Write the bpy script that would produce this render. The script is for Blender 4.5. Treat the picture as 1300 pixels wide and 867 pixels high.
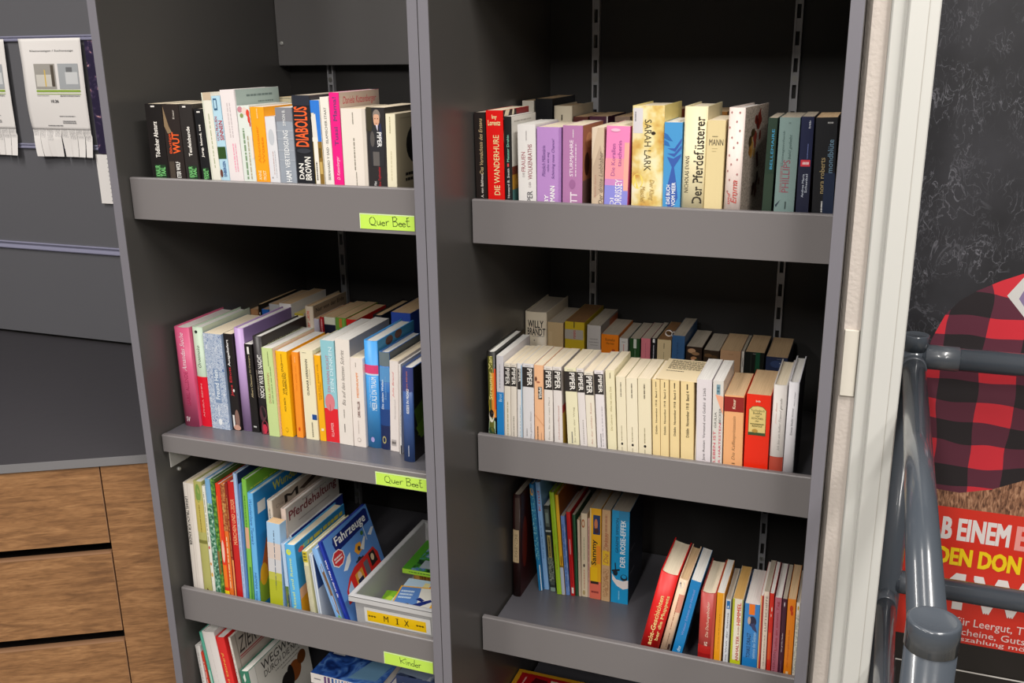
import bpy, bmesh, math, random
from mathutils import Vector, Matrix
for o in list(bpy.data.objects): bpy.data.objects.remove(o)
SC = bpy.context.scene; COL = SC.collection
R = math.radians
# ------------------------------------------------------------------ camera, world, light, exposure
cam = bpy.data.cameras.new('camera'); co = bpy.data.objects.new('camera', cam); COL.objects.link(co)
cam.sensor_fit = 'HORIZONTAL'; cam.sensor_width = 36.0
cam.lens = 1231.205 / 1300 * 36.0
cam.clip_start = .02
co.matrix_world = Matrix([[0.9369914, -0.0894732, 0.3377005, 0.6933045], [0.3491205, 0.2750238, -0.8958107, -1.4416401], [-0.0127246, 0.9572651, 0.2889319, 0.2547982], [0.0, 0.0, 0.0, 1.0]])
SC.camera = co
SC.view_settings.view_transform = 'Standard'; SC.view_settings.look = 'None'
SC.view_settings.gamma = 1.0; SC.view_settings.use_curve_mapping = False
SC.view_settings.exposure = -.11
w = bpy.data.worlds.new('shop_air'); SC.world = w; w.use_nodes = True
w.node_tree.nodes['Background'].inputs[0].default_value = (1.0, .965, .92, 1)
w.node_tree.nodes['Background'].inputs[1].default_value = .10
LIGHTS = [  # ceiling light strips of the shop: x, y, length x, length y, watts
    (-1.5, -1.05, .22, 1.5, 50), (.25, -1.05, .22, 1.5, 14), (1.3, -1.0, .22, 1.4, 56),
    (-1.5, -3.4, .22, 1.8, 66), (.25, -3.4, .22, 1.8, 80), (1.9, -3.4, .22, 1.8, 70)]
CEIL = 1.72; FLOOR = -1.40
# ------------------------------------------------------------------ helpers
def lin(h):
    if len(h) == 3: h = ''.join(c*2 for c in h)
    v = [int(h[i:i+2], 16)/255 for i in (0, 2, 4)]
    return [c/12.92 if c <= .04045 else ((c+.055)/1.055)**2.4 for c in v]
MATS = {}
def mat(name, col='808080', rough=.5, metal=0., spec=.5, coat=0., bump=0., bscale=200., emit=0., trans=0.):
    if name in MATS: return MATS[name]
    m = bpy.data.materials.new(name); m.use_nodes = True; nt = m.node_tree; b = nt.nodes['Principled BSDF']
    c = lin(col) if isinstance(col, str) else col
    b.inputs['Base Color'].default_value = (*c, 1); b.inputs['Roughness'].default_value = rough
    b.inputs['Metallic'].default_value = metal; b.inputs['Specular IOR Level'].default_value = spec
    b.inputs['Coat Weight'].default_value = coat
    if trans: b.inputs['Transmission Weight'].default_value = trans
    if emit:
        b.inputs['Emission Color'].default_value = (*c, 1); b.inputs['Emission Strength'].default_value = emit
    if bump:
        tc = nt.nodes.new('ShaderNodeTexCoord'); no = nt.nodes.new('ShaderNodeTexNoise'); bp = nt.nodes.new('ShaderNodeBump')
        no.inputs['Scale'].default_value = bscale; bp.inputs['Strength'].default_value = bump; bp.inputs['Distance'].default_value = .002
        nt.links.new(tc.outputs['Object'], no.inputs['Vector']); nt.links.new(no.outputs['Fac'], bp.inputs['Height']); nt.links.new(bp.outputs['Normal'], b.inputs['Normal'])
    MATS[name] = m; return m
def ramp_mat(name, kind, scale, stops, rough=.45, stretch=(1, 1, 1), detail=3., bump=0., dist=0.):
    if name in MATS: return MATS[name]
    m = bpy.data.materials.new(name); m.use_nodes = True; nt = m.node_tree; b = nt.nodes['Principled BSDF']
    b.inputs['Roughness'].default_value = rough
    tc = nt.nodes.new('ShaderNodeTexCoord'); mp = nt.nodes.new('ShaderNodeMapping'); mp.inputs['Scale'].default_value = stretch
    nt.links.new(tc.outputs['Object'], mp.inputs['Vector'])
    if kind == 'noise':
        t = nt.nodes.new('ShaderNodeTexNoise'); t.inputs['Scale'].default_value = scale; t.inputs['Detail'].default_value = detail
        t.inputs['Distortion'].default_value = dist; out = t.outputs['Fac']
    elif kind == 'voronoi':
        t = nt.nodes.new('ShaderNodeTexVoronoi'); t.inputs['Scale'].default_value = scale; out = t.outputs['Distance']
    else:
        t = nt.nodes.new('ShaderNodeTexWave'); t.inputs['Scale'].default_value = scale; t.bands_direction = kind[-1].upper()
        t.inputs['Distortion'].default_value = dist; out = t.outputs['Fac']
    nt.links.new(mp.outputs['Vector'], t.inputs['Vector'])
    cr = nt.nodes.new('ShaderNodeValToRGB'); els = cr.color_ramp.elements
    while len(els) < len(stops): els.new(.5)
    for e_, (p_, c_) in zip(els, stops): e_.position = p_; e_.color = (*lin(c_), 1)
    nt.links.new(out, cr.inputs['Fac']); nt.links.new(cr.outputs['Color'], b.inputs['Base Color'])
    if bump:
        bp = nt.nodes.new('ShaderNodeBump'); bp.inputs['Strength'].default_value = bump; bp.inputs['Distance'].default_value = .002
        nt.links.new(out, bp.inputs['Height']); nt.links.new(bp.outputs['Normal'], b.inputs['Normal'])
    MATS[name] = m; return m
def ink(h): return mat('ink_'+h, h, .42)
def obj(name, bm, mats, parent=None, smooth=False, bevel=0., recalc=True):
    me = bpy.data.meshes.new(name)
    if recalc: bmesh.ops.recalc_face_normals(bm, faces=bm.faces[:])
    bm.to_mesh(me); bm.free()
    for m in (mats if isinstance(mats, (list, tuple)) else [mats]): me.materials.append(m)
    o = bpy.data.objects.new(name, me); COL.objects.link(o)
    if parent: o.parent = parent
    if smooth:
        for p_ in me.polygons: p_.use_smooth = True
    if bevel:
        b = o.modifiers.new('bevel', 'BEVEL'); b.width = bevel; b.segments = 2; b.limit_method = 'ANGLE'; b.angle_limit = R(40)
    return o
def thing(name, label, cat, loc=(0, 0, 0), rot=(0, 0, 0), group=None):
    o = bpy.data.objects.new(name, None); COL.objects.link(o); o.empty_display_size = .05
    o.location = loc; o.rotation_euler = rot; o['label'] = label; o['category'] = cat
    if group: o['group'] = group
    return o
def tag(o, label=None, cat=None, group=None, kind=None):
    if label: o['label'] = label
    if cat: o['category'] = cat
    if group: o['group'] = group
    if kind: o['kind'] = kind
    return o
def box(bm, x0, x1, y0, y1, z0, z1, mi=0):
    v = [bm.verts.new((x, y, z)) for x in (x0, x1) for y in (y0, y1) for z in (z0, z1)]
    for f in ((0, 1, 3, 2), (4, 6, 7, 5), (0, 4, 5, 1), (2, 3, 7, 6), (0, 2, 6, 4), (1, 5, 7, 3)):
        bm.faces.new([v[i] for i in f]).material_index = mi
def prism(bm, pts, ax, a0, a1, mi=0):
    """extrude a 2D polygon along axis ax ('x','y','z')"""
    def P(p, a): return {'x': (a, p[0], p[1]), 'y': (p[0], a, p[1]), 'z': (p[0], p[1], a)}[ax]
    A = [bm.verts.new(P(p, a0)) for p in pts]; B = [bm.verts.new(P(p, a1)) for p in pts]; n = len(pts)
    bm.faces.new(A).material_index = mi; bm.faces.new(B[::-1]).material_index = mi
    for i in range(n): bm.faces.new([A[i], A[(i+1) % n], B[(i+1) % n], B[i]]).material_index = mi
def tube(bm, a, b, r0, r1=None, n=28, cap=True, mi=0):
    a = Vector(a); b = Vector(b); r1 = r0 if r1 is None else r1
    d = (b-a).normalized(); u = d.orthogonal().normalized(); v = d.cross(u)
    A = []; B = []
    for i in range(n):
        t = 2*math.pi*i/n; k = u*math.cos(t)+v*math.sin(t)
        A.append(bm.verts.new(a+k*r0)); B.append(bm.verts.new(b+k*r1))
    for i in range(n):
        f = bm.faces.new([A[i], A[(i+1) % n], B[(i+1) % n], B[i]]); f.smooth = True; f.material_index = mi
    if cap: bm.faces.new(A[::-1]).material_index = mi; bm.faces.new(B).material_index = mi
def lathe(bm, c, axis, prof, n=28):
    c = Vector(c); d = Vector(axis).normalized(); u = d.orthogonal().normalized(); v = d.cross(u); rings = []
    for (r, h) in prof:
        rings.append([bm.verts.new(c+d*h+(u*math.cos(2*math.pi*i/n)+v*math.sin(2*math.pi*i/n))*max(r, 1e-5)) for i in range(n)])
    for a, b in zip(rings, rings[1:]):
        for i in range(n): bm.faces.new([a[i], a[(i+1) % n], b[(i+1) % n], b[i]]).smooth = True
    bm.faces.new(rings[0][::-1]); bm.faces.new(rings[-1])
# ------------------------------------------------------------------ lettering: font outlines turned into flat meshes, normalised to their box
TXT = {}
def text2d(s, style='n'):
    k = (s, style)
    if k in TXT: return TXT[k]
    cu = bpy.data.curves.new('lettering', 'FONT'); cu.body = s; cu.resolution_u = 2; cu.size = 1.0
    cu.shear = .28 if style == 'i' else 0
    o = bpy.data.objects.new('lettering', cu); COL.objects.link(o)
    dg = bpy.context.evaluated_depsgraph_get(); me = bpy.data.meshes.new_from_object(o.evaluated_get(dg))
    vs = [(v.co.x, v.co.y) for v in me.vertices]; fs = [tuple(p_.vertices) for p_ in me.polygons]
    bpy.data.objects.remove(o); bpy.data.curves.remove(cu); bpy.data.meshes.remove(me)
    if not vs: TXT[k] = ([], [], 1); return TXT[k]
    st_ = {'b': ((0, 0), (.035, 0), (.0, .03), (.035, .03)), 'x': ((0, 0), (.045, 0), (.09, 0), (.0, .06), (.045, .06), (.09, .06), (.09, .03), (0, .03))}.get(style, ((0, 0), (.012, .008)))   # stroke weight: shifted copies
    n0 = len(vs); f0 = list(fs); v0_ = list(vs); vs = []; fs = []
    for q, (dx, dy) in enumerate(st_):
        vs += [(x+dx, y+dy) for x, y in v0_]; fs += [tuple(i+q*n0 for i in f) for f in f0]
    x0 = min(v[0] for v in vs); x1 = max(v[0] for v in vs); y0 = min(v[1] for v in vs); y1 = max(v[1] for v in vs)
    TXT[k] = ([((x-x0)/(x1-x0+1e-9), (y-y0)/(y1-y0+1e-9)) for x, y in vs], fs, n0)
    return TXT[k]
class Art:
    """flat printed shapes laid on a face given by fn(u, v, lift)"""
    def __init__(s, bm, fn, mats, seg=1): s.bm = bm; s.fn = fn; s.mats = mats; s.k = 0; s.seg = seg; s.aspect = 1.
    def mi(s, m):
        if m not in s.mats: s.mats.append(m)
        return s.mats.index(m)
    def lift(s): s.k += 1; return .00012 + .00003*s.k
    def rect(s, u0, v0, u1, v1, m, L=None):
        L = s.lift() if L is None else L; i = s.mi(m); n = s.seg if abs(u1-u0) > .3 else max(1, s.seg//2)
        for j in range(n):
            a = u0+(u1-u0)*j/n; b = u0+(u1-u0)*(j+1)/n
            s.bm.faces.new([s.bm.verts.new(s.fn(*q, L)) for q in ((a, v0), (b, v0), (b, v1), (a, v1))]).material_index = i
    def poly(s, pts, m):
        L = s.lift(); s.bm.faces.new([s.bm.verts.new(s.fn(u, v, L)) for u, v in pts]).material_index = s.mi(m)
    def disc(s, u, v, a, b, m):
        s.poly([(u+a*math.cos(2*math.pi*k/20), v+b*math.sin(2*math.pi*k/20)) for k in range(20)], m)
    def text(s, t, u0, v0, u1, v1, m, d='u', st='n'):
        vs, fs, n0 = text2d(t, st); L0 = s.lift(); i = s.mi(m); V = []
        for q_, (x, y) in enumerate(vs):
            L = L0+.00002*(q_//n0)
            if d == 'u': u = u1-(u1-u0)*y; v = v0+(v1-v0)*x      # reads upwards
            elif d == 'd': u = u0+(u1-u0)*y; v = v1-(v1-v0)*x    # reads downwards
            else: u = u0+(u1-u0)*x; v = v0+(v1-v0)*y
            V.append(s.bm.verts.new(s.fn(u, v, L)))
        s.k += len(vs)//max(1, n0)
        for f in fs:
            try: s.bm.faces.new([V[k] for k in f]).material_index = i
            except ValueError: pass
    def dashes(s, u0, v0, u1, v1, m, d='u', n=1):
        rnd = random.Random(int((u0*7+v0*13+u1*17+v1*29)*1e4)); L = s.lift()
        for row in range(n):
            p = 0.
            while p < 1:
                q = min(1, p+rnd.uniform(.03, .14))
                if d == 'h': h = (v1-v0)/n; s.rect(u0+(u1-u0)*p, v0+h*row+h*.2, u0+(u1-u0)*q, v0+h*row+h*.75, m, L)
                else: h = (u1-u0)/n; s.rect(u0+h*row+h*.2, v0+(v1-v0)*p, u0+h*row+h*.75, v0+(v1-v0)*q, m, L)
                p = q+rnd.uniform(.012, .03)
# ------------------------------------------------------------------ materials
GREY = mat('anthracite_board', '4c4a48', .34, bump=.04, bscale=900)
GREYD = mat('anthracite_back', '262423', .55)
STEEL = mat('shelf_upright_steel', 'a6a6aa', .4, .25)
BOARD = mat('shelf_floor_coating', '605f65', .3, bump=.03, bscale=700)
SHELF = mat('shelf_board_coating', '797576', .34, bump=.03, bscale=700)
def paper(k, a, b): return ramp_mat('page_edges_'+k, 'noise', 1., [(.3, a), (.62, b)], .85, (2600, 14, 14), 2.)
PAGES = {'w': paper('white', 'd6d2cc', 'f0ede8'), 'c': paper('cream', 'e4d4b6', 'f7e9d0'), 't': paper('tan', 'c8a47c', 'e0c096'),
         'g': paper('grey', 'a69a8a', 'c2b6a4'), 'k': paper('brown', '7a5632', '946a40'), 'y': paper('yellowish', 'b8a860', 'd2c27a'), 'k2': paper('ochre', 'c89a52', 'd8ac66')}
PAT = {'rose_paper': ramp_mat('speckled_rose_paper', 'noise', 420, [(.35, '8a7a6e'), (.5, 'c8b8aa'), (.7, 'dccdc0')]),
 'blue_floral': ramp_mat('blue_floral_paper', 'noise', 85, [(.36, '5a78aa'), (.45, 'e0e6ee'), (.52, '7a94bc'), (.59, 'd0dae6'), (.66, '6480b0')], dist=2.5),
 'yellow_haze': ramp_mat('yellow_haze_print', 'noise', 28, [(.32, 'cf9a48'), (.45, 'e4c878'), (.55, 'f2e6b4'), (.68, 'f4eed4')], .35),
 'leaf_teal': ramp_mat('teal_leaf_print', 'noise', 160, [(.4, '2a5a44'), (.52, '5a9a7a'), (.66, 'c0d8c8')]),
 'leaf_green': ramp_mat('green_leaf_print', 'noise', 140, [(.38, '2c5222'), (.52, '4f8a34'), (.68, '8ab04a')]),
 'mottle_red': ramp_mat('mottled_red_print', 'noise', 200, [(.4, '8a3a20'), (.6, 'c88a50')]),
 'mottle_blue': ramp_mat('mottled_blue_print', 'noise', 260, [(.42, '14689c'), (.56, '3a98b8'), (.66, 'a8d0d0')]),
 'mottle_grey': ramp_mat('mottled_grey_print', 'noise', 260, [(.4, '303830'), (.6, '8a9488')]),
 'mottle_tan': ramp_mat('mottled_tan_print', 'noise', 240, [(.42, 'a87a50'), (.6, 'd0ac80')]),
 'mottle_pale': ramp_mat('mottled_pale_print', 'noise', 240, [(.42, 'b0b4a8'), (.6, 'e4ddd0')]),
 'ruled': ramp_mat('ruled_print', 'wavez', 160, [(.4, 'e8e4c8'), (.6, '9a9878')])}
# ------------------------------------------------------------------ books
def book(row, bi, kind, x, y, T, H, D, th, col, pg, name, label, group, els, nb):
    z = FL[row]; lift = abs(math.sin(th))*T/2+.0002
    root = thing(name, label, 'book', (x, y, z+lift), (0, th, nb), group)
    cov = mat('cover_'+col, col, .38 if kind != 'b' else .3)
    hard = kind in 'hb'; t = min({'p': .0005, 'h': .0022, 'b': .0018}[kind], T*.18)
    bul = {'p': 0., 'h': min(.0045, T*.13), 'b': min(.0012, T*.08)}[kind]
    rc = min(.0012, T*.2)                       # rounded shoulders of a flat spine
    def yb(xx): return bul*(2*xx/T)**2
    # outline seen from above, from right fore edge round the spine to left fore edge
    N = 8 if hard else 3
    def outline(ins):
        a = T/2-ins
        pts = [(a, D), (a, bul+ins+rc)]
        xs = [a-rc*.3] + [a*(1-2*k/N) for k in range(1, N)] + [-(a-rc*.3)]
        for k, xx in enumerate(xs):
            pts.append((xx, ins+bul*(xx/a)**2+(rc*.25 if k in (0, len(xs)-1) else 0)))
        return pts+[(-a, bul+ins+rc), (-a, D)]
    bm = bmesh.new(); o_ = outline(0); i_ = outline(t); n = len(o_)
    V = {(s, zz): [bm.verts.new((p_[0], p_[1], zz)) for p_ in (o_ if s else i_)] for s in (0, 1) for zz in (0, H)}
    for k in range(n-1):
        sm = 1 < k < n-3
        for q, s in (([V[1, 0][k], V[1, 0][k+1], V[1, H][k+1], V[1, H][k]], sm), ([V[0, 0][k+1], V[0, 0][k], V[0, H][k], V[0, H][k+1]], False),
                  ([V[1, H][k], V[1, H][k+1], V[0, H][k+1], V[0, H][k]], False), ([V[1, 0][k+1], V[1, 0][k], V[0, 0][k], V[0, 0][k+1]], False)):
            bm.faces.new(q).smooth = s and kind == 'h'
    for k in (0, n-1): bm.faces.new([V[1, 0][k], V[1, H][k], V[0, H][k], V[0, 0][k]])
    bmesh.ops.recalc_face_normals(bm, faces=bm.faces[:])
    mats = [cov]
    S = Art(bm, lambda u, v, L: ((u-.5)*T, yb((u-.5)*T)-L, max(.0006, v*H) if v >= 0 else .0006), mats, 8 if hard else 1)
    Rr = Art(bm, lambda u, v, L: (T/2+L, bul+rc+.0006+u*(D-bul-rc-.0008), max(.0004, min(H-.0004, v*H))), mats)
    for e in els:
        A = S if e[1] == 'S' else Rr
        if e[0] == 'r': A.rect(e[2], e[3], e[4], e[5], ink(e[6]))
        elif e[0] == 'n': A.rect(e[2], e[3], e[4], e[5], PAT[e[6]])
        elif e[0] == 't': A.text(e[2], e[3], e[4], e[5], e[6], ink(e[7]), e[8], e[9])
        elif e[0] == 'l': A.dashes(e[2], e[3], e[4], e[5], ink(e[6]), e[7], e[8])
        elif e[0] == 'c': A.disc(e[2], e[3], e[4], e[5], ink(e[6]))
        elif e[0] == 'p': A.poly(e[2], ink(e[3]))
        elif e[0] == 'sign': fire_engine_cover(Rr)
    obj('cover', bm, mats, root, recalc=False)
    # page block
    bm = bmesh.new(); m_ = .003 if hard else .0004; g = t+.0001
    fy = D-(.004 if hard else .0003)
    pts = [(a, min(b, fy)) for a, b in outline(g)]
    pts[0] = (pts[0][0], fy); pts[-1] = (pts[-1][0], fy)
    if kind == 'h': pts += [(-(T/2-g)*.5, fy-.002), ((T/2-g)*.5, fy-.002)]
    prism(bm, pts, 'z', m_, H-m_)
    obj('page_block', bm, PAGES[pg], root)
    return root
def fire_engine_cover(A):
    """title plate, badge, clouds, aeroplane and red fire engine printed on the board book"""
    k = ink
    A.rect(.0, 0, .03, 1, k('1f36a0'))
    A.poly([(.2, .80), (.96, .83), (.97, .955), (.93, .975), (.2, .95), (.17, .9)], k('14246e'))
    A.text('Fahrzeuge', .22, .83, .9, .945, k('f4f4f2'), 'h', 'b')
    A.poly([(.19+.13*math.cos(R(22.5+45*i)), .745+.085*math.sin(R(22.5+45*i))) for i in range(8)], k('f0e8e4'))
    A.poly([(.19+.115*math.cos(R(22.5+45*i)), .745+.075*math.sin(R(22.5+45*i))) for i in range(8)], k('c83038'))
    A.dashes(.11, .715, .27, .775, k('f0e4e0'), 'h', 2)
    A.poly([(.2, .60), (.34, .69), (.42, .71), (.38, .63), (.27, .58)], k('e6eaee'))
    A.poly([(.84, .72), (.95, .76), (1., .745), (.9, .69)], k('e6eaee'))
    A.poly([(.5, .68), (.56, .73), (.66, .72), (.66, .64), (.55, .62)], k('f0a428')); A.disc(.6, .67, .03, .025, k('22304a'))
    A.poly([(.62, .66), (.76, .74), (.78, .72), (.68, .62)], k('e8e8e6')); A.disc(.74, .78, .03, .022, k('4a7a3a')); A.rect(.79, .68, .805, .84, k('d0dcea'))
    A.poly([(0.1, 0.286), (0.136, 0.412), (0.256, 0.503), (0.4, 0.552), (0.856, 0.58), (0.916, 0.496), (0.916, 0.342), (0.58, 0.3)], k('d62a22'))
    A.poly([(0.148, 0.321), (0.172, 0.412), (0.268, 0.468), (0.28, 0.342)], k('a9c8e6')); A.poly([(0.364, 0.342), (0.364, 0.482), (0.532, 0.496), (0.532, 0.349)], k('e0a038'))
    A.disc(0.448, 0.44, .04, .04, k('e8c8a8')); A.poly([(0.388, 0.349), (0.388, 0.412), (0.508, 0.419), (0.508, 0.349)], k('28304a'))
    A.poly([(0.58, 0.356), (0.58, 0.517), (0.676, 0.524), (0.676, 0.363)], k('6a6a72')); A.poly([(0.724, 0.412), (0.724, 0.552), (0.844, 0.552), (0.868, 0.426)], k('2a2420')); A.disc(0.784, 0.496, .035, .035, k('e8d0a8'))
    A.rect(0.46, 0.566, 0.628, 0.583, k('2a2a34')); A.poly([(0.496, 0.583), (0.58, 0.583), (0.556, 0.601), (0.52, 0.601)], k('2a2a34'))
    A.disc(.24, .29, .055, .035, k('22222a')); A.poly([(0.04, .0), (.3, .02), (.25, .1), (.04, .06)], k('7ab040'))
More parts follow.
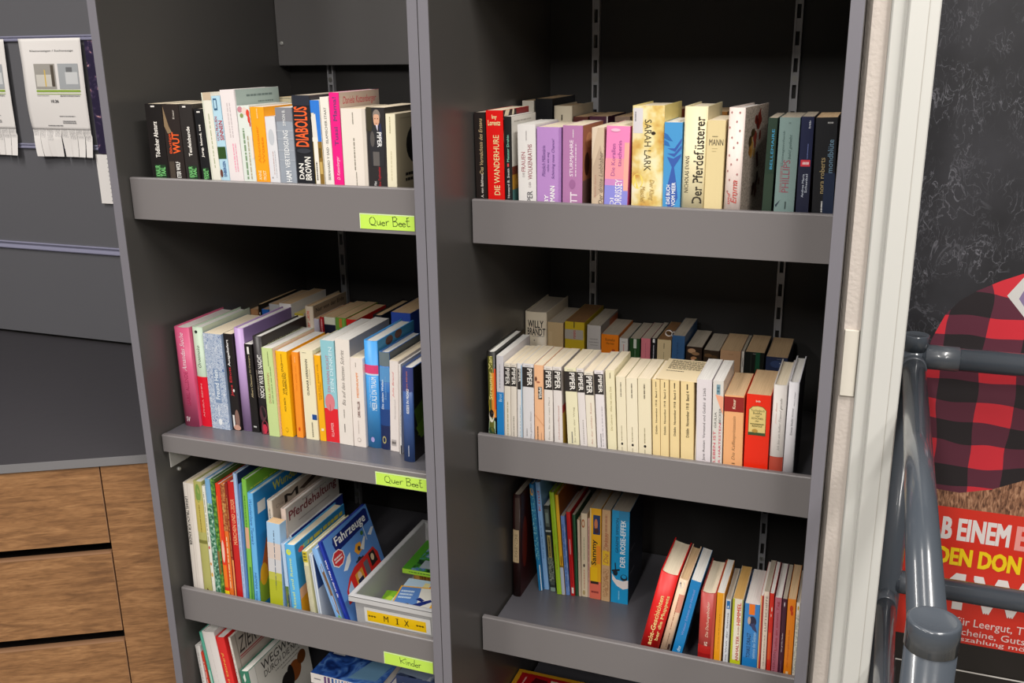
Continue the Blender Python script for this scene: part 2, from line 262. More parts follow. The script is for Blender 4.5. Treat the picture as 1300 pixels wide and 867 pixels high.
BOOKS = [
('LT', 0, 'p', -0.56843, 0.046, 0.03807, 0.1831, 0.125, 0.0026, '1c1818', 'c', 'paperback_book', 'black paperback at the far left end with white sideways title and green block', 'books on the upper left shelf', [('t', 'S', 'Tödlicher Absturz', 0.36, 0.4671, 0.62, 0.8248, 'f4f0ea', 'u', 'b'), ('r', 'S', 0.36, 0.9671, 0.58, 0.9818, 'e8e4e0'), ('r', 'S', 0.22, 0.0, 0.88, 0.3941, '1e3a22'), ('t', 'S', 'KNAUR', 0.25, 0.2773, 0.55, 0.3868, '7fd07f', 'u', 'b'), ('t', 'S', 'TAAL', 0.56, 0.2773, 0.84, 0.3722, '7fd07f', 'u', 'b')], 0.0),
('LT', 1, 'p', -0.52964, 0.046, 0.0369, 0.183, 0.125, -0.0021, '2c2422', 'c', 'paperback_book', 'dark brown paperback with big orange lettering between two black paperbacks, upper left shelf', 'books on the upper left shelf', [('p', 'S', [(0.05, 0.9781), (0.3, 0.781), (0.45, 0.7226), (0.2, 0.708), (0.03, 0.781)], '8a7458'), ('r', 'S', 0.1, 0.0, 0.4, 0.4306, '4a4038'), ('t', 'S', 'WUT', 0.42, 0.5109, 0.86, 0.7226, 'f2622a', 'u', 'b'), ('t', 'S', 'Blutige', 0.2, 0.5109, 0.4, 0.708, 'd8532a', 'u', 'b'), ('t', 'S', 'ETER WOLF', 0.5, 0.27, 0.75, 0.4306, 'f2f0ec', 'u', 'b'), ('t', 'S', 'Knaur', 0.6, 0.854, 0.72, 0.9416, 'cfc8c0', 'u', 'n')], 0.0),
('LT', 2, 'p', -0.49402, 0.046, 0.02906, 0.1829, 0.13, -0.014, '2e2a29', 'c', 'paperback_book', 'charcoal paperback with white sideways title third from the left end, upper left shelf', 'books on the upper left shelf', [('t', 'S', 'Teufelsbande', 0.4, 0.489, 0.66, 0.781, 'f4f0ea', 'u', 'b'), ('r', 'S', 0.3, 0.9671, 0.55, 0.9818, 'e8e4e0'), ('r', 'S', 0.22, 0.0, 0.88, 0.3941, '1e3a22'), ('t', 'S', 'KNAUR', 0.25, 0.2773, 0.55, 0.3868, '7fd07f', 'u', 'b'), ('t', 'S', 'TAAL', 0.56, 0.2773, 0.84, 0.3722, '7fd07f', 'u', 'b')], 0.0),
('LT', 3, 'p', -0.4636, 0.046, 0.01899, 0.175, 0.12, -0.0269, '1a1a1d', 'c', 'paperback_book', 'narrow black paperback leaning beside the cream book with green block at its foot', 'books on the upper left shelf', [('t', 'S', 'Jung, blond, tot', 0.3, 0.5036, 0.62, 0.8394, 'f4f0ea', 'u', 'b'), ('r', 'S', 0.3, 0.9598, 0.68, 0.9744, 'e8e4e0'), ('r', 'S', 0.22, 0.0, 0.88, 0.3941, '1e3a22'), ('t', 'S', 'KNAUR', 0.25, 0.2773, 0.55, 0.3868, '7fd07f', 'u', 'b'), ('t', 'S', 'TAAL', 0.56, 0.2773, 0.84, 0.3722, '7fd07f', 'u', 'b')], 0.0),
('LT', 4, 'p', -0.44118, 0.046, 0.01979, 0.2033, 0.13, -0.0334, 'e6e4d8', 'c', 'paperback_book', 'pale cream paperback with a beige head beside the sky blue book, upper left shelf', 'books on the upper left shelf', [('r', 'S', 0, 0.9343, 1, 1.0, 'c8b59c'), ('l', 'S', 0.45, 0.343, 0.62, 0.8175, 'a8b08e', 'u', 1), ('r', 'S', 0, 0.0, 0.12, 1.0, 'd8dccb')], 0.0),
('LT', 5, 'p', -0.42119, 0.046, 0.01809, 0.1975, 0.13, -0.0364, 'b4d8ea', 'w', 'paperback_book', 'sky blue paperback with red sideways words and dark green square, upper left shelf', 'books on the upper left shelf', [('t', 'S', 'SINNEN', 0.5, 0.6058, 0.95, 0.781, 'b8323c', 'u', 'b'), ('t', 'S', 'VON FRAUEN', 0.1, 0.5985, 0.42, 0.8175, 'b04858', 'u', 'n'), ('r', 'S', 0, 0.4379, 0.95, 0.5474, '2f4f22'), ('t', 'S', 'ENBERGEN', 0.4, 0.2773, 0.75, 0.416, '2f5a9a', 'u', 'b'), ('c', 'S', 0.15, 0.3065, 0.16, 0.0365, '6a4038'), ('r', 'S', 0.2, 0.8759, 0.6, 0.9781, '2a5a80'), ('r', 'S', 0.28, 0.8905, 0.52, 0.9635, 'b4d8ea')], 0.0),
('LT', 6, 'p', -0.39675, 0.046, 0.02983, 0.2081, 0.14, -0.0304, 'e9e1e2', 'w', 'paperback_book', 'tall pinkish white paperback whose sage green cover shows on its right, upper left shelf', 'books on the upper left shelf', [('l', 'S', 0.35, 0.5985, 0.5, 0.8905, 'cfc4c6', 'u', 1), ('l', 'S', 0.55, 0.5985, 0.66, 0.8905, 'c4b8bc', 'u', 1), ('l', 'S', 0.45, 0.3065, 0.6, 0.5474, 'f0a0b8', 'u', 1), ('l', 'S', 0.62, 0.3065, 0.76, 0.5474, 'e8a8bc', 'u', 1), ('r', 'R', 0.02, 0.0, 1, 1.0, 'a9b9b2'), ('l', 'R', 0.25, 0.927, 0.85, 0.9598, '70807c', 'h', 1), ('l', 'R', 0.5, 0.8759, 0.85, 0.8978, '70807c', 'h', 1)], 0.0),
('LT', 7, 'p', -0.36828, 0.046, 0.0263, 0.181, 0.125, -0.0208, 'dfe6e0', 'w', 'paperback_book', 'off white paperback with small flowers at its head beside the orange book, upper left shelf', 'books on the upper left shelf', [('c', 'S', 0.25, 0.9635, 0.2, 0.0292, 'c88a96'), ('c', 'S', 0.6, 0.9489, 0.22, 0.0365, 'e8d2c8'), ('c', 'S', 0.35, 0.9051, 0.14, 0.0219, '8a9a5a'), ('c', 'S', 0.85, 0.927, 0.13, 0.0365, 'e0452e'), ('c', 'S', 0.9, 0.8686, 0.1, 0.0365, 'd8402e'), ('c', 'S', 0.95, 0.8248, 0.05, 0.0292, 'c83828'), ('l', 'S', 0.25, 0.2846, 0.5, 0.781, '7f9a7a', 'u', 1), ('l', 'S', 0.58, 0.2846, 0.75, 0.708, 'b0a890', 'u', 1), ('r', 'S', 0.85, 0.489, 1, 0.708, 'f2e2d8')], 0.0),
('LT', 8, 'p', -0.34046, 0.046, 0.02807, 0.179, 0.125, -0.0166, 'fba61c', 'w', 'paperback_book', 'bright orange paperback beside a narrow white booklet, upper left shelf', 'books on the upper left shelf', [('t', 'S', 'Abenteuer', 0.28, 0.4525, 0.5, 0.8175, 'e88a10', 'u', 'b'), ('t', 'S', 'Wüste', 0.6, 0.4525, 0.8, 0.708, 'e88a10', 'u', 'b'), ('t', 'S', 'ANNE', 0.2, 0.2846, 0.42, 0.3795, 'ffe9b0', 'u', 'b'), ('t', 'S', 'FROST', 0.55, 0.2846, 0.78, 0.3795, 'ffe9b0', 'u', 'b'), ('l', 'S', 0.45, 0.8905, 0.6, 0.9854, 'ffd890', 'u', 1), ('r', 'R', 0, 0.0, 1, 1.0, 'fba61c')], 0.0),
('LT', 9, 'p', -0.31555, 0.046, 0.02072, 0.1627, 0.12, -0.015, 'dfdfe4', 'w', 'paperback_book', 'narrow white booklet lower than the orange paperback beside it, upper left shelf', 'books on the upper left shelf', [('c', 'S', 0.5, 0.781, 0.28, 0.0876, 'c4c8cf'), ('l', 'S', 0.45, 0.3795, 0.6, 0.635, 'c0a8a8', 'u', 1), ('l', 'S', 0.66, 0.343, 0.78, 0.635, 'b8b8c0', 'u', 1), ('c', 'S', 0.3, 0.343, 0.05, 0.0088, '555')], 0.0),
('LT', 10, 'p', -0.28801, 0.046, 0.03314, 0.1785, 0.13, -0.0038, '9aa2ae', 'w', 'paperback_book', 'grey blue paperback with pale brick pattern and long white sideways title, upper left shelf', 'books on the upper left shelf', [('r', 'S', 0, 0.8686, 1, 1.0, '85868e'), ('r', 'S', 0, 0.7737, 1, 0.781, 'b8bec6'), ('r', 'S', 0, 0.6934, 1, 0.7007, 'b4bac4'), ('r', 'S', 0, 0.5839, 1, 0.5912, 'b4bac4'), ('r', 'S', 0, 0.489, 1, 0.4963, 'b4bac4'), ('r', 'S', 0.3, 0.0, 0.31, 0.781, 'a9b0ba'), ('r', 'S', 0.75, 0.0, 0.76, 0.781, 'a9b0ba'), ('t', 'S', 'VERTEIDIGUNG', 0.38, 0.416, 0.68, 0.781, 'f2f4f6', 'u', 'n'), ('t', 'S', 'HAM', 0.38, 0.2773, 0.72, 0.3868, 'f2f4f6', 'u', 'b'), ('t', 'S', 'SIMON B.', 0.42, 0.8248, 0.6, 0.9781, 'eceef0', 'u', 'n')], 0.0),
('LT', 11, 'p', -0.25276, 0.046, 0.03488, 0.1994, 0.135, 0.0052, '1f2026', 'g', 'paperback_book', 'thick black paperback with large orange sideways title and white author name, upper left shelf', 'books on the upper left shelf', [('t', 'S', 'DIABOLUS', 0.06, 0.562, 0.82, 0.9051, 'f0642e', 'u', 'b'), ('t', 'S', 'DAN', 0.14, 0.2773, 0.42, 0.416, 'f2f0ea', 'u', 'b'), ('t', 'S', 'BROWN', 0.5, 0.27, 0.86, 0.4744, 'f2f0ea', 'u', 'b'), ('c', 'S', 0.5, 0.5255, 0.4, 0.0219, '34363e'), ('r', 'S', 0, 0.9124, 1, 1.0, '262a36')], 0.0),
('LT', 12, 'p', -0.22368, 0.046, 0.01813, 0.1912, 0.12, -0.0049, 'e6e2d4', 'w', 'paperback_book', 'paperback with blue sky photo between the black and white books, upper left shelf', 'books on the upper left shelf', [('r', 'S', 0.35, 0.635, 1, 1.0, '2f7ad8'), ('r', 'S', 0.0, 0.8905, 0.4, 1.0, '2f7ad8'), ('p', 'S', [(0.0, 0.854), (0.5, 0.8832), (0.6, 0.635), (0.15, 0.635)], 'e4e0d8'), ('r', 'S', 0.55, 0.0, 1, 0.635, '8a6a2a'), ('r', 'S', 0.6, 0.343, 0.9, 0.4525, 'c8a860'), ('r', 'S', 0.62, 0.489, 0.85, 0.5766, '5a4a20'), ('r', 'S', 0.0, 0.0, 0.52, 0.6715, 'efeadf'), ('l', 'S', 0.15, 0.2846, 0.4, 0.4525, '444', 'u', 1), ('r', 'S', 0, 0.0, 0.08, 0.635, '7a6a30')], 0.0),
('LT', 13, 'p', -0.20421, 0.046, 0.01708, 0.1966, 0.13, -0.0079, 'ece7de', 'w', 'paperback_book', 'white paperback with small black capitals running up beside the pink book, upper left shelf', 'books on the upper left shelf', [('t', 'S', 'BERNHARD Y SAID · ISLAMISCHER STAAT', 0.4, 0.2846, 0.68, 0.9124, '4a4a48', 'u', 'n')], 0.0),
('LT', 14, 'p', -0.18568, 0.046, 0.01904, 0.2043, 0.145, -0.0032, 'ee1f86', 'w', 'paperback_book', 'hot pink paperback with a beige cover lettered in red script, upper left shelf', 'books on the upper left shelf', [('t', 'S', 'Tussi  Mama!', 0.32, 0.562, 0.72, 0.9635, '7f3a78', 'u', 'b'), ('t', 'S', 'D. Katzenberger', 0.35, 0.2773, 0.75, 0.4744, 'f8c8e0', 'u', 'i'), ('r', 'R', 0.0, 0.0, 1, 1.0, 'cdb9aa'), ('t', 'R', 'Daniela Katzenberger', 0.08, 0.8832, 0.92, 0.9635, 'c83c50', 'h', 'i'), ('l', 'R', 0.3, 0.8467, 0.85, 0.8613, 'd0a090', 'h', 1)], 0.0),
('LT', 15, 'p', -0.15206, 0.046, 0.0474, 0.1779, 0.13, 0.0051, 'e9e0d6', 'c', 'paperback_book', 'thick plain cream paperback with one thin line of small print, upper left shelf', 'books on the upper left shelf', [('l', 'S', 0.45, 0.416, 0.54, 0.7226, '8a8478', 'u', 1), ('l', 'S', 0.45, 0.854, 0.53, 0.9635, '8a8478', 'u', 1), ('r', 'S', 0.86, 0.0, 1, 1.0, 'd8cfc4'), ('l', 'S', 0.5, 0.27, 0.56, 0.4014, '8a8478', 'u', 1)], 0.0),
('LT', 16, 'p', -0.11034, 0.046, 0.03483, 0.18, 0.135, 0.0123, '2e2b2c', 'c', 'paperback_book', 'dark paperback with the photo of a standing man on its spine, upper left shelf', 'books on the upper left shelf', [('r', 'S', 0, 0.781, 0.3, 1.0, '3a3424'), ('c', 'S', 0.56, 0.927, 0.2, 0.0548, '8c8078'), ('c', 'S', 0.55, 0.8905, 0.165, 0.0693, 'dba98c'), ('p', 'S', [(0.38, 0.927), (0.45, 0.9598), (0.62, 0.9635), (0.72, 0.927), (0.6, 0.938), (0.48, 0.938)], '8c8078'), ('c', 'S', 0.48, 0.8978, 0.03, 0.0058, '5a3a30'), ('c', 'S', 0.62, 0.8978, 0.03, 0.0058, '5a3a30'), ('p', 'S', [(0.48, 0.8577), (0.62, 0.8577), (0.55, 0.8504)], 'a0605a'), ('p', 'S', [(0.3, 0.8102), (0.45, 0.8394), (0.65, 0.8394), (0.85, 0.8175), (0.95, 0.5985), (0.9, 0.4525), (0.2, 0.4525), (0.1, 0.708)], '2a2a2e'), ('p', 'S', [(0.5, 0.8394), (0.62, 0.8394), (0.6, 0.781)], 'd8d0e0'), ('p', 'S', [(0.66, 0.854), (0.8, 0.854), (0.85, 0.708), (0.75, 0.6715)], '2a3050'), ('r', 'S', 0.3, 0.4598, 0.65, 0.5912, '625e5c'), ('c', 'S', 0.3, 0.708, 0.12, 0.073, '565250'), ('t', 'S', 'PIPER', 0.56, 0.635, 0.8, 0.7737, 'f2f2f2', 'd', 'b'), ('t', 'S', 'Eine Topfenseher', 0.55, 0.27, 0.72, 0.4525, 'c8303c', 'u', 'n'), ('t', 'S', 'Wert', 0.3, 0.27, 0.45, 0.3138, 'f0f0f0', 'u', 'n')], 0.0),
('LT', 17, 'p', -0.0835, 0.046, 0.01802, 0.1699, 0.13, 0.0189, 'efe8cc', 'c', 'paperback_book', 'cream paperback at the right end whose khaki cover bears a black oval, upper left shelf', 'books on the upper left shelf', [('l', 'S', 0.4, 0.343, 0.62, 0.635, 'd8d0b0', 'u', 1), ('l', 'S', 0.35, 0.8102, 0.55, 0.9708, 'b8b090', 'u', 1), ('r', 'R', 0.0, 0.0, 1, 1.0, 'b3a78c'), ('c', 'R', 0.62, 0.6788, 0.33, 0.2044, '15120f'), ('c', 'R', 0.62, 0.7956, 0.1, 0.0438, '8a5040'), ('l', 'R', 0.25, 0.3065, 0.95, 0.416, '1a1815', 'h', 2), ('r', 'R', 0.12, 0.9489, 1, 0.9526, '8a8068')], 0.0),
('LT', 18, 'p', -0.38424, 0.2, 0.02528, 0.1887, 0.11, 0.0, 'e2d6b4', 't', 'paperback_book', 'cream book behind, peeping over beside the black thriller, upper left shelf', 'back row of books on the upper left shelf', [('r', 'S', 0, 0.9853, 1, 0.9895, '3a2c20')], 0.0),
('RT', 19, 'p', 0.03373, 0.166, 0.02104, 0.2011, 0.13, -0.0093, '221a18', 'g', 'paperback_book', 'blackish brown paperback with gold script pressed against the left side panel, upper right shelf', 'books on the upper right shelf', [('t', 'S', 'Das Vermächtnis des Erstens', 0.4, 0.4672, 0.72, 0.9482, 'cdb486', 'u', 'i'), ('t', 'S', 'A. von Baltheus', 0.45, 0.26, 0.68, 0.4672, 'd8d0c8', 'u', 'b')], 0.0),
('RT', 20, 'p', 0.06183, 0.166, 0.03186, 0.2046, 0.135, -0.0107, 'e81410', 'c', 'paperback_book', 'bright red paperback with pale yellow sideways title near the left end, upper right shelf', 'books on the upper right shelf', [('t', 'S', 'DIE WANDERHURE', 0.4, 0.2822, 0.74, 0.7928, 'f2e6a8', 'u', 'n'), ('t', 'S', 'Iny', 0.35, 0.9186, 0.65, 0.963, 'f2e6a8', 'h', 'b'), ('t', 'S', 'Lorentz', 0.12, 0.8742, 0.85, 0.9186, 'f2e6a8', 'h', 'b'), ('r', 'R', 0, 0.0, 1, 1.0, '2a1c1a'), ('p', 'R', [(0.0, 0.926), (0.1, 1.0), (0.25, 1.0), (0.12, 0.889)], 'e6d8b8'), ('p', 'R', [(0.3, 0.926), (0.36, 1.0), (0.42, 1.0), (0.38, 0.8964)], 'e8dcc0'), ('r', 'R', 0.5, 0.926, 1, 1.0, '8a1820'), ('c', 'R', 0.05, 0.778, 0.06, 0.074, 'c8a080'), ('c', 'R', 0.05, 0.556, 0.06, 0.0888, 'b89060'), ('c', 'R', 0.06, 0.704, 0.04, 0.0592, 'd8c8a0')], 0.0),
('RT', 21, 'p', 0.08508, 0.166, 0.01347, 0.1946, 0.13, -0.0052, '1b1b1c', 'w', 'paperback_book', 'narrow black paperback with a mostly white cover just right of the red one', 'books on the upper right shelf', [('t', 'S', 'Howard B. Smith', 0.35, 0.2748, 0.66, 0.5412, 'e8e8e8', 'u', 'n'), ('t', 'S', 'Meister Drahin', 0.35, 0.6004, 0.66, 0.8372, '9adfc8', 'u', 'n'), ('r', 'S', 0.38, 0.556, 0.62, 0.5856, 'e05050'), ('r', 'R', 0.0, 0.0, 1, 1.0, 'e6e2da'), ('r', 'R', 0.0, 0.0, 1, 0.3636, '5a8a88'), ('r', 'R', 0.0, 0.3488, 1, 0.482, 'c8963a'), ('r', 'R', 0.0, 0.482, 1, 0.556, '7a3a2a'), ('c', 'R', 0.3, 0.408, 0.2, 0.037, 'e0b050'), ('l', 'R', 0.1, 0.9408, 0.8, 0.963, 'b0a8a0', 'h', 1)], 0.0),
('RT', 22, 'p', 0.12029, 0.166, 0.03312, 0.1815, 0.13, -0.009, 'e7e4e2', 'w', 'paperback_book', 'white paperback with thin red and grey capitals beside the lilac books, upper right shelf', 'books on the upper right shelf', [('t', 'S', 'FRAUEN', 0.2, 0.556, 0.42, 0.741, 'a8606a', 'u', 'n'), ('t', 'S', 'WOLKENRATHS', 0.56, 0.482, 0.8, 0.815, '9a525c', 'u', 'n'), ('t', 'S', 'DIE', 0.26, 0.5042, 0.38, 0.5486, 'b0a8a8', 'u', 'n'), ('t', 'S', 'DER', 0.6, 0.408, 0.72, 0.4598, 'b0a8a8', 'u', 'n'), ('t', 'S', 'PER', 0.5, 0.2674, 0.8, 0.371, '5a5a60', 'u', 'n'), ('l', 'S', 0.45, 0.852, 0.55, 0.9408, 'b8b4b4', 'u', 1)], 0.0),
('RT', 23, 'p', 0.15936, 0.166, 0.04393, 0.1776, 0.13, 0.0026, 'bd8fd0', 'c', 'paperback_book', 'thick lilac paperback with violet handwriting and white capitals at its foot, upper right shelf', 'books on the upper right shelf', [('t', 'S', 'Plötzlich Millionärin', 0.22, 0.5264, 0.36, 0.8224, '5a3a80', 'u', 'i'), ('t', 'S', 'nichts wie weg', 0.42, 0.5708, 0.54, 0.7632, '5a3a80', 'u', 'i'), ('t', 'S', 'Schöning neue Chance!', 0.62, 0.5042, 0.76, 0.889, '5a3a80', 'u', 'i'), ('t', 'S', 'BY', 0.32, 0.2674, 0.48, 0.3488, 'fff', 'u', 'b'), ('t', 'S', 'FMANN', 0.55, 0.26, 0.75, 0.4376, 'fff', 'u', 'b'), ('r', 'S', 0.92, 0.0, 1, 1.0, 'a878bc')], 0.0),
('RT', 24, 'p', 0.20188, 0.166, 0.03555, 0.1809, 0.13, 0.0027, 'b57cae', 'c', 'paperback_book', 'mauve paperback with white sideways title and a brownish figure on its cover, upper right shelf', 'books on the upper right shelf', [('t', 'S', 'STURMJAHRE', 0.36, 0.5264, 0.58, 0.8668, 'f4eaf2', 'u', 'n'), ('t', 'S', 'TT', 0.4, 0.2674, 0.75, 0.3784, 'f0e4ee', 'u', 'b'), ('l', 'S', 0.62, 0.5264, 0.72, 0.8372, 'e0cadc', 'u', 1), ('l', 'S', 0.5, 0.889, 0.56, 0.963, 'eee', 'u', 1), ('c', 'S', 0.5, 0.4524, 0.16, 0.0444, 'a0689a'), ('r', 'R', 0, 0.0, 1, 1.0, 'b8785a'), ('c', 'R', 0.2, 0.63, 0.12, 0.111, '4a2018'), ('c', 'R', 0.3, 0.852, 0.15, 0.074, 'd89a70'), ('r', 'R', 0, 0.0, 1, 0.482, '7a5a58')], 0.0),
('RT', 25, 'p', 0.24696, 0.166, 0.02083, 0.1783, 0.125, -0.0011, 'd2bda4', 'c', 'paperback_book', 'beige paperback with a folded pattern and grey script next to the pink one', 'books on the upper right shelf', [('p', 'S', [(0, 1.0), (0.5, 1.0), (0.2, 0.852), (0, 0.704)], 'dccab4'), ('p', 'S', [(0.1, 0.63), (0.7, 0.8372), (1, 0.704), (1, 0.408), (0.2, 0.334)], 'bda690'), ('t', 'S', 'Der dritte Liebhaber', 0.6, 0.2748, 0.95, 0.778, '6a5c50', 'u', 'i'), ('t', 'S', 'Amelie Ayers', 0.25, 0.334, 0.42, 0.556, 'b07868', 'u', 'i')], 0.0),
('RT', 26, 'p', 0.27834, 0.166, 0.04037, 0.1809, 0.13, 0.0189, 'f08ac0', 'c', 'paperback_book', 'pink paperback fading to blue at its foot with white author name, upper right shelf', 'books on the upper right shelf', [('r', 'S', 0, 0.0, 1, 0.4524, '8f8fe0'), ('r', 'S', 0, 0.4524, 1, 0.5116, 'd08cc8'), ('r', 'S', 0, 0.5116, 1, 0.704, 'f49aa8'), ('r', 'S', 0.8, 0.408, 1, 0.852, 'f4b0a0'), ('t', 'S', 'Die Korallen', 0.25, 0.5412, 0.42, 0.8372, '9a4a90', 'u', 'n'), ('t', 'S', 'taucherin', 0.52, 0.63, 0.68, 0.8668, '9a4a90', 'u', 'n'), ('t', 'S', 'ORRISSEY', 0.45, 0.26, 0.75, 0.5116, 'f8f4f8', 'u', 'n'), ('t', 'S', 'DI', 0.25, 0.26, 0.42, 0.334, 'f8f4f8', 'u', 'n'), ('c', 'S', 0.4, 0.963, 0.2, 0.0148, 'f8c0d8'), ('r', 'R', 0, 0.0, 1, 1.0, 'c85088')], 0.0),
('RT', 27, 'h', 0.3327, 0.166, 0.05324, 0.2144, 0.15, -0.0066, 'ecd98c', 'c', 'hardcover_book', 'thick yellow hardcover with a white library sticker on its spine head, upper right shelf', 'books on the upper right shelf', [('n', 'S', 0, 0.0, 1, 1.0, 'yellow_haze'), ('p', 'S', [(0.55, 1.0), (1, 1.0), (1, 0.704), (0.8, 0.7928)], 'dda64e'), ('c', 'S', 0.2, 0.4228, 0.18, 0.0592, 'f2dc70'), ('r', 'S', 0.02, 0.7928, 0.34, 0.9815, 'dedade'), ('l', 'S', 0.06, 0.8816, 0.14, 0.9556, '8a8a90', 'u', 1), ('t', 'S', 'SARAH LARK', 0.4, 0.5042, 0.62, 0.8964, '4a4024', 'd', 'n'), ('c', 'S', 0.68, 0.7928, 0.07, 0.0133, '2a1c10'), ('t', 'S', 'Der Klang', 0.55, 0.2748, 0.74, 0.4376, 'b09050', 'd', 'i'), ('t', 'S', 'Muschel', 0.3, 0.26, 0.46, 0.3858, 'b09050', 'd', 'i')], 0.0),
('RT', 28, 'p', 0.37478, 0.166, 0.02958, 0.1883, 0.12, -0.0043, '4b9bd6', 'w', 'paperback_book', 'blue paperback with a dark blue fish tail below wavy lines, upper right shelf', 'books on the upper right shelf', [('p', 'S', [(0, 0.9112), (0.2, 0.8964), (0.5, 0.8372), (0.25, 0.8446), (0, 0.8668)], '2d6cb4'), ('p', 'S', [(0, 0.852), (0.25, 0.8298), (0.35, 0.7928), (0, 0.8076)], '2d6cb4'), ('p', 'S', [(0.2, 0.778), (0.6, 0.778), (1, 0.8668), (1, 0.8372), (0.65, 0.7484)], '3a5fb0'), ('p', 'S', [(0.2, 0.7336), (0.6, 0.7336), (1, 0.8076), (1, 0.778), (0.6, 0.704)], '3a5fb0'), ('p', 'S', [(0.2, 0.704), (0.55, 0.6892), (1, 0.7336), (0.95, 0.704), (0.6, 0.6152), (0.75, 0.482), (0.85, 0.3488), (0.6, 0.26), (0.3, 0.26), (0.15, 0.371), (0.3, 0.482), (0.48, 0.6152)], '3a5fb0'), ('t', 'S', 'DAS BUCH', 0.2, 0.2896, 0.42, 0.4598, 'f2f6fa', 'u', 'b'), ('t', 'S', 'VOM MEER', 0.5, 0.2748, 0.72, 0.482, 'f2f6fa', 'u', 'b')], 0.0),
('RT', 29, 'h', 0.40905, 0.166, 0.03793, 0.2138, 0.15, 0.0047, 'e8dcb4', 'c', 'hardcover_book', 'cream hardcover with bold black sideways title beside the blue one, upper right shelf', 'books on the upper right shelf', [('t', 'S', 'Der Pferdeflüsterer', 0.48, 0.2674, 0.9, 0.926, '3a3428', 'u', 'b'), ('t', 'S', 'NICHOLAS EVANS', 0.12, 0.3488, 0.3, 0.63, '3a3428', 'u', 'n'), ('r', 'R', 0, 0.0, 1, 1.0, 'd9cda6')], 0.0),
('RT', 30, 'p', 0.44331, 0.166, 0.02894, 0.1925, 0.125, 0.0025, 'e6d3a0', 'c', 'paperback_book', 'pale yellow paperback with black capitals printed across its head, upper right shelf', 'books on the upper right shelf', [('t', 'S', 'MANN', 0.14, 0.7928, 0.92, 0.8446, '4a4034', 'h', 'n'), ('l', 'S', 0.3, 0.8594, 0.6, 0.8742, '8a8060', 'h', 1), ('l', 'S', 0.3, 0.7632, 0.62, 0.7706, 'b0a070', 'h', 1), ('l', 'S', 0.3, 0.741, 0.55, 0.7484, 'b0a070', 'h', 1)], 0.0),
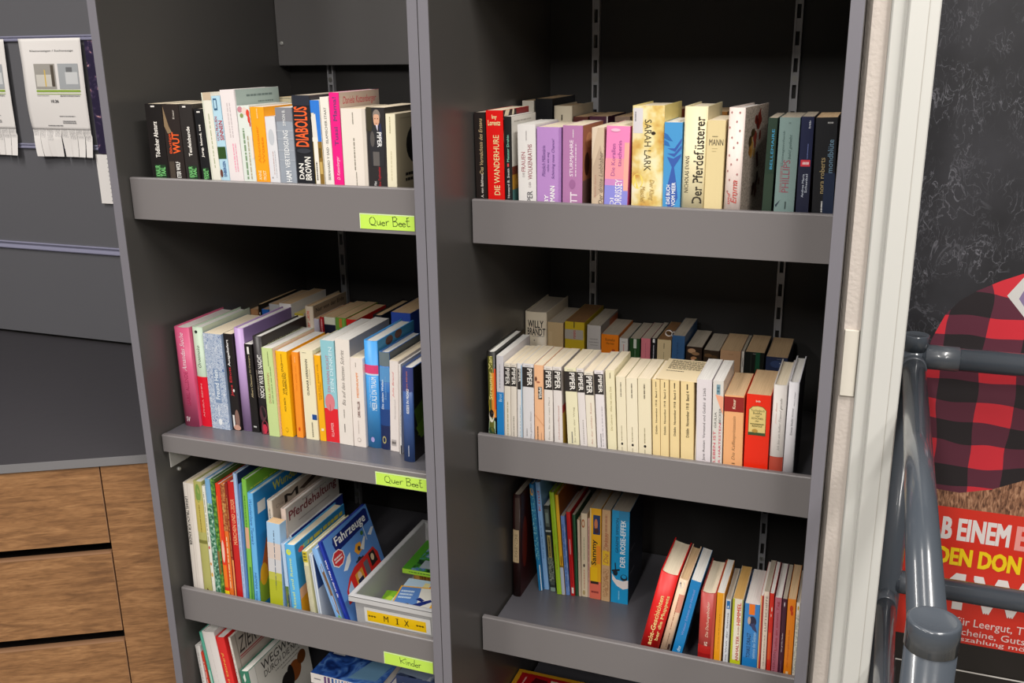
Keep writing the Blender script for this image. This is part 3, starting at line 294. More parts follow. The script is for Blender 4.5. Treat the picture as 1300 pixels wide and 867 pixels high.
('RT', 31, 'h', 0.47274, 0.166, 0.02676, 0.2125, 0.15, 0.0102, 'ead9d2', 'w', 'hardcover_book', 'hardcover with small dots on a pale pink spine and roses on the cover', 'books on the upper right shelf', [('c', 'S', 0.2, 0.963, 0.05, 0.0089, 'b07a78'), ('c', 'S', 0.7, 0.963, 0.05, 0.0089, 'b07a78'), ('c', 'S', 0.55, 0.8964, 0.05, 0.0089, 'b07a78'), ('c', 'S', 0.12, 0.852, 0.05, 0.0089, 'b07a78'), ('c', 'S', 0.75, 0.8298, 0.05, 0.0089, 'b07a78'), ('c', 'S', 0.3, 0.778, 0.05, 0.0089, 'b07a78'), ('c', 'S', 0.66, 0.741, 0.05, 0.0089, 'b07a78'), ('c', 'S', 0.45, 0.704, 0.05, 0.0089, 'b07a78'), ('c', 'S', 0.2, 0.6448, 0.05, 0.0089, 'b07a78'), ('c', 'S', 0.7, 0.6152, 0.05, 0.0089, 'b07a78'), ('c', 'S', 0.35, 0.5782, 0.05, 0.0089, 'b07a78'), ('c', 'S', 0.15, 0.5264, 0.05, 0.0089, 'b07a78'), ('c', 'S', 0.75, 0.5042, 0.05, 0.0089, 'b07a78'), ('c', 'S', 0.3, 0.4598, 0.05, 0.0089, 'b07a78'), ('c', 'S', 0.6, 0.4376, 0.05, 0.0089, 'b07a78'), ('c', 'S', 0.2, 0.371, 0.05, 0.0089, 'b07a78'), ('c', 'S', 0.8, 0.3562, 0.05, 0.0089, 'b07a78'), ('t', 'S', 'und', 0.2, 0.2748, 0.4, 0.3636, 'c85048', 'u', 'i'), ('t', 'S', 'Emma', 0.45, 0.2822, 0.8, 0.4598, 'c85048', 'u', 'i'), ('n', 'R', 0.0, 0.0, 1, 1.0, 'rose_paper'), ('c', 'R', 0.317, 0.6307, 0.048, 0.0266, 'b8863a'), ('c', 'R', 0.265, 0.6966, 0.043, 0.0518, 'b8863a'), ('c', 'R', 0.313, 0.6944, 0.042, 0.0274, 'b8863a'), ('c', 'R', 0.323, 0.7551, 0.031, 0.0414, 'c89a50'), ('c', 'R', 0.452, 0.6441, 0.044, 0.0407, 'c89a50'), ('c', 'R', 0.281, 0.7047, 0.06, 0.037, 'a87030'), ('c', 'R', 0.319, 0.6566, 0.073, 0.0466, 'c89a50'), ('c', 'R', 0.262, 0.6581, 0.062, 0.0311, 'a87030'), ('c', 'R', 0.359, 0.704, 0.049, 0.0266, 'c89a50'), ('c', 'R', 0.502, 0.869, 0.034, 0.0363, '5a1812'), ('c', 'R', 0.565, 0.8379, 0.062, 0.0266, '8a2c1c'), ('c', 'R', 0.456, 0.8934, 0.059, 0.0355, '8a2c1c'), ('c', 'R', 0.525, 0.8587, 0.044, 0.0385, '5a1812'), ('c', 'R', 0.464, 0.7166, 0.04, 0.0451, '8a2c1c'), ('c', 'R', 0.469, 0.8979, 0.043, 0.0229, '5a1812'), ('c', 'R', 0.607, 0.8897, 0.073, 0.0437, '5a1812'), ('c', 'R', 0.444, 0.7639, 0.073, 0.0451, 'a04030'), ('c', 'R', 0.647, 0.8838, 0.061, 0.0244, '8a2c1c'), ('c', 'R', 0.655, 0.7647, 0.041, 0.04, '8a2c1c'), ('c', 'R', 0.273, 0.7351, 0.032, 0.0274, '5a5030'), ('c', 'R', 0.38, 0.8009, 0.05, 0.0281, '4a3a20'), ('c', 'R', 0.238, 0.741, 0.063, 0.04, '4a3a20'), ('c', 'R', 0.317, 0.798, 0.056, 0.0318, '4a3a20'), ('c', 'R', 0.499, 0.368, 0.065, 0.034, '4a2c20'), ('c', 'R', 0.613, 0.3251, 0.048, 0.0229, '6a3a28'), ('c', 'R', 0.602, 0.3851, 0.049, 0.0289, '4a2c20'), ('c', 'R', 0.47, 0.3273, 0.041, 0.0281, '4a2c20'), ('c', 'R', 0.593, 0.3281, 0.045, 0.0488, '6a3a28'), ('c', 'R', 0.641, 0.4361, 0.048, 0.0488, '3a2018'), ('c', 'R', 0.739, 0.3954, 0.032, 0.0333, '6a3a28'), ('p', 'R', [(0.5, 0.926), (0.62, 0.9778), (0.66, 0.852), (0.58, 0.8372)], '8a2c1c'), ('p', 'R', [(0.52, 0.63), (0.6, 0.6448), (0.66, 0.5264), (0.58, 0.5116)], '5a2014')], -0.135),
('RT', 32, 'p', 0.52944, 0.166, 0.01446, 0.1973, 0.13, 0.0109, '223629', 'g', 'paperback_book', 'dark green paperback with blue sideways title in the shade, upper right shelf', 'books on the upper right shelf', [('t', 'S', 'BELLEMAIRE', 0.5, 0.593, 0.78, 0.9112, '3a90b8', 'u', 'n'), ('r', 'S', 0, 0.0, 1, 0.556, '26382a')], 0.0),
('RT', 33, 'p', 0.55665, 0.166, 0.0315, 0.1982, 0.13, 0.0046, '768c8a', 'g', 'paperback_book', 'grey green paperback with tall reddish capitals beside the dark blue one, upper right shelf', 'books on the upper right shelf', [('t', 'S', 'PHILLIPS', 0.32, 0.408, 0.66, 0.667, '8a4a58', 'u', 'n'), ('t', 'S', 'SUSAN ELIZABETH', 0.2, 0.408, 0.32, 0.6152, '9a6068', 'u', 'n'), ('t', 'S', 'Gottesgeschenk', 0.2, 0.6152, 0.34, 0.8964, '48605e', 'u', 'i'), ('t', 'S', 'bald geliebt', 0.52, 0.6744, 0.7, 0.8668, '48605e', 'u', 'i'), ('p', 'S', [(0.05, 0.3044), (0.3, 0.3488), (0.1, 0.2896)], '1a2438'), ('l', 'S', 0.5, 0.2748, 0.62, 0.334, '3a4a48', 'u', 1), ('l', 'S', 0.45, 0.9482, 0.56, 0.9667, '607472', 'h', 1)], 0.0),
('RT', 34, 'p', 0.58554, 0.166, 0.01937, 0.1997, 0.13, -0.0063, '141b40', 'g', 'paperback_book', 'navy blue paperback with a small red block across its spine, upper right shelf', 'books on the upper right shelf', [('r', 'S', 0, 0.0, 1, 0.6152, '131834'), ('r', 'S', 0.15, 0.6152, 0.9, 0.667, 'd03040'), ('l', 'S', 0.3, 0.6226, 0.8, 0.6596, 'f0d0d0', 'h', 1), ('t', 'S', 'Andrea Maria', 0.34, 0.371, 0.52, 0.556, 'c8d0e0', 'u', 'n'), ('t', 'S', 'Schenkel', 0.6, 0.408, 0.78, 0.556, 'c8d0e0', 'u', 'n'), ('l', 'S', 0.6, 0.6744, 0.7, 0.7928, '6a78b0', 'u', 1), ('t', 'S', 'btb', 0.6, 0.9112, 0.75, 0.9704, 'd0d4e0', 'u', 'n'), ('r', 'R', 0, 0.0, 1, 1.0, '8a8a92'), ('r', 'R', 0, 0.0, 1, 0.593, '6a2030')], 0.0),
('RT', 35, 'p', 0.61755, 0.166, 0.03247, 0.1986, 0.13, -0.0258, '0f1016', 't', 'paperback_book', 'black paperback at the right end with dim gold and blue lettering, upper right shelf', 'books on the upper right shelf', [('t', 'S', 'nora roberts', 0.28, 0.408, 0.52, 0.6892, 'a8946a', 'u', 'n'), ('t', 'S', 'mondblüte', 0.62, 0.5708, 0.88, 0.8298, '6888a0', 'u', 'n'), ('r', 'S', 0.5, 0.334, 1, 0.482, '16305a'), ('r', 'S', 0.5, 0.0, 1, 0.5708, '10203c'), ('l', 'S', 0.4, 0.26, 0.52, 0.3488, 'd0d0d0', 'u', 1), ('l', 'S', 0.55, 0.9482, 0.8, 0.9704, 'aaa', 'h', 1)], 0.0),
('RT', 36, 'p', 0.03906, 0.4, 0.02408, 0.209, 0.14, 0.0, 'd9d2c4', 't', 'paperback_book', 'plain cream book in the back row beside the black one, upper right shelf', 'back row of books on the upper right shelf', [], 0.0),
('RT', 37, 'p', 0.07208, 0.4, 0.03571, 0.2132, 0.15, 0.0, '121216', 't', 'paperback_book', 'tall black book standing in back row, upper right shelf', 'back row of books on the upper right shelf', [], 0.0),
('RT', 38, 'h', 0.11623, 0.38, 0.03636, 0.2006, 0.15, 0.0, 'd8ccb4', 't', 'hardcover_book', 'cream hardcover in the back row with a small dark mark on its spine', 'back row of books on the upper right shelf', [('l', 'S', 0.4, 0.865, 0.55, 0.9175, '4a4030', 'u', 1)], 0.0),
('RT', 39, 'p', 0.15252, 0.38, 0.029, 0.1808, 0.14, 0.0, '5a2a24', 't', 'paperback_book', 'dark red paperback in the back row beside the maroon one, upper right shelf', 'back row of books on the upper right shelf', [], 0.0),
('RT', 40, 'p', 0.18811, 0.38, 0.03618, 0.1819, 0.14, 0.0, '4a2036', 't', 'paperback_book', 'maroon paperback in the back row behind the mauve one, upper right shelf', 'back row of books on the upper right shelf', [('r', 'S', 0.93, 0.0, 1, 1.0, 'c8c0b8')], 0.0),
('RT', 41, 'p', 0.2343, 0.38, 0.02927, 0.1818, 0.14, 0.0, '8a7464', 't', 'paperback_book', 'brownish paperback in the back row behind the pink one, upper right shelf', 'back row of books on the upper right shelf', [], 0.0),
('RT', 42, 'p', 0.33198, 0.37, 0.01776, 0.1948, 0.14, 0.0, 'c05a28', 't', 'paperback_book', 'orange book in the back row seen beside the yellow hardcover, upper right shelf', 'back row of books on the upper right shelf', [], 0.0),
('RT', 43, 'p', 0.41543, 0.37, 0.03027, 0.1932, 0.14, 0.0, '8a5a20', 't', 'paperback_book', 'brown and orange book in the back row above the pale yellow paperback, upper right shelf', 'back row of books on the upper right shelf', [('r', 'S', 0.3, 0.9, 0.7, 0.95, '5a3410')], 0.0),
('LM', 44, 'h', -0.59483, 0.0813, 0.03673, 0.2132, 0.165, -0.0013, 'dc5f88', 'w', 'hardcover_book', 'rose pink hardcover at the left end with white and red lettering, middle left shelf', 'books on the middle left shelf', [('t', 'S', 'ISABEL ALLENDE', 0.42, 0.22, 0.66, 0.56, 'b02a58', 'u', 'n'), ('t', 'S', 'Amandas Suche', 0.36, 0.57, 0.64, 0.95, 'f8e4ec', 'u', 'i'), ('t', 'S', 'SV', 0.22, 0.05, 0.5, 0.1, 'f8e8ee', 'h', 'b')], 0.0),
('LM', 45, 'h', -0.56301, 0.0898, 0.0249, 0.2146, 0.165, 0.0034, 'c4d8c2', 'w', 'hardcover_book', 'pale mint hardcover with a bright red lower half, middle left shelf', 'books on the middle left shelf', [('r', 'S', 0, 0.0, 1, 0.51, 'e60f2c'), ('t', 'S', 'Oroonoko', 0.32, 0.6, 0.62, 0.82, '3a4a3c', 'u', 'i'), ('t', 'S', 'APHRA BEHN', 0.34, 0.1, 0.5, 0.44, 'f2a8a8', 'u', 'n'), ('c', 'S', 0.45, 0.955, 0.14, 0.015, '26302a'), ('r', 'R', 0, 0.0, 1, 1, 'c2cdb9')], 0.0),
('LM', 46, 'p', -0.52508, 0.0885, 0.04366, 0.2047, 0.15, 0.0034, '8ea3c2', 'c', 'paperback_book', 'blue floral paperback with white swirls and pale lettering, middle left shelf', 'books on the middle left shelf', [('n', 'S', 0, 0.0, 1, 1, 'blue_floral'), ('r', 'S', 0.35, 0.28, 0.68, 0.64, '7e95b8'), ('t', 'S', 'Freund Hein', 0.38, 0.32, 0.62, 0.63, 'e6eef6', 'u', 'b'), ('c', 'S', 0.5, 0.08, 0.1, 0.035, 'eef2f6'), ('l', 'S', 0.42, 0.15, 0.54, 0.26, 'dfe6f0', 'u', 1)], 0.0),
('LM', 47, 'p', -0.491, 0.094, 0.02093, 0.2063, 0.13, -0.0027, '1f1a1b', 'c', 'paperback_book', 'black paperback with red and white sideways title beside the lilac hardcover, middle left shelf', 'books on the middle left shelf', [('t', 'S', 'Jane Elliott', 0.26, 0.36, 0.6, 0.66, 'd8303a', 'u', 'n'), ('t', 'S', 'Ausgeliefert', 0.26, 0.67, 0.58, 0.94, 'f2f0f0', 'u', 'b'), ('r', 'S', 0.18, 0.03, 0.38, 0.16, 'e8e6e4'), ('c', 'S', 0.7, 0.12, 0.26, 0.1, '8a6a60'), ('c', 'S', 0.6, 0.03, 0.4, 0.03, 'c89a88'), ('c', 'S', 0.62, 0.42, 0.1, 0.015, 'eee')], 0.0),
('LM', 48, 'h', -0.46876, 0.0974, 0.02214, 0.219, 0.175, 0.0026, 'b899cd', 'w', 'hardcover_book', 'plain lilac hardcover standing taller than the thin black book, middle left shelf', 'books on the middle left shelf', [('r', 'R', 0, 0.0, 1, 1, '8a72a4')], 0.0),
('LM', 49, 'p', -0.44782, 0.0975, 0.01798, 0.1877, 0.13, 0.0002, '1c1919', 'w', 'paperback_book', 'thin black paperback with a white mark near its head, middle left shelf', 'books on the middle left shelf', [('r', 'S', 0.35, 0.89, 0.6, 0.97, 'f0eeea'), ('t', 'S', 'Albert Chenoul', 0.4, 0.4, 0.64, 0.66, 'c8b890', 'u', 'n'), ('t', 'S', 'Der Champagner', 0.4, 0.68, 0.64, 0.88, 'c8b890', 'u', 'n'), ('l', 'S', 0.3, 0.05, 0.7, 0.08, 'ddd', 'h', 1)], 0.0),
('LM', 50, 'h', -0.42331, 0.093, 0.0205, 0.2069, 0.165, 0.0, '272224', 'w', 'hardcover_book', 'black hardcover with bold white title and a wide dark cover, middle left shelf', 'books on the middle left shelf', [('t', 'S', 'NOCH WAR ES NACHT', 0.44, 0.38, 0.86, 0.82, 'f4f2f0', 'u', 'b'), ('t', 'S', 'ANTONELLA LATTANZI', 0.1, 0.38, 0.3, 0.66, 'a89c90', 'u', 'n'), ('c', 'S', 0.6, 0.05, 0.4, 0.1, '8a3040'), ('c', 'S', 0.6, 0.06, 0.24, 0.05, 'c83048'), ('c', 'S', 0.5, 0.22, 0.4, 0.08, '503038'), ('r', 'R', 0, 0.0, 1, 1, '2a2423'), ('t', 'R', 'ANTONELLA LATTANZI', 0.1, 0.865, 0.92, 0.91, 'a89a80', 'h', 'n')], 0.0),
('LM', 51, 'p', -0.39891, 0.0908, 0.02444, 0.1863, 0.155, -0.003, 'c8dc96', 'w', 'paperback_book', 'lime green paperback with small red lettering next to a yellow one, middle left shelf', 'books on the middle left shelf', [('t', 'S', 'DORA HELDMANN', 0.3, 0.38, 0.52, 0.72, 'b07a60', 'u', 'n'), ('l', 'S', 0.62, 0.38, 0.76, 0.8, '8aa468', 'u', 1), ('l', 'S', 0.5, 0.8, 0.62, 0.96, '7a8a58', 'u', 1), ('r', 'R', 0, 0.0, 1, 1, 'f0d0b8')], 0.0),
('LM', 52, 'p', -0.37328, 0.0991, 0.02577, 0.1798, 0.145, 0.0003, 'fac213', 'w', 'paperback_book', 'golden yellow paperback between the lime and the orange ones, middle left shelf', 'books on the middle left shelf', [('t', 'S', 'WIR WOLLEN SPASS', 0.42, 0.5, 0.62, 0.86, '5a4408', 'u', 'n'), ('t', 'S', 'IN LIEBERLAND', 0.64, 0.5, 0.8, 0.76, '5a4408', 'u', 'n'), ('t', 'S', 'NICK BARTH', 0.44, 0.3, 0.6, 0.46, '5a4408', 'u', 'n'), ('l', 'S', 0.45, 0.85, 0.58, 0.97, 'a87c08', 'u', 1), ('c', 'S', 0.5, 0.08, 0.12, 0.03, 'c89608'), ('c', 'S', 0.5, 0.08, 0.09, 0.02, 'fac213')], 0.0),
('LM', 53, 'p', -0.34603, 0.1021, 0.01457, 0.1799, 0.14, 0.0127, 'f9962a', 'c', 'paperback_book', 'orange paperback beside the pale cream one with a tiny red emblem, middle left shelf', 'books on the middle left shelf', [('t', 'S', 'Wir gehen mit', 0.42, 0.55, 0.64, 0.84, 'e07010', 'u', 'n'), ('c', 'S', 0.5, 0.1, 0.14, 0.025, 'd84a14'), ('l', 'S', 0.4, 0.88, 0.55, 0.95, 'fbc890', 'u', 1)], 0.0),
('LM', 54, 'p', -0.31671, 0.101, 0.02914, 0.187, 0.145, 0.0013, 'efe6c4', 'c', 'paperback_book', 'pale cream paperback with widely spaced letters and a blue square, middle left shelf', 'books on the middle left shelf', [('t', 'S', 'GUNNAR HERRMANN', 0.36, 0.5, 0.54, 0.9, '4a4436', 'u', 'b'), ('l', 'S', 0.62, 0.62, 0.7, 0.8, 'b8ac88', 'u', 1), ('r', 'S', 0.55, 0.23, 0.98, 0.29, '1f4a90'), ('r', 'S', 0.55, 0.23, 0.62, 0.29, 'eef0f0'), ('l', 'S', 0.5, 0.03, 0.66, 0.2, '8a846c', 'u', 1), ('l', 'S', 0.2, 0.965, 0.5, 0.975, '8a846c', 'h', 1)], 0.0),
('LM', 55, 'p', -0.29212, 0.1014, 0.01376, 0.1784, 0.13, -0.0056, 'f8b414', 'c', 'paperback_book', 'narrow amber paperback lower than the turquoise and red one, middle left shelf', 'books on the middle left shelf', [('t', 'S', 'WER HAT ANGST VOR', 0.35, 0.48, 0.6, 0.9, 'a87010', 'u', 'n'), ('t', 'S', 'EDWARD', 0.66, 0.5, 0.85, 0.7, 'a87010', 'u', 'n'), ('r', 'S', 0.35, 0.12, 0.75, 0.15, 'f2e8c8')], 0.0),
('LM', 56, 'p', -0.26921, 0.1014, 0.02994, 0.2108, 0.165, 0.0026, '93cad6', 'w', 'paperback_book', 'turquoise paperback with a red lower third and a red tree disc, middle left shelf', 'books on the middle left shelf', [('r', 'S', 0, 0.0, 1, 0.34, 'e2242e'), ('c', 'S', 0.45, 0.4, 0.36, 0.085, 'dc8088'), ('r', 'S', 0.42, 0.3, 0.46, 0.38, 'c04048'), ('t', 'S', 'EIN MANN SUCHT', 0.34, 0.5, 0.54, 0.86, 'c07898', 'u', 'n'), ('t', 'S', 'SEIN DENKEN', 0.58, 0.5, 0.84, 0.94, 'd8eef6', 'u', 'n'), ('t', 'S', 'KLAPPER', 0.42, 0.06, 0.62, 0.2, 'f4c0c0', 'u', 'n')], 0.0),
('LM', 57, 'p', -0.23828, 0.0991, 0.03098, 0.2169, 0.165, 0.0209, 'eae2da', 'w', 'paperback_book', 'white paperback with grey italic title and a grey cover photo, middle left shelf', 'books on the middle left shelf', [('t', 'S', 'Bis auf den letzten Schritt', 0.34, 0.38, 0.58, 0.9, '77706a', 'u', 'i'), ('l', 'S', 0.38, 0.26, 0.5, 0.34, '9a948c', 'u', 1), ('l', 'S', 0.38, 0.12, 0.5, 0.2, '6a645e', 'u', 1), ('r', 'R', 0.0, 0.0, 1, 1, '8e8a8c'), ('r', 'R', 0, 0.0, 1, 0.7, 'a89a90')], 0.0),
('LM', 58, 'p', -0.20784, 0.0987, 0.02699, 0.1826, 0.13, 0.0156, 'ede3dc', 'c', 'paperback_book', 'cream paperback with an orange word halfway up its spine, middle left shelf', 'books on the middle left shelf', [('t', 'S', 'MEISENKAMPF', 0.42, 0.56, 0.6, 0.84, 'e88a3a', 'u', 'b'), ('t', 'S', 'DIRK MILLER', 0.44, 0.34, 0.64, 0.52, '6a3a38', 'u', 'b'), ('c', 'S', 0.46, 0.08, 0.14, 0.025, 'b8aca4'), ('c', 'S', 0.46, 0.08, 0.11, 0.018, 'ede3dc'), ('l', 'S', 0.42, 0.15, 0.5, 0.3, 'b8aca4', 'u', 1), ('l', 'S', 0.4, 0.9, 0.48, 0.95, '8a8078', 'u', 1)], 0.0),
('LM', 59, 'h', -0.17951, 0.1024, 0.02868, 0.2181, 0.16, 0.0169, '48a4ee', 'w', 'hardcover_book', 'bright blue hardcover with a pink band near its head, middle left shelf', 'books on the middle left shelf', [('r', 'S', 0, 0.7, 1, 0.78, 'e0447a'), ('r', 'S', 0, 0.685, 1, 0.7, 'c8e0f4'), ('t', 'S', 'MEER ALS EIN TRAUM', 0.5, 0.36, 0.84, 0.67, 'e8f4fc', 'u', 'b'), ('t', 'S', 'Zehn Tage Geschichten', 0.32, 0.38, 0.46, 0.67, 'bfe0f8', 'u', 'n'), ('c', 'S', 0.45, 0.08, 0.14, 0.025, 'a8a0d8'), ('r', 'R', 0, 0.0, 1, 1, '4a9ac4'), ('c', 'R', 0.3, 0.95, 0.1, 0.04, '6a4028'), ('c', 'R', 0.55, 0.96, 0.1, 0.04, '7a4a30')], 0.0),
('LM', 60, 'h', -0.15382, 0.1024, 0.02133, 0.1986, 0.15, 0.0317, '2e6fb8', 'w', 'hardcover_book', 'hardcover shading from grey head over blue to navy foot, middle left shelf', 'books on the middle left shelf', [('r', 'S', 0, 0.86, 1, 1, '6c7a80'), ('r', 'S', 0, 0.7, 1, 0.85, '5a98d0'), ('r', 'S', 0, 0.42, 1, 0.6, '2a62ac'), ('r', 'S', 0, 0.0, 1, 0.42, '1c2a58'), ('r', 'S', 0, 0.25, 1, 0.42, '204484'), ('t', 'S', 'Die sieben Wellen', 0.2, 0.42, 0.42, 0.72, 'e0eaf4', 'u', 'b'), ('t', 'S', 'Sturmzeit', 0.52, 0.52, 0.7, 0.76, '7aa8d8', 'u', 'n'), ('c', 'S', 0.4, 0.1, 0.2, 0.04, 'b0a870'), ('c', 'S', 0.4, 0.1, 0.12, 0.025, '2a3050'), ('r', 'R', 0, 0.0, 1, 1, '3a5a78'), ('r', 'R', 0, 0.86, 1, 1, '5a6468'), ('c', 'R', 0.5, 0.84, 0.12, 0.07, '8a5a40')], 0.0),
('LM', 61, 'p', -0.13315, 0.1004, 0.01867, 0.1842, 0.14, 0.0415, 'e9e0dc', 'c', 'paperback_book', 'white paperback with red italic lettering beside a slim white one, middle left shelf', 'books on the middle left shelf', [('t', 'S', 'Julia Brand', 0.3, 0.6, 0.54, 0.88, 'd86a6a', 'u', 'i'), ('t', 'S', 'Herzensbruch', 0.5, 0.36, 0.66, 0.58, 'b0a8a8', 'u', 'i'), ('r', 'S', 0.15, 0.06, 0.7, 0.13, 'b8b0ae'), ('l', 'S', 0.2, 0.07, 0.65, 0.12, '605a58', 'h', 1)], 0.0),
('LM', 62, 'p', -0.11641, 0.0925, 0.00429, 0.1819, 0.13, 0.0376, 'e8e4e0', 'w', 'paperback_book', 'slim white paperback squeezed before the dark blue one at the right end, middle left shelf', 'books on the middle left shelf', [('r', 'S', 0.5, 0.0, 1, 0.1, '2a2a2a'), ('l', 'S', 0.6, 0.2, 0.8, 0.5, '444', 'u', 1)], 0.0),
('LM', 63, 'h', -0.08528, 0.0635, 0.02173, 0.1871, 0.15, 0.0282, '41609f', 'w', 'hardcover_book', 'slate blue hardcover at the right end with a dark green cover, middle left shelf', 'books on the middle left shelf', [('r', 'S', 0, 0.75, 1, 1, '3c4684'), ('t', 'S', 'KISSES IN MONO', 0.4, 0.52, 0.64, 0.78, 'f0f2f6', 'u', 'b'), ('t', 'S', 'JAN REHM', 0.42, 0.76, 0.58, 0.96, 'd07a5a', 'u', 'n'), ('l', 'S', 0.5, 0.06, 0.6, 0.18, 'd8e0f0', 'u', 1), ('r', 'R', 0, 0.0, 1, 1, '14151c'), ('p', 'R', [(0, 0.55), (0.3, 0.62), (0.5, 0.75), (0.5, 0.4), (0.1, 0.35)], '3f5a22'), ('p', 'R', [(0.05, 0.35), (0.6, 0.5), (0.9, 0.7), (0.85, 0.35), (0.2, 0.2)], '557a20'), ('r', 'R', 0, 0.0, 1, 0.18, '1e1a20'), ('r', 'R', 0.1, 0.25, 0.8, 0.27, '607a30')], 0.0),
('LM', 64, 'p', -0.61589, 0.36, 0.01932, 0.1787, 0.15, 0.0, 'b8865e', 't', 'paperback_book', 'tan book at the left end of the back row, middle left shelf', 'back row of books on the middle left shelf', [], 0.0),
('LM', 65, 'p', -0.59968, 0.36, 0.00841, 0.1922, 0.15, 0.0, '16120f', 't', 'paperback_book', 'slim black book in the back row with white figures at its spine, middle left shelf', 'back row of books on the middle left shelf', [('t', 'S', '12', 0.3, 0.8308, 0.6, 0.906, 'e8e0d8', 'u', 'b')], 0.0),
('LM', 66, 'p', -0.58594, 0.36, 0.01772, 0.1814, 0.13, 0.0, '2a68c0', 't', 'paperback_book', 'low blue book in the back row beside the black one, middle left shelf', 'back row of books on the middle left shelf', [], 0.0),
('LM', 67, 'p', -0.56155, 0.36, 0.02563, 0.1955, 0.14, 0.0, 'bcbcc0', 't', 'paperback_book', 'pale grey book in the back row left of the white one, middle left shelf', 'back row of books on the middle left shelf', [], 0.0),
('LM', 68, 'p', -0.53148, 0.36, 0.03109, 0.1991, 0.15, 0.0, 'e2dede', 't', 'paperback_book', 'white book in the back row with blue lettering upright on its spine, middle left shelf', 'back row of books on the middle left shelf', [('t', 'S', 'KfP', 0.35, 0.765, 0.8, 0.906, '3a78b8', 'u', 'i')], 0.0),
('LM', 69, 'p', -0.49642, 0.36, 0.02362, 0.1794, 0.14, 0.0, 'd8d0bc', 'y', 'paperback_book', 'low cream book in the back row with three grey bars on its spine', 'back row of books on the middle left shelf', [('r', 'S', 0, 0.9718, 1, 1.0, 'a8982e'), ('r', 'S', 0.45, 0.8928, 0.9, 0.9267, '8a8478'), ('r', 'S', 0.45, 0.8252, 0.9, 0.859, '8a8478'), ('r', 'S', 0.45, 0.7603, 0.9, 0.7941, '8a8478')], 0.0),
('LM', 70, 'h', -0.47071, 0.36, 0.0203, 0.1977, 0.15, 0.0, 'cbbba6', 't', 'hardcover_book', 'beige hardcover in the back row with a red sideways title, middle left shelf', 'back row of books on the middle left shelf', [('t', 'S', 'später Licht', 0.15, 0.6651, 0.7, 0.9471, 'd84a38', 'u', 'b'), ('r', 'R', 0, 0.0, 1, 1.0, '9a8a74'), ('t', 'R', 'Nur von der Erde', 0.06, 0.9154, 0.92, 0.9647, '2a201c', 'h', 'b')], 0.0),
('LM', 71, 'p', -0.45309, 0.36, 0.0129, 0.1704, 0.13, 0.0, 'ccc6d4', 't', 'paperback_book', 'low lavender white book in back row, middle left shelf', 'back row of books on the middle left shelf', [], 0.0),
('LM', 72, 'p', -0.43893, 0.36, 0.00995, 0.1754, 0.14, 0.0, 'b01c24', 't', 'paperback_book', 'slim red book in the back row next to a white and navy one', 'back row of books on the middle left shelf', [('l', 'S', 0.3, 0.7885, 0.7, 0.9765, 'e8c0c0', 'u', 1)], 0.0),
('LM', 73, 'p', -0.41846, 0.36, 0.02795, 0.1767, 0.15, 0.0, 'd6d6c2', 't', 'paperback_book', 'white book with navy lower half in back row, middle left shelf', 'back row of books on the middle left shelf', [('r', 'S', 0, 0.0, 1, 0.9046, '181c30')], 0.0),
('LM', 74, 'p', -0.39031, 0.36, 0.02629, 0.1779, 0.15, 0.0, '6a9a3a', 't', 'paperback_book', 'green book with an orange stripe in back row, middle left shelf', 'back row of books on the middle left shelf', [('r', 'S', 0.35, 0.8731, 0.62, 0.9859, 'c87a3a'), ('r', 'S', 0.7, 0.8731, 0.85, 0.9859, '7aa848')], 0.0),
('LM', 75, 'p', -0.36371, 0.36, 0.02524, 0.1762, 0.14, 0.0, 'c42420', 't', 'paperback_book', 'red book in the back row with a rounded shoulder, middle left shelf', 'back row of books on the middle left shelf', [], 0.0),
('LM', 76, 'h', -0.29942, 0.36, 0.02251, 0.1913, 0.15, 0.0, '15161c', 't', 'hardcover_book', 'black hardcover in the back row with a small white curved mark, middle left shelf', 'back row of books on the middle left shelf', [('p', 'S', [(0.3, 0.8684), (0.45, 0.9248), (0.6, 0.9154), (0.8, 0.8966), (0.6, 0.8496), (0.5, 0.859)], 'e8e8f0'), ('p', 'S', [(0.3, 0.9154), (0.5, 0.9286), (0.45, 0.906)], 'e8e8f0')], 0.0),
('LM', 77, 'p', -0.23095, 0.34, 0.04601, 0.2077, 0.15, 0.0, '2c4ca8', 't', 'paperback_book', 'thick cobalt blue book at the right of the back row, middle left shelf', 'back row of books on the middle left shelf', [('r', 'S', 0, 0.8355, 1, 0.906, '3458b4')], 0.0),
('RM', 78, 'h', 0.04378, 0.166, 0.01782, 0.2074, 0.165, -0.0012, '141210', 'w', 'hardcover_book', 'black hardcover at the left end with a yellow and orange painted spine, middle right shelf', 'books on the middle right shelf', [('r', 'S', 0.2, 0.0, 0.75, 0.9605, '6a6a28'), ('r', 'S', 0.55, 0.368, 1, 0.8025, 'e08a2a'), ('p', 'S', [(0.2, 0.526), (0.5, 0.8025), (0.75, 0.842), (0.75, 0.447), (0.3, 0.368)], 'd8c040'), ('t', 'S', 'Streuner Man', 0.25, 0.5418, 0.65, 0.9605, 'e6da8a', 'u', 'b'), ('c', 'S', 0.5, 0.3838, 0.3, 0.0632, 'e8e0d0'), ('p', 'S', [(0.1, 0.21), (0.9, 0.21), (0.9, 0.3285), (0.5, 0.368), (0.2, 0.3285)], 'a8c0a0'), ('c', 'S', 0.5, 0.2416, 0.34, 0.0316, '2a4a30'), ('c', 'S', 0.5, 0.4075, 0.25, 0.0395, '1a1414'), ('r', 'S', 0.85, 0.447, 1, 0.842, 'd84a20')], 0.0),
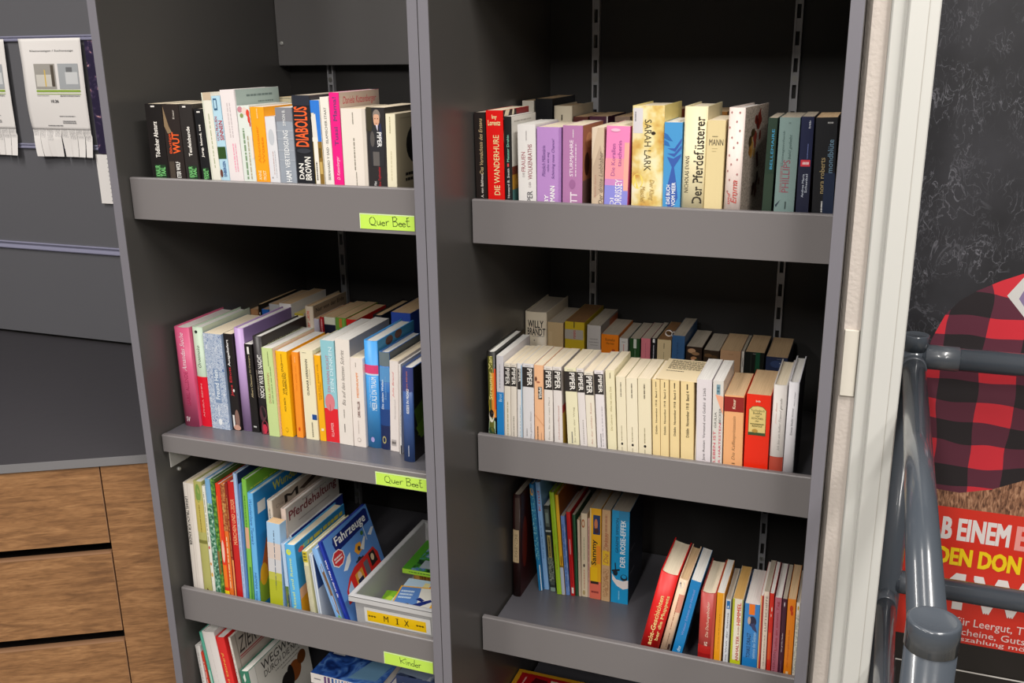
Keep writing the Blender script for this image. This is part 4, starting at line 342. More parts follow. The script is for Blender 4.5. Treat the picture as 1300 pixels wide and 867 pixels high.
('RM', 79, 'p', 0.06181, 0.166, 0.01421, 0.2015, 0.15, 0.0021, 'd9d6dc', 'w', 'paperback_book', 'slim pale paperback with a blue lower half left of the white series, middle right shelf', 'books on the middle right shelf', [('r', 'S', 0, 0.0, 1, 0.6445, '1f86d0'), ('t', 'S', 'Brot', 0.3, 0.5497, 0.75, 0.6287, 'bfe0f4', 'u', 'n'), ('l', 'S', 0.35, 0.684, 0.6, 0.921, 'aaa8b0', 'u', 1)], 0.0),
('RM', 80, 'p', 0.07596, 0.166, 0.0122, 0.1884, 0.122, 0.0044, 'ece4d6', 'c', 'paperback_book', 'first white paperback with a black head block after the slim blue one, middle right shelf', 'books on the middle right shelf', [('r', 'S', 0, 0.8696, 1, 0.9644, '2b2625'), ('r', 'S', 0, 0.763, 1, 0.8894, '2b2625'), ('t', 'S', 'PIPER', 0.22, 0.7788, 0.86, 0.9526, 'f0ece6', 'd', 'b'), ('l', 'S', 0.25, 0.9723, 0.75, 0.9826, '9a948a', 'h', 1), ('l', 'S', 0.45, 0.2337, 0.66, 0.605, 'a8a070', 'u', 1)], 0.0),
('RM', 81, 'p', 0.08867, 0.166, 0.0115, 0.1891, 0.122, 0.0029, 'e9e0d4', 'c', 'paperback_book', 'white paperback with black head block, second of its white series from the left', 'books on the middle right shelf', [('r', 'S', 0, 0.8696, 1, 0.9644, '2b2625'), ('r', 'S', 0, 0.763, 1, 0.8894, '2b2625'), ('t', 'S', 'PIPER', 0.22, 0.7788, 0.86, 0.9526, 'f0ece6', 'd', 'b'), ('l', 'S', 0.25, 0.9723, 0.75, 0.9826, '9a948a', 'h', 1), ('l', 'S', 0.4, 0.2337, 0.62, 0.447, '8a8478', 'u', 1)], 0.0),
('RM', 82, 'p', 0.10116, 0.166, 0.00992, 0.1909, 0.122, 0.0009, 'e9e6e6', 'c', 'paperback_book', 'slim white paperback of the series with a pale blue right edge, middle right shelf', 'books on the middle right shelf', [('r', 'S', 0.1, 0.8736, 0.75, 0.9447, '2b2625'), ('r', 'S', 0.1, 0.7314, 0.75, 0.9447, '2b2625'), ('t', 'S', 'PIPER', 0.3, 0.8104, 0.7, 0.9368, 'f0ece6', 'd', 'b'), ('r', 'S', 0.82, 0.0, 1, 0.9842, '8ab8d8'), ('l', 'S', 0.5, 0.2337, 0.7, 0.5655, '9ab8cc', 'u', 1)], 0.0),
('RM', 83, 'p', 0.11872, 0.166, 0.02187, 0.1919, 0.122, -0.0029, 'dfdde0', 'c', 'paperback_book', 'widest white paperback of the series with black head block left of the peach one', 'books on the middle right shelf', [('r', 'S', 0, 0.8696, 1, 0.9644, '2b2625'), ('r', 'S', 0, 0.763, 1, 0.8894, '2b2625'), ('t', 'S', 'PIPER', 0.42, 0.7788, 0.86, 0.9526, 'f0ece6', 'd', 'b'), ('l', 'S', 0.25, 0.9723, 0.75, 0.9826, '9a948a', 'h', 1), ('t', 'S', 'Die gelben Blüten', 0.64, 0.2258, 0.82, 0.5102, 'a8a4a8', 'u', 'n'), ('l', 'S', 0.3, 0.2495, 0.42, 0.3285, '888', 'u', 1)], 0.0),
('RM', 84, 'p', 0.14023, 0.166, 0.01785, 0.1913, 0.122, -0.0067, 'f3bd92', 'c', 'paperback_book', 'peach orange paperback with a small black block amid the white series, middle right shelf', 'books on the middle right shelf', [('r', 'S', 0.42, 0.6524, 0.85, 0.7788, '1f1b1a'), ('t', 'S', 'PIPER', 0.48, 0.6603, 0.8, 0.7709, 'f0ece6', 'd', 'b'), ('c', 'S', 0.2, 0.8578, 0.12, 0.0237, '6a3a28'), ('c', 'S', 0.45, 0.8262, 0.2, 0.0095, 'b06a50'), ('l', 'S', 0.25, 0.2258, 0.45, 0.368, '7a5a48', 'u', 1), ('l', 'S', 0.7, 0.2258, 0.8, 0.3048, 'b08a70', 'u', 1), ('p', 'S', [(0, 0.4944), (1, 0.3838), (1, 0.3759), (0, 0.4865)], 'd89a70')], 0.0),
('RM', 85, 'p', 0.15899, 0.166, 0.01668, 0.1905, 0.122, -0.0087, 'e9e2dc', 'c', 'paperback_book', 'white paperback with black head block just right of the peach one, middle right shelf', 'books on the middle right shelf', [('r', 'S', 0, 0.8696, 1, 0.9644, '2b2625'), ('r', 'S', 0, 0.763, 1, 0.8894, '2b2625'), ('t', 'S', 'PIPER', 0.22, 0.7788, 0.86, 0.9526, 'f0ece6', 'd', 'b'), ('l', 'S', 0.25, 0.9723, 0.75, 0.9826, '9a948a', 'h', 1), ('t', 'S', 'Prost, Bis aber mein Pferd', 0.5, 0.2416, 0.7, 0.684, 'a8a29a', 'u', 'n')], 0.0),
('RM', 86, 'p', 0.17888, 0.166, 0.01657, 0.1915, 0.122, -0.0231, 'e6dfdc', 'c', 'paperback_book', 'white paperback with reddish small print, second right of the peach one, middle right shelf', 'books on the middle right shelf', [('r', 'S', 0, 0.8696, 1, 0.9644, '2b2625'), ('r', 'S', 0, 0.763, 1, 0.8894, '2b2625'), ('t', 'S', 'PIPER', 0.22, 0.7788, 0.86, 0.9526, 'f0ece6', 'd', 'b'), ('l', 'S', 0.25, 0.9723, 0.75, 0.9826, '9a948a', 'h', 1), ('t', 'S', 'Hohenzollernsaal', 0.5, 0.2574, 0.68, 0.605, 'c89a90', 'u', 'n'), ('r', 'R', 0, 0.0, 1, 1.0, 'a8a0a0'), ('r', 'R', 0, 0.0, 1, 0.526, 'c0a040'), ('r', 'R', 0, 0.526, 1, 0.605, 'a83030')], 0.0),
('RM', 87, 'p', 0.20942, 0.166, 0.02245, 0.1922, 0.122, -0.052, 'ece6c4', 'c', 'paperback_book', 'cream paperback with black head block leaning to the left, middle right shelf', 'books on the middle right shelf', [('r', 'S', 0, 0.8696, 1, 0.9644, '2b2625'), ('r', 'S', 0, 0.763, 1, 0.8894, '2b2625'), ('t', 'S', 'PIPER', 0.42, 0.7788, 0.86, 0.9526, 'f0ece6', 'd', 'b'), ('l', 'S', 0.25, 0.9723, 0.75, 0.9826, '9a948a', 'h', 1), ('t', 'S', 'So weit der Weg', 0.6, 0.2416, 0.76, 0.605, 'a0987a', 'u', 'n'), ('l', 'S', 0.35, 0.2337, 0.5, 0.3522, '777', 'u', 1)], 0.0),
('RM', 88, 'p', 0.22952, 0.166, 0.01373, 0.193, 0.122, -0.0601, 'e5dedc', 'c', 'paperback_book', 'narrow white paperback with black head block right of the leaning cream one, middle right shelf', 'books on the middle right shelf', [('r', 'S', 0, 0.8696, 1, 0.9644, '2b2625'), ('r', 'S', 0, 0.763, 1, 0.8894, '2b2625'), ('t', 'S', 'PIPER', 0.22, 0.7788, 0.86, 0.9526, 'f0ece6', 'd', 'b'), ('l', 'S', 0.25, 0.9723, 0.75, 0.9826, '9a948a', 'h', 1), ('l', 'S', 0.5, 0.2416, 0.7, 0.4865, 'b0a8a4', 'u', 1)], 0.0),
('RM', 89, 'p', 0.24516, 0.166, 0.01666, 0.1887, 0.122, -0.0581, 'ebe3d2', 'c', 'paperback_book', 'lower cream paperback with black head block and pink small print, middle right shelf', 'books on the middle right shelf', [('r', 'S', 0, 0.8696, 1, 0.9644, '2b2625'), ('r', 'S', 0, 0.763, 1, 0.8894, '2b2625'), ('t', 'S', 'PIPER', 0.22, 0.7788, 0.86, 0.9526, 'f0ece6', 'd', 'b'), ('l', 'S', 0.25, 0.9723, 0.75, 0.9826, '9a948a', 'h', 1), ('t', 'S', 'An der wilden Rasse', 0.5, 0.2495, 0.68, 0.684, 'c8a090', 'u', 'n')], 0.0),
('RM', 90, 'p', 0.26386, 0.166, 0.01664, 0.193, 0.122, -0.0553, 'e6e0e2', 'c', 'paperback_book', 'last white paperback with black head block before the plain cream ones, middle right shelf', 'books on the middle right shelf', [('r', 'S', 0, 0.8696, 1, 0.9644, '2b2625'), ('r', 'S', 0, 0.763, 1, 0.8894, '2b2625'), ('t', 'S', 'PIPER', 0.42, 0.7788, 0.86, 0.9526, 'f0ece6', 'd', 'b'), ('l', 'S', 0.25, 0.9723, 0.75, 0.9826, '9a948a', 'h', 1), ('l', 'S', 0.4, 0.2337, 0.55, 0.368, '666', 'u', 1), ('l', 'S', 0.65, 0.2337, 0.78, 0.6445, 'b0aab0', 'u', 1)], 0.0),
('RM', 91, 'p', 0.28364, 0.166, 0.01672, 0.1953, 0.122, -0.0497, 'ece3bf', 'c', 'paperback_book', 'pale yellow plain paperback just right of the last black headed one, middle right shelf', 'books on the middle right shelf', [('t', 'S', 'Die Lehrerin · Alles hat seine Zeit', 0.42, 0.4075, 0.62, 0.842, 'a89a60', 'u', 'n'), ('l', 'S', 0.45, 0.921, 0.6, 0.9763, '7a7058', 'u', 1)], 0.0),
('RM', 92, 'p', 0.30252, 0.166, 0.01762, 0.1853, 0.12, -0.0457, 'ece2c6', 'c', 'paperback_book', 'first of three cream paperbacks with a black dot low on the spine, middle right shelf', 'books on the middle right shelf', [('l', 'S', 0.42, 0.7946, 0.6, 0.9447, '6a6250', 'u', 1), ('c', 'S', 0.5, 0.3048, 0.1, 0.0142, '1c1814'), ('l', 'S', 0.42, 0.3364, 0.56, 0.4944, '9a9070', 'u', 1), ('l', 'S', 0.42, 0.21, 0.56, 0.2732, 'b0a890', 'u', 1)], 0.0),
('RM', 93, 'p', 0.32201, 0.166, 0.02045, 0.1849, 0.12, -0.0427, 'eee4ca', 'c', 'paperback_book', 'middle one of three cream paperbacks with a black dot low on the spine', 'books on the middle right shelf', [('l', 'S', 0.42, 0.7946, 0.6, 0.9447, '6a6250', 'u', 1), ('c', 'S', 0.5, 0.3048, 0.1, 0.0142, '1c1814'), ('l', 'S', 0.42, 0.3364, 0.56, 0.4944, '9a9070', 'u', 1), ('l', 'S', 0.42, 0.21, 0.56, 0.2732, 'b0a890', 'u', 1)], 0.0),
('RM', 94, 'p', 0.3448, 0.166, 0.02378, 0.1863, 0.12, -0.0407, 'ebe0c2', 'c', 'paperback_book', 'last of three cream paperbacks with a black dot, beside the slipcase, middle right shelf', 'books on the middle right shelf', [('l', 'S', 0.42, 0.7946, 0.6, 0.9447, '6a6250', 'u', 1), ('c', 'S', 0.5, 0.3048, 0.1, 0.0142, '1c1814'), ('l', 'S', 0.42, 0.3364, 0.56, 0.4944, '9a9070', 'u', 1), ('l', 'S', 0.42, 0.21, 0.56, 0.2732, 'b0a890', 'u', 1)], 0.0),
('RM', 95, 'p', 0.36549, 0.166, 0.01391, 0.1874, 0.115, -0.0388, 'eed6a0', 'c', 'paperback_book', 'first of four yellow paperback volumes inside the cream slipcase, middle right shelf', 'books in the slipcase on the middle right shelf', [('t', 'S', 'Döblin  November 1918  Band 1', 0.42, 0.447, 0.64, 0.9052, '3a2c18', 'u', 'b'), ('l', 'S', 0.42, 0.921, 0.6, 0.9763, '3a2c18', 'u', 1)], 0.0),
('RM', 96, 'p', 0.38048, 0.166, 0.0152, 0.1881, 0.115, -0.0359, 'eed6a0', 'c', 'paperback_book', 'second of four yellow paperback volumes inside the cream slipcase, middle right shelf', 'books in the slipcase on the middle right shelf', [('t', 'S', 'Döblin  November 1918  Band 2', 0.42, 0.447, 0.64, 0.9052, '3a2c18', 'u', 'b'), ('l', 'S', 0.42, 0.921, 0.6, 0.9763, '3a2c18', 'u', 1)], 0.0),
('RM', 97, 'p', 0.39835, 0.166, 0.01714, 0.1884, 0.115, -0.0368, 'eed6a0', 'c', 'paperback_book', 'third of four yellow paperback volumes inside the cream slipcase, middle right shelf', 'books in the slipcase on the middle right shelf', [('t', 'S', 'Döblin  November 1918  Band 3', 0.42, 0.447, 0.64, 0.9052, '3a2c18', 'u', 'b'), ('l', 'S', 0.42, 0.921, 0.6, 0.9763, '3a2c18', 'u', 1)], 0.0),
('RM', 98, 'p', 0.42067, 0.166, 0.02331, 0.1886, 0.115, -0.0357, 'eed6a0', 'c', 'paperback_book', 'fourth and widest of four yellow paperback volumes inside the cream slipcase, middle right shelf', 'books in the slipcase on the middle right shelf', [('t', 'S', 'Döblin  November 1918  Band 4', 0.42, 0.447, 0.64, 0.9052, '3a2c18', 'u', 'b'), ('l', 'S', 0.42, 0.921, 0.6, 0.9763, '3a2c18', 'u', 1)], 0.0),
('RM', 99, 'p', 0.44899, 0.166, 0.02623, 0.1957, 0.125, -0.0285, 'e2dade', 'w', 'paperback_book', 'whitish paperback with large dark sideways lettering right of the slipcase, middle right shelf', 'books on the middle right shelf', [('t', 'S', 'Jane Austen  Verstand und Gefühl  # 2365', 0.44, 0.2258, 0.66, 0.921, '4a4448', 'u', 'n')], 0.0),
('RM', 100, 'p', 0.47287, 0.166, 0.01831, 0.1959, 0.125, -0.0268, 'dcd8d2', 'w', 'paperback_book', 'grey white paperback with a blue tab, orange wedge and red capitals, middle right shelf', 'books on the middle right shelf', [('r', 'S', 0.35, 0.8736, 0.7, 0.9684, '7a9aa8'), ('l', 'S', 0.4, 0.8894, 0.62, 0.9526, '4a6a78', 'h', 2), ('p', 'S', [(0.25, 0.8736), (1, 0.8578), (1, 0.684), (0.8, 0.7314)], 'f0a888'), ('t', 'S', 'LEBEN IST', 0.12, 0.2258, 0.36, 0.526, 'd03858', 'u', 'n'), ('t', 'S', 'R HÄRTESTEN', 0.6, 0.2258, 0.84, 0.605, 'd03858', 'u', 'n'), ('t', 'S', 'GIULIA', 0.2, 0.5576, 0.4, 0.7077, '6a6a68', 'u', 'n'), ('t', 'S', 'BECKER', 0.62, 0.605, 0.82, 0.7472, '6a6a68', 'u', 'n')], 0.0),
('RM', 101, 'p', 0.50045, 0.166, 0.03327, 0.1725, 0.13, -0.0257, 'f2b27c', 't', 'paperback_book', 'thick peach paperback with a dark red band below its head, middle right shelf', 'books on the middle right shelf', [('r', 'S', 0, 0.8262, 1, 0.9842, '93231f'), ('t', 'S', 'Knaur', 0.42, 0.8578, 0.58, 0.9605, 'f0dcc0', 'u', 'b'), ('t', 'S', 'Die Kaffeeprinzessin', 0.44, 0.3048, 0.66, 0.7788, '9a7048', 'u', 'i'), ('t', 'S', 'al', 0.46, 0.21, 0.62, 0.2732, '7a5838', 'u', 'n')], 0.0),
('RM', 102, 'p', 0.53955, 0.166, 0.04101, 0.1788, 0.14, -0.0132, 'ee2a0c', 't', 'paperback_book', 'thick bright red paperback with a yellowish arched label, middle right shelf', 'books on the middle right shelf', [('p', 'S', [(0.12, 0.5813), (0.84, 0.5813), (0.84, 0.842), (0.7, 0.8775), (0.48, 0.8854), (0.26, 0.8775), (0.12, 0.842)], '3a6a30'), ('p', 'S', [(0.14, 0.5852), (0.82, 0.5852), (0.82, 0.842), (0.68, 0.8736), (0.48, 0.8815), (0.28, 0.8736), (0.14, 0.842)], 'e4cc84'), ('t', 'S', 'Taschenbuch', 0.2, 0.8262, 0.76, 0.8499, '4a4a20', 'h', 'n'), ('t', 'S', 'Buddha', 0.3, 0.7985, 0.66, 0.8223, '4a4a20', 'h', 'n'), ('t', 'S', 'und', 0.4, 0.7748, 0.56, 0.7922, '4a4a20', 'h', 'n'), ('t', 'S', 'SCHÖNES', 0.24, 0.7472, 0.72, 0.7709, '4a4a20', 'h', 'n'), ('t', 'S', 'der', 0.4, 0.7235, 0.56, 0.7393, '4a4a20', 'h', 'n'), ('l', 'S', 0.2, 0.6919, 0.76, 0.7077, '5a5a28', 'h', 1), ('t', 'S', 'REWOLF', 0.28, 0.6682, 0.7, 0.6879, '4a4a20', 'h', 'n'), ('r', 'S', 0.14, 0.5852, 0.82, 0.6129, '3a5030'), ('c', 'S', 0.4, 0.6287, 0.12, 0.0198, 'b89040'), ('t', 'S', 'btb', 0.4, 0.925, 0.58, 0.9447, 'f2d8c8', 'h', 'b')], 0.0),
('RM', 103, 'h', 0.57285, 0.166, 0.02272, 0.1998, 0.15, -0.0044, 'e0dad6', 'c', 'hardcover_book', 'off white hardcover with a brick red foot beside the thin white one, middle right shelf', 'books on the middle right shelf', [('r', 'S', 0, 0.0125, 1, 0.3443, 'b84a38'), ('t', 'S', 'Ich bin ein heller Freund gerade', 0.52, 0.4075, 0.74, 0.8815, '9a9490', 'u', 'i'), ('t', 'S', 'Jonas Bent', 0.24, 0.6445, 0.38, 0.842, 'e0b0a8', 'u', 'i')], 0.0),
('RM', 104, 'h', 0.5938, 0.166, 0.01711, 0.2075, 0.155, -0.0004, 'e6e4ea', 'w', 'hardcover_book', 'thin white hardcover at the right end with a dark cover, middle right shelf', 'books on the middle right shelf', [('t', 'S', 'Etwas bleibt immer', 0.44, 0.5418, 0.64, 0.7788, '6a6a72', 'u', 'n'), ('t', 'S', 'Anna Kliner', 0.58, 0.7946, 0.7, 0.921, '9a9aa2', 'u', 'i'), ('r', 'R', 0, 0.0, 1, 1.0, '1e1c2c')], 0.0),
('RM', 105, 'h', 0.04466, 0.42, 0.04823, 0.2194, 0.155, 0.0, 'dccfb8', 'g', 'hardcover_book', 'tall grey white hardcover with large black name at the left of the back row', 'back row of books on the middle right shelf', [('t', 'S', 'WILLY', 0.14, 0.8446, 0.86, 0.9173, '2a2624', 'h', 'b'), ('t', 'S', 'BRANDT', 0.12, 0.7686, 0.94, 0.8413, '2a2624', 'h', 'b'), ('l', 'S', 0.35, 0.7554, 0.9, 0.7653, '8a8680', 'h', 1), ('c', 'S', 0.45, 0.719, 0.03, 0.005, '333')], 0.0),
('RM', 106, 'p', 0.08881, 0.42, 0.03466, 0.2009, 0.13, 0.0, 'c9ae84', 'g', 'paperback_book', 'plain sand coloured book right of the tall grey white one, middle right shelf', 'back row of books on the middle right shelf', [('r', 'S', 0.1, 0.0, 0.3, 0.8974, 'd0b68c')], 0.0),
('RM', 107, 'p', 0.13115, 0.42, 0.04216, 0.2057, 0.15, 0.0, 'c4a824', 'k', 'paperback_book', 'yellow book with a wide grey band in back row, middle right shelf', 'back row of books on the middle right shelf', [('r', 'S', 0, 0.8153, 0.95, 0.9179, 'aaa298'), ('r', 'S', 0.45, 0.9359, 0.5, 1.0, '3a3420'), ('t', 'S', 'rororo', 0.45, 0.8256, 0.56, 0.9128, 'b03a3a', 'u', 'b')], 0.0),
('RM', 108, 'p', 0.17278, 0.42, 0.029, 0.2018, 0.14, 0.0, 'bcb8b6', 'g', 'paperback_book', 'light grey book between the yellow and the orange ones, middle right shelf', 'back row of books on the middle right shelf', [('l', 'S', 0.2, 0.8468, 0.8, 0.8611, '8a8684', 'h', 1), ('l', 'S', 0.15, 0.8133, 0.85, 0.8276, '8a8684', 'h', 1), ('l', 'S', 0.25, 0.7845, 0.8, 0.7965, '8a8684', 'h', 1), ('r', 'R', 0, 0.0, 1, 1.0, '8a8480'), ('r', 'R', 0.5, 0.8564, 1, 0.9761, 'a85028')], 0.0),
('RM', 109, 'p', 0.20689, 0.42, 0.03655, 0.1852, 0.125, 0.0, 'e07a14', 'g', 'paperback_book', 'orange book with dark lettering in back row, middle right shelf', 'back row of books on the middle right shelf', [('t', 'S', 'Romulus', 0.25, 0.9242, 0.8, 0.9561, '5a3410', 'h', 'n'), ('t', 'S', 'Herren', 0.3, 0.8843, 0.75, 0.9122, '5a3410', 'h', 'n'), ('c', 'S', 0.72, 0.8205, 0.1, 0.012, 'a83a14')], 0.0),
('RM', 110, 'p', 0.23614, 0.42, 0.01768, 0.1797, 0.125, 0.0, 'c8c4c0', 'g', 'paperback_book', 'narrow whitish book between the orange and dark green ones, middle right shelf', 'back row of books on the middle right shelf', [('l', 'S', 0.45, 0.8461, 0.6, 0.9316, 'b04040', 'u', 1), ('l', 'S', 0.3, 0.9487, 0.7, 0.9658, '888', 'h', 1)], 0.0),
('RM', 111, 'p', 0.25958, 0.42, 0.02162, 0.1816, 0.125, 0.0, '1f4420', 'g', 'paperback_book', 'dark green book with a white strip at its head, middle right shelf', 'back row of books on the middle right shelf', [('r', 'S', 0.38, 0.8846, 0.66, 0.9949, 'bcc0b8'), ('l', 'S', 0.5, 0.7692, 0.58, 0.8718, '8aa088', 'u', 1)], 0.0),
('RM', 112, 'p', 0.28215, 0.42, 0.01916, 0.1838, 0.125, 0.0, 'c8707c', 'g', 'paperback_book', 'dusty pink book between the dark green and black ones, middle right shelf', 'back row of books on the middle right shelf', [('l', 'S', 0.45, 0.7692, 0.55, 0.9487, 'a85060', 'u', 1)], 0.0),
('RM', 113, 'p', 0.29884, 0.42, 0.01034, 0.1857, 0.125, 0.0, '17161a', 'g', 'paperback_book', 'slim black book between the pink and cream ones, middle right shelf', 'back row of books on the middle right shelf', [('r', 'S', 0.3, 0.9487, 0.7, 0.9923, 'd8d8d8'), ('l', 'S', 0.35, 0.7692, 0.65, 0.9231, 'b8b8c0', 'u', 1)], 0.0),
('RM', 114, 'p', 0.31998, 0.42, 0.02812, 0.1845, 0.14, 0.0, 'c8b48c', 'k', 'paperback_book', 'cream book in the back row with a small white loop lying on top', 'back row of books on the middle right shelf', [('l', 'S', 0.45, 0.8974, 0.55, 0.9615, '5a5038', 'u', 1), ('l', 'S', 0.45, 0.7692, 0.53, 0.8589, '8a7c58', 'u', 1)], 0.0),
('RM', 115, 'p', 0.34874, 0.42, 0.02573, 0.1956, 0.14, 0.0, '2f5580', 'g', 'paperback_book', 'steel blue book standing higher than its neighbours in back row, middle right shelf', 'back row of books on the middle right shelf', [('t', 'S', 'Ein Tag im Leben', 0.35, 0.7435, 0.55, 0.9287, '1c3450', 'u', 'n')], 0.0),
('RM', 116, 'p', 0.38081, 0.42, 0.03187, 0.1754, 0.125, 0.0, '2a1c14', 'g', 'paperback_book', 'dark paperback in the back row with pale figures painted on its spine, middle right shelf', 'back row of books on the middle right shelf', [('c', 'S', 0.35, 0.9501, 0.25, 0.0279, 'b08a68'), ('c', 'S', 0.6, 0.9202, 0.25, 0.02, '8a6848'), ('c', 'S', 0.5, 0.8603, 0.2, 0.0239, 'a87850'), ('p', 'S', [(0.4, 0.8205), (0.7, 0.8703), (0.9, 0.8205)], '3a3a20'), ('c', 'S', 0.45, 0.8304, 0.12, 0.0239, 'd0a890')], 0.0),
('RM', 117, 'p', 0.41513, 0.42, 0.03095, 0.1712, 0.125, 0.0, '2e2114', 'g', 'paperback_book', 'second dark painted paperback in back row, left of the tan one, middle right shelf', 'back row of books on the middle right shelf', [('c', 'S', 0.3, 0.9362, 0.25, 0.0223, '5a4024'), ('c', 'S', 0.7, 0.9202, 0.2, 0.0223, '4a3418')], 0.0),
('RM', 118, 'p', 0.45267, 0.42, 0.03994, 0.1743, 0.125, 0.0, 'b08a68', 't', 'paperback_book', 'plain tan paperback in the back row left of the narrow white one, middle right shelf', 'back row of books on the middle right shelf', [('l', 'S', 0.4, 0.9501, 0.65, 0.9601, '80603e', 'h', 1)], 0.0),
('RM', 119, 'p', 0.47692, 0.42, 0.00529, 0.175, 0.12, 0.0, 'c8c2b8', 'g', 'paperback_book', 'very narrow white booklet beside the black and green book, middle right shelf', 'back row of books on the middle right shelf', [('l', 'S', 0.3, 0.8205, 0.7, 0.9202, '666', 'u', 1)], 0.0),
('RM', 120, 'p', 0.4996, 0.42, 0.03685, 0.1755, 0.125, 0.0, '101410', 't', 'paperback_book', 'black and green striped thick book near the right of the back row, middle right shelf', 'back row of books on the middle right shelf', [('r', 'S', 0.55, 0.0, 0.78, 1.0, '0f4a30'), ('r', 'S', 0.3, 0.0, 0.34, 1.0, '2a332c'), ('l', 'S', 0.4, 0.9761, 0.55, 0.986, 'aaa', 'h', 1)], 0.0),
('RM', 121, 'p', 0.54198, 0.42, 0.04142, 0.1695, 0.14, 0.0, '26304e', 't', 'paperback_book', 'navy book with a light speckled sky at the right end of the back row', 'back row of books on the middle right shelf', [('c', 'S', 0.5, 0.9145, 0.3, 0.0427, '34456e'), ('l', 'S', 0.5, 0.9715, 0.75, 0.98, '8a90a0', 'h', 1), ('c', 'S', 0.65, 0.9287, 0.04, 0.0057, 'a0a8b8')], 0.0),
('LB', 122, 'b', -0.5963, 0.046, 0.02624, 0.2859, 0.24, 0.0156, 'e8e0d8', 'c', 'picture_book', 'tall white book with black title running down at the left end, lower left shelf', 'books on the lower left shelf', [('t', 'S', 'UMWELTBUCH FÜR KINDER', 0.06, 0.496, 0.42, 0.892, '242220', 'd', 'b'), ('r', 'S', 0.42, 0.0, 0.46, 1.0, 'cfc6bc'), ('r', 'S', 0.62, 0.0, 0.65, 1.0, 'd8d0c6'), ('l', 'S', 0.1, 0.118, 0.3, 0.145, '777', 'h', 1)], 0.0),
('LB', 123, 'b', -0.57183, 0.046, 0.02046, 0.2939, 0.235, 0.0134, 'b4b26a', 'w', 'picture_book', 'olive green picture book second from the left end, lower left shelf', 'books on the lower left shelf', [('r', 'S', 0, 0.514, 1, 0.541, '7a7a3a'), ('r', 'S', 0, 0.604, 1, 0.856, 'c4b45e'), ('c', 'S', 0.5, 0.91, 0.3, 0.072, '7a9a4a'), ('l', 'S', 0.4, 0.604, 0.6, 0.82, '8a7a30', 'u', 1), ('p', 'S', [(0.1, 0.1), (0.5, 0.154), (0.9, 0.1)], '6a4a20')], 0.0),
('LB', 124, 'b', -0.55587, 0.046, 0.00784, 0.2853, 0.22, 0.0086, 'e9e8dc', 'w', 'picture_book', 'narrow white book with coloured dots beside the blue green one, lower left shelf', 'books on the lower left shelf', [('l', 'S', 0.3, 0.55, 0.7, 0.955, '9a9a80', 'u', 1), ('c', 'S', 0.5, 0.37, 0.25, 0.0135, 'd88a3a'), ('c', 'S', 0.5, 0.28, 0.3, 0.018, 'e0b050'), ('c', 'S', 0.5, 0.505, 0.25, 0.0135, 'c84a3a')], 0.0),
('LB', 125, 'b', -0.54451, 0.046, 0.0124, 0.3031, 0.225, 0.0089, '7aaed8', 'w', 'picture_book', 'picture book with a light blue head and green leafy foot, lower left shelf', 'books on the lower left shelf', [('n', 'S', 0, 0.0, 1, 0.82, 'leaf_teal')], 0.0),
('LB', 126, 'b', -0.5331, 0.046, 0.00938, 0.3046, 0.22, 0.013, '4a7a34', 'w', 'picture_book', 'leafy green picture book left of the red one, lower left shelf', 'books on the lower left shelf', [('n', 'S', 0, 0.0, 1, 1.0, 'leaf_green'), ('r', 'S', 0, 0.28, 0.7, 0.46, '8a6a30')], 0.0),
('LB', 127, 'b', -0.52231, 0.046, 0.01133, 0.296, 0.215, 0.0166, 'e63a1e', 'w', 'picture_book', 'scarlet red picture book with a yellow foot, lower left shelf', 'books on the lower left shelf', [('r', 'S', 0, 0.0, 1, 0.163, 'f0d020'), ('c', 'S', 0.5, 0.478, 0.3, 0.09, 'f0c8b8'), ('r', 'S', 0, 0.55, 0.4, 0.91, 'f06a28'), ('r', 'S', 0.1, 0.19, 0.9, 0.37, 'f07a1c')], 0.0),
('LB', 128, 'b', -0.51108, 0.046, 0.01013, 0.298, 0.215, 0.0202, 'e8742a', 'w', 'picture_book', 'orange picture book with a mottled brown head, lower left shelf', 'books on the lower left shelf', [('n', 'S', 0, 0.64, 1, 1.0, 'mottle_red'), ('l', 'S', 0.3, 0.19, 0.65, 0.595, 'f4d8b0', 'u', 1), ('c', 'S', 0.5, 0.82, 0.3, 0.036, 'c8a860')], 0.0),
('LB', 129, 'b', -0.50232, 0.046, 0.00606, 0.3014, 0.21, 0.0212, '8a2420', 'w', 'picture_book', 'thin maroon picture book between orange and red ones, lower left shelf', 'books on the lower left shelf', [('r', 'S', 0.5, 0.0, 1, 0.415, 'f0a060'), ('l', 'S', 0.3, 0.37, 0.7, 0.91, 'c89a50', 'u', 1)], 0.0),
('LB', 130, 'b', -0.49078, 0.046, 0.01501, 0.3058, 0.22, 0.0198, 'c81f20', 'w', 'picture_book', 'dark red book with pale orange lettering up its spine, lower left shelf', 'books on the lower left shelf', [('t', 'S', 'MÄRCHEN UND LIEDER', 0.2, 0.532, 0.85, 0.874, 'f0b080', 'u', 'b')], 0.0),
('LB', 131, 'b', -0.47805, 0.046, 0.00937, 0.3263, 0.24, 0.0194, 'a9c4e6', 'w', 'picture_book', 'tall pale blue book standing above the red ones, lower left shelf', 'books on the lower left shelf', [('l', 'S', 0.35, 0.19, 0.6, 0.73, '8098c0', 'u', 1), ('r', 'S', 0.85, 0.0, 1, 1.0, '6a88c0'), ('r', 'R', 0, 0.0, 1, 1.0, '28386a')], 0.0),
('LB', 132, 'b', -0.47043, 0.046, 0.00448, 0.3035, 0.22, 0.0259, '6a9ad0', 'w', 'picture_book', 'very thin blue booklet between pale blue and green books, lower left shelf', 'books on the lower left shelf', [('r', 'S', 0.6, 0.0, 1, 1.0, '3a6ab0')], 0.0),
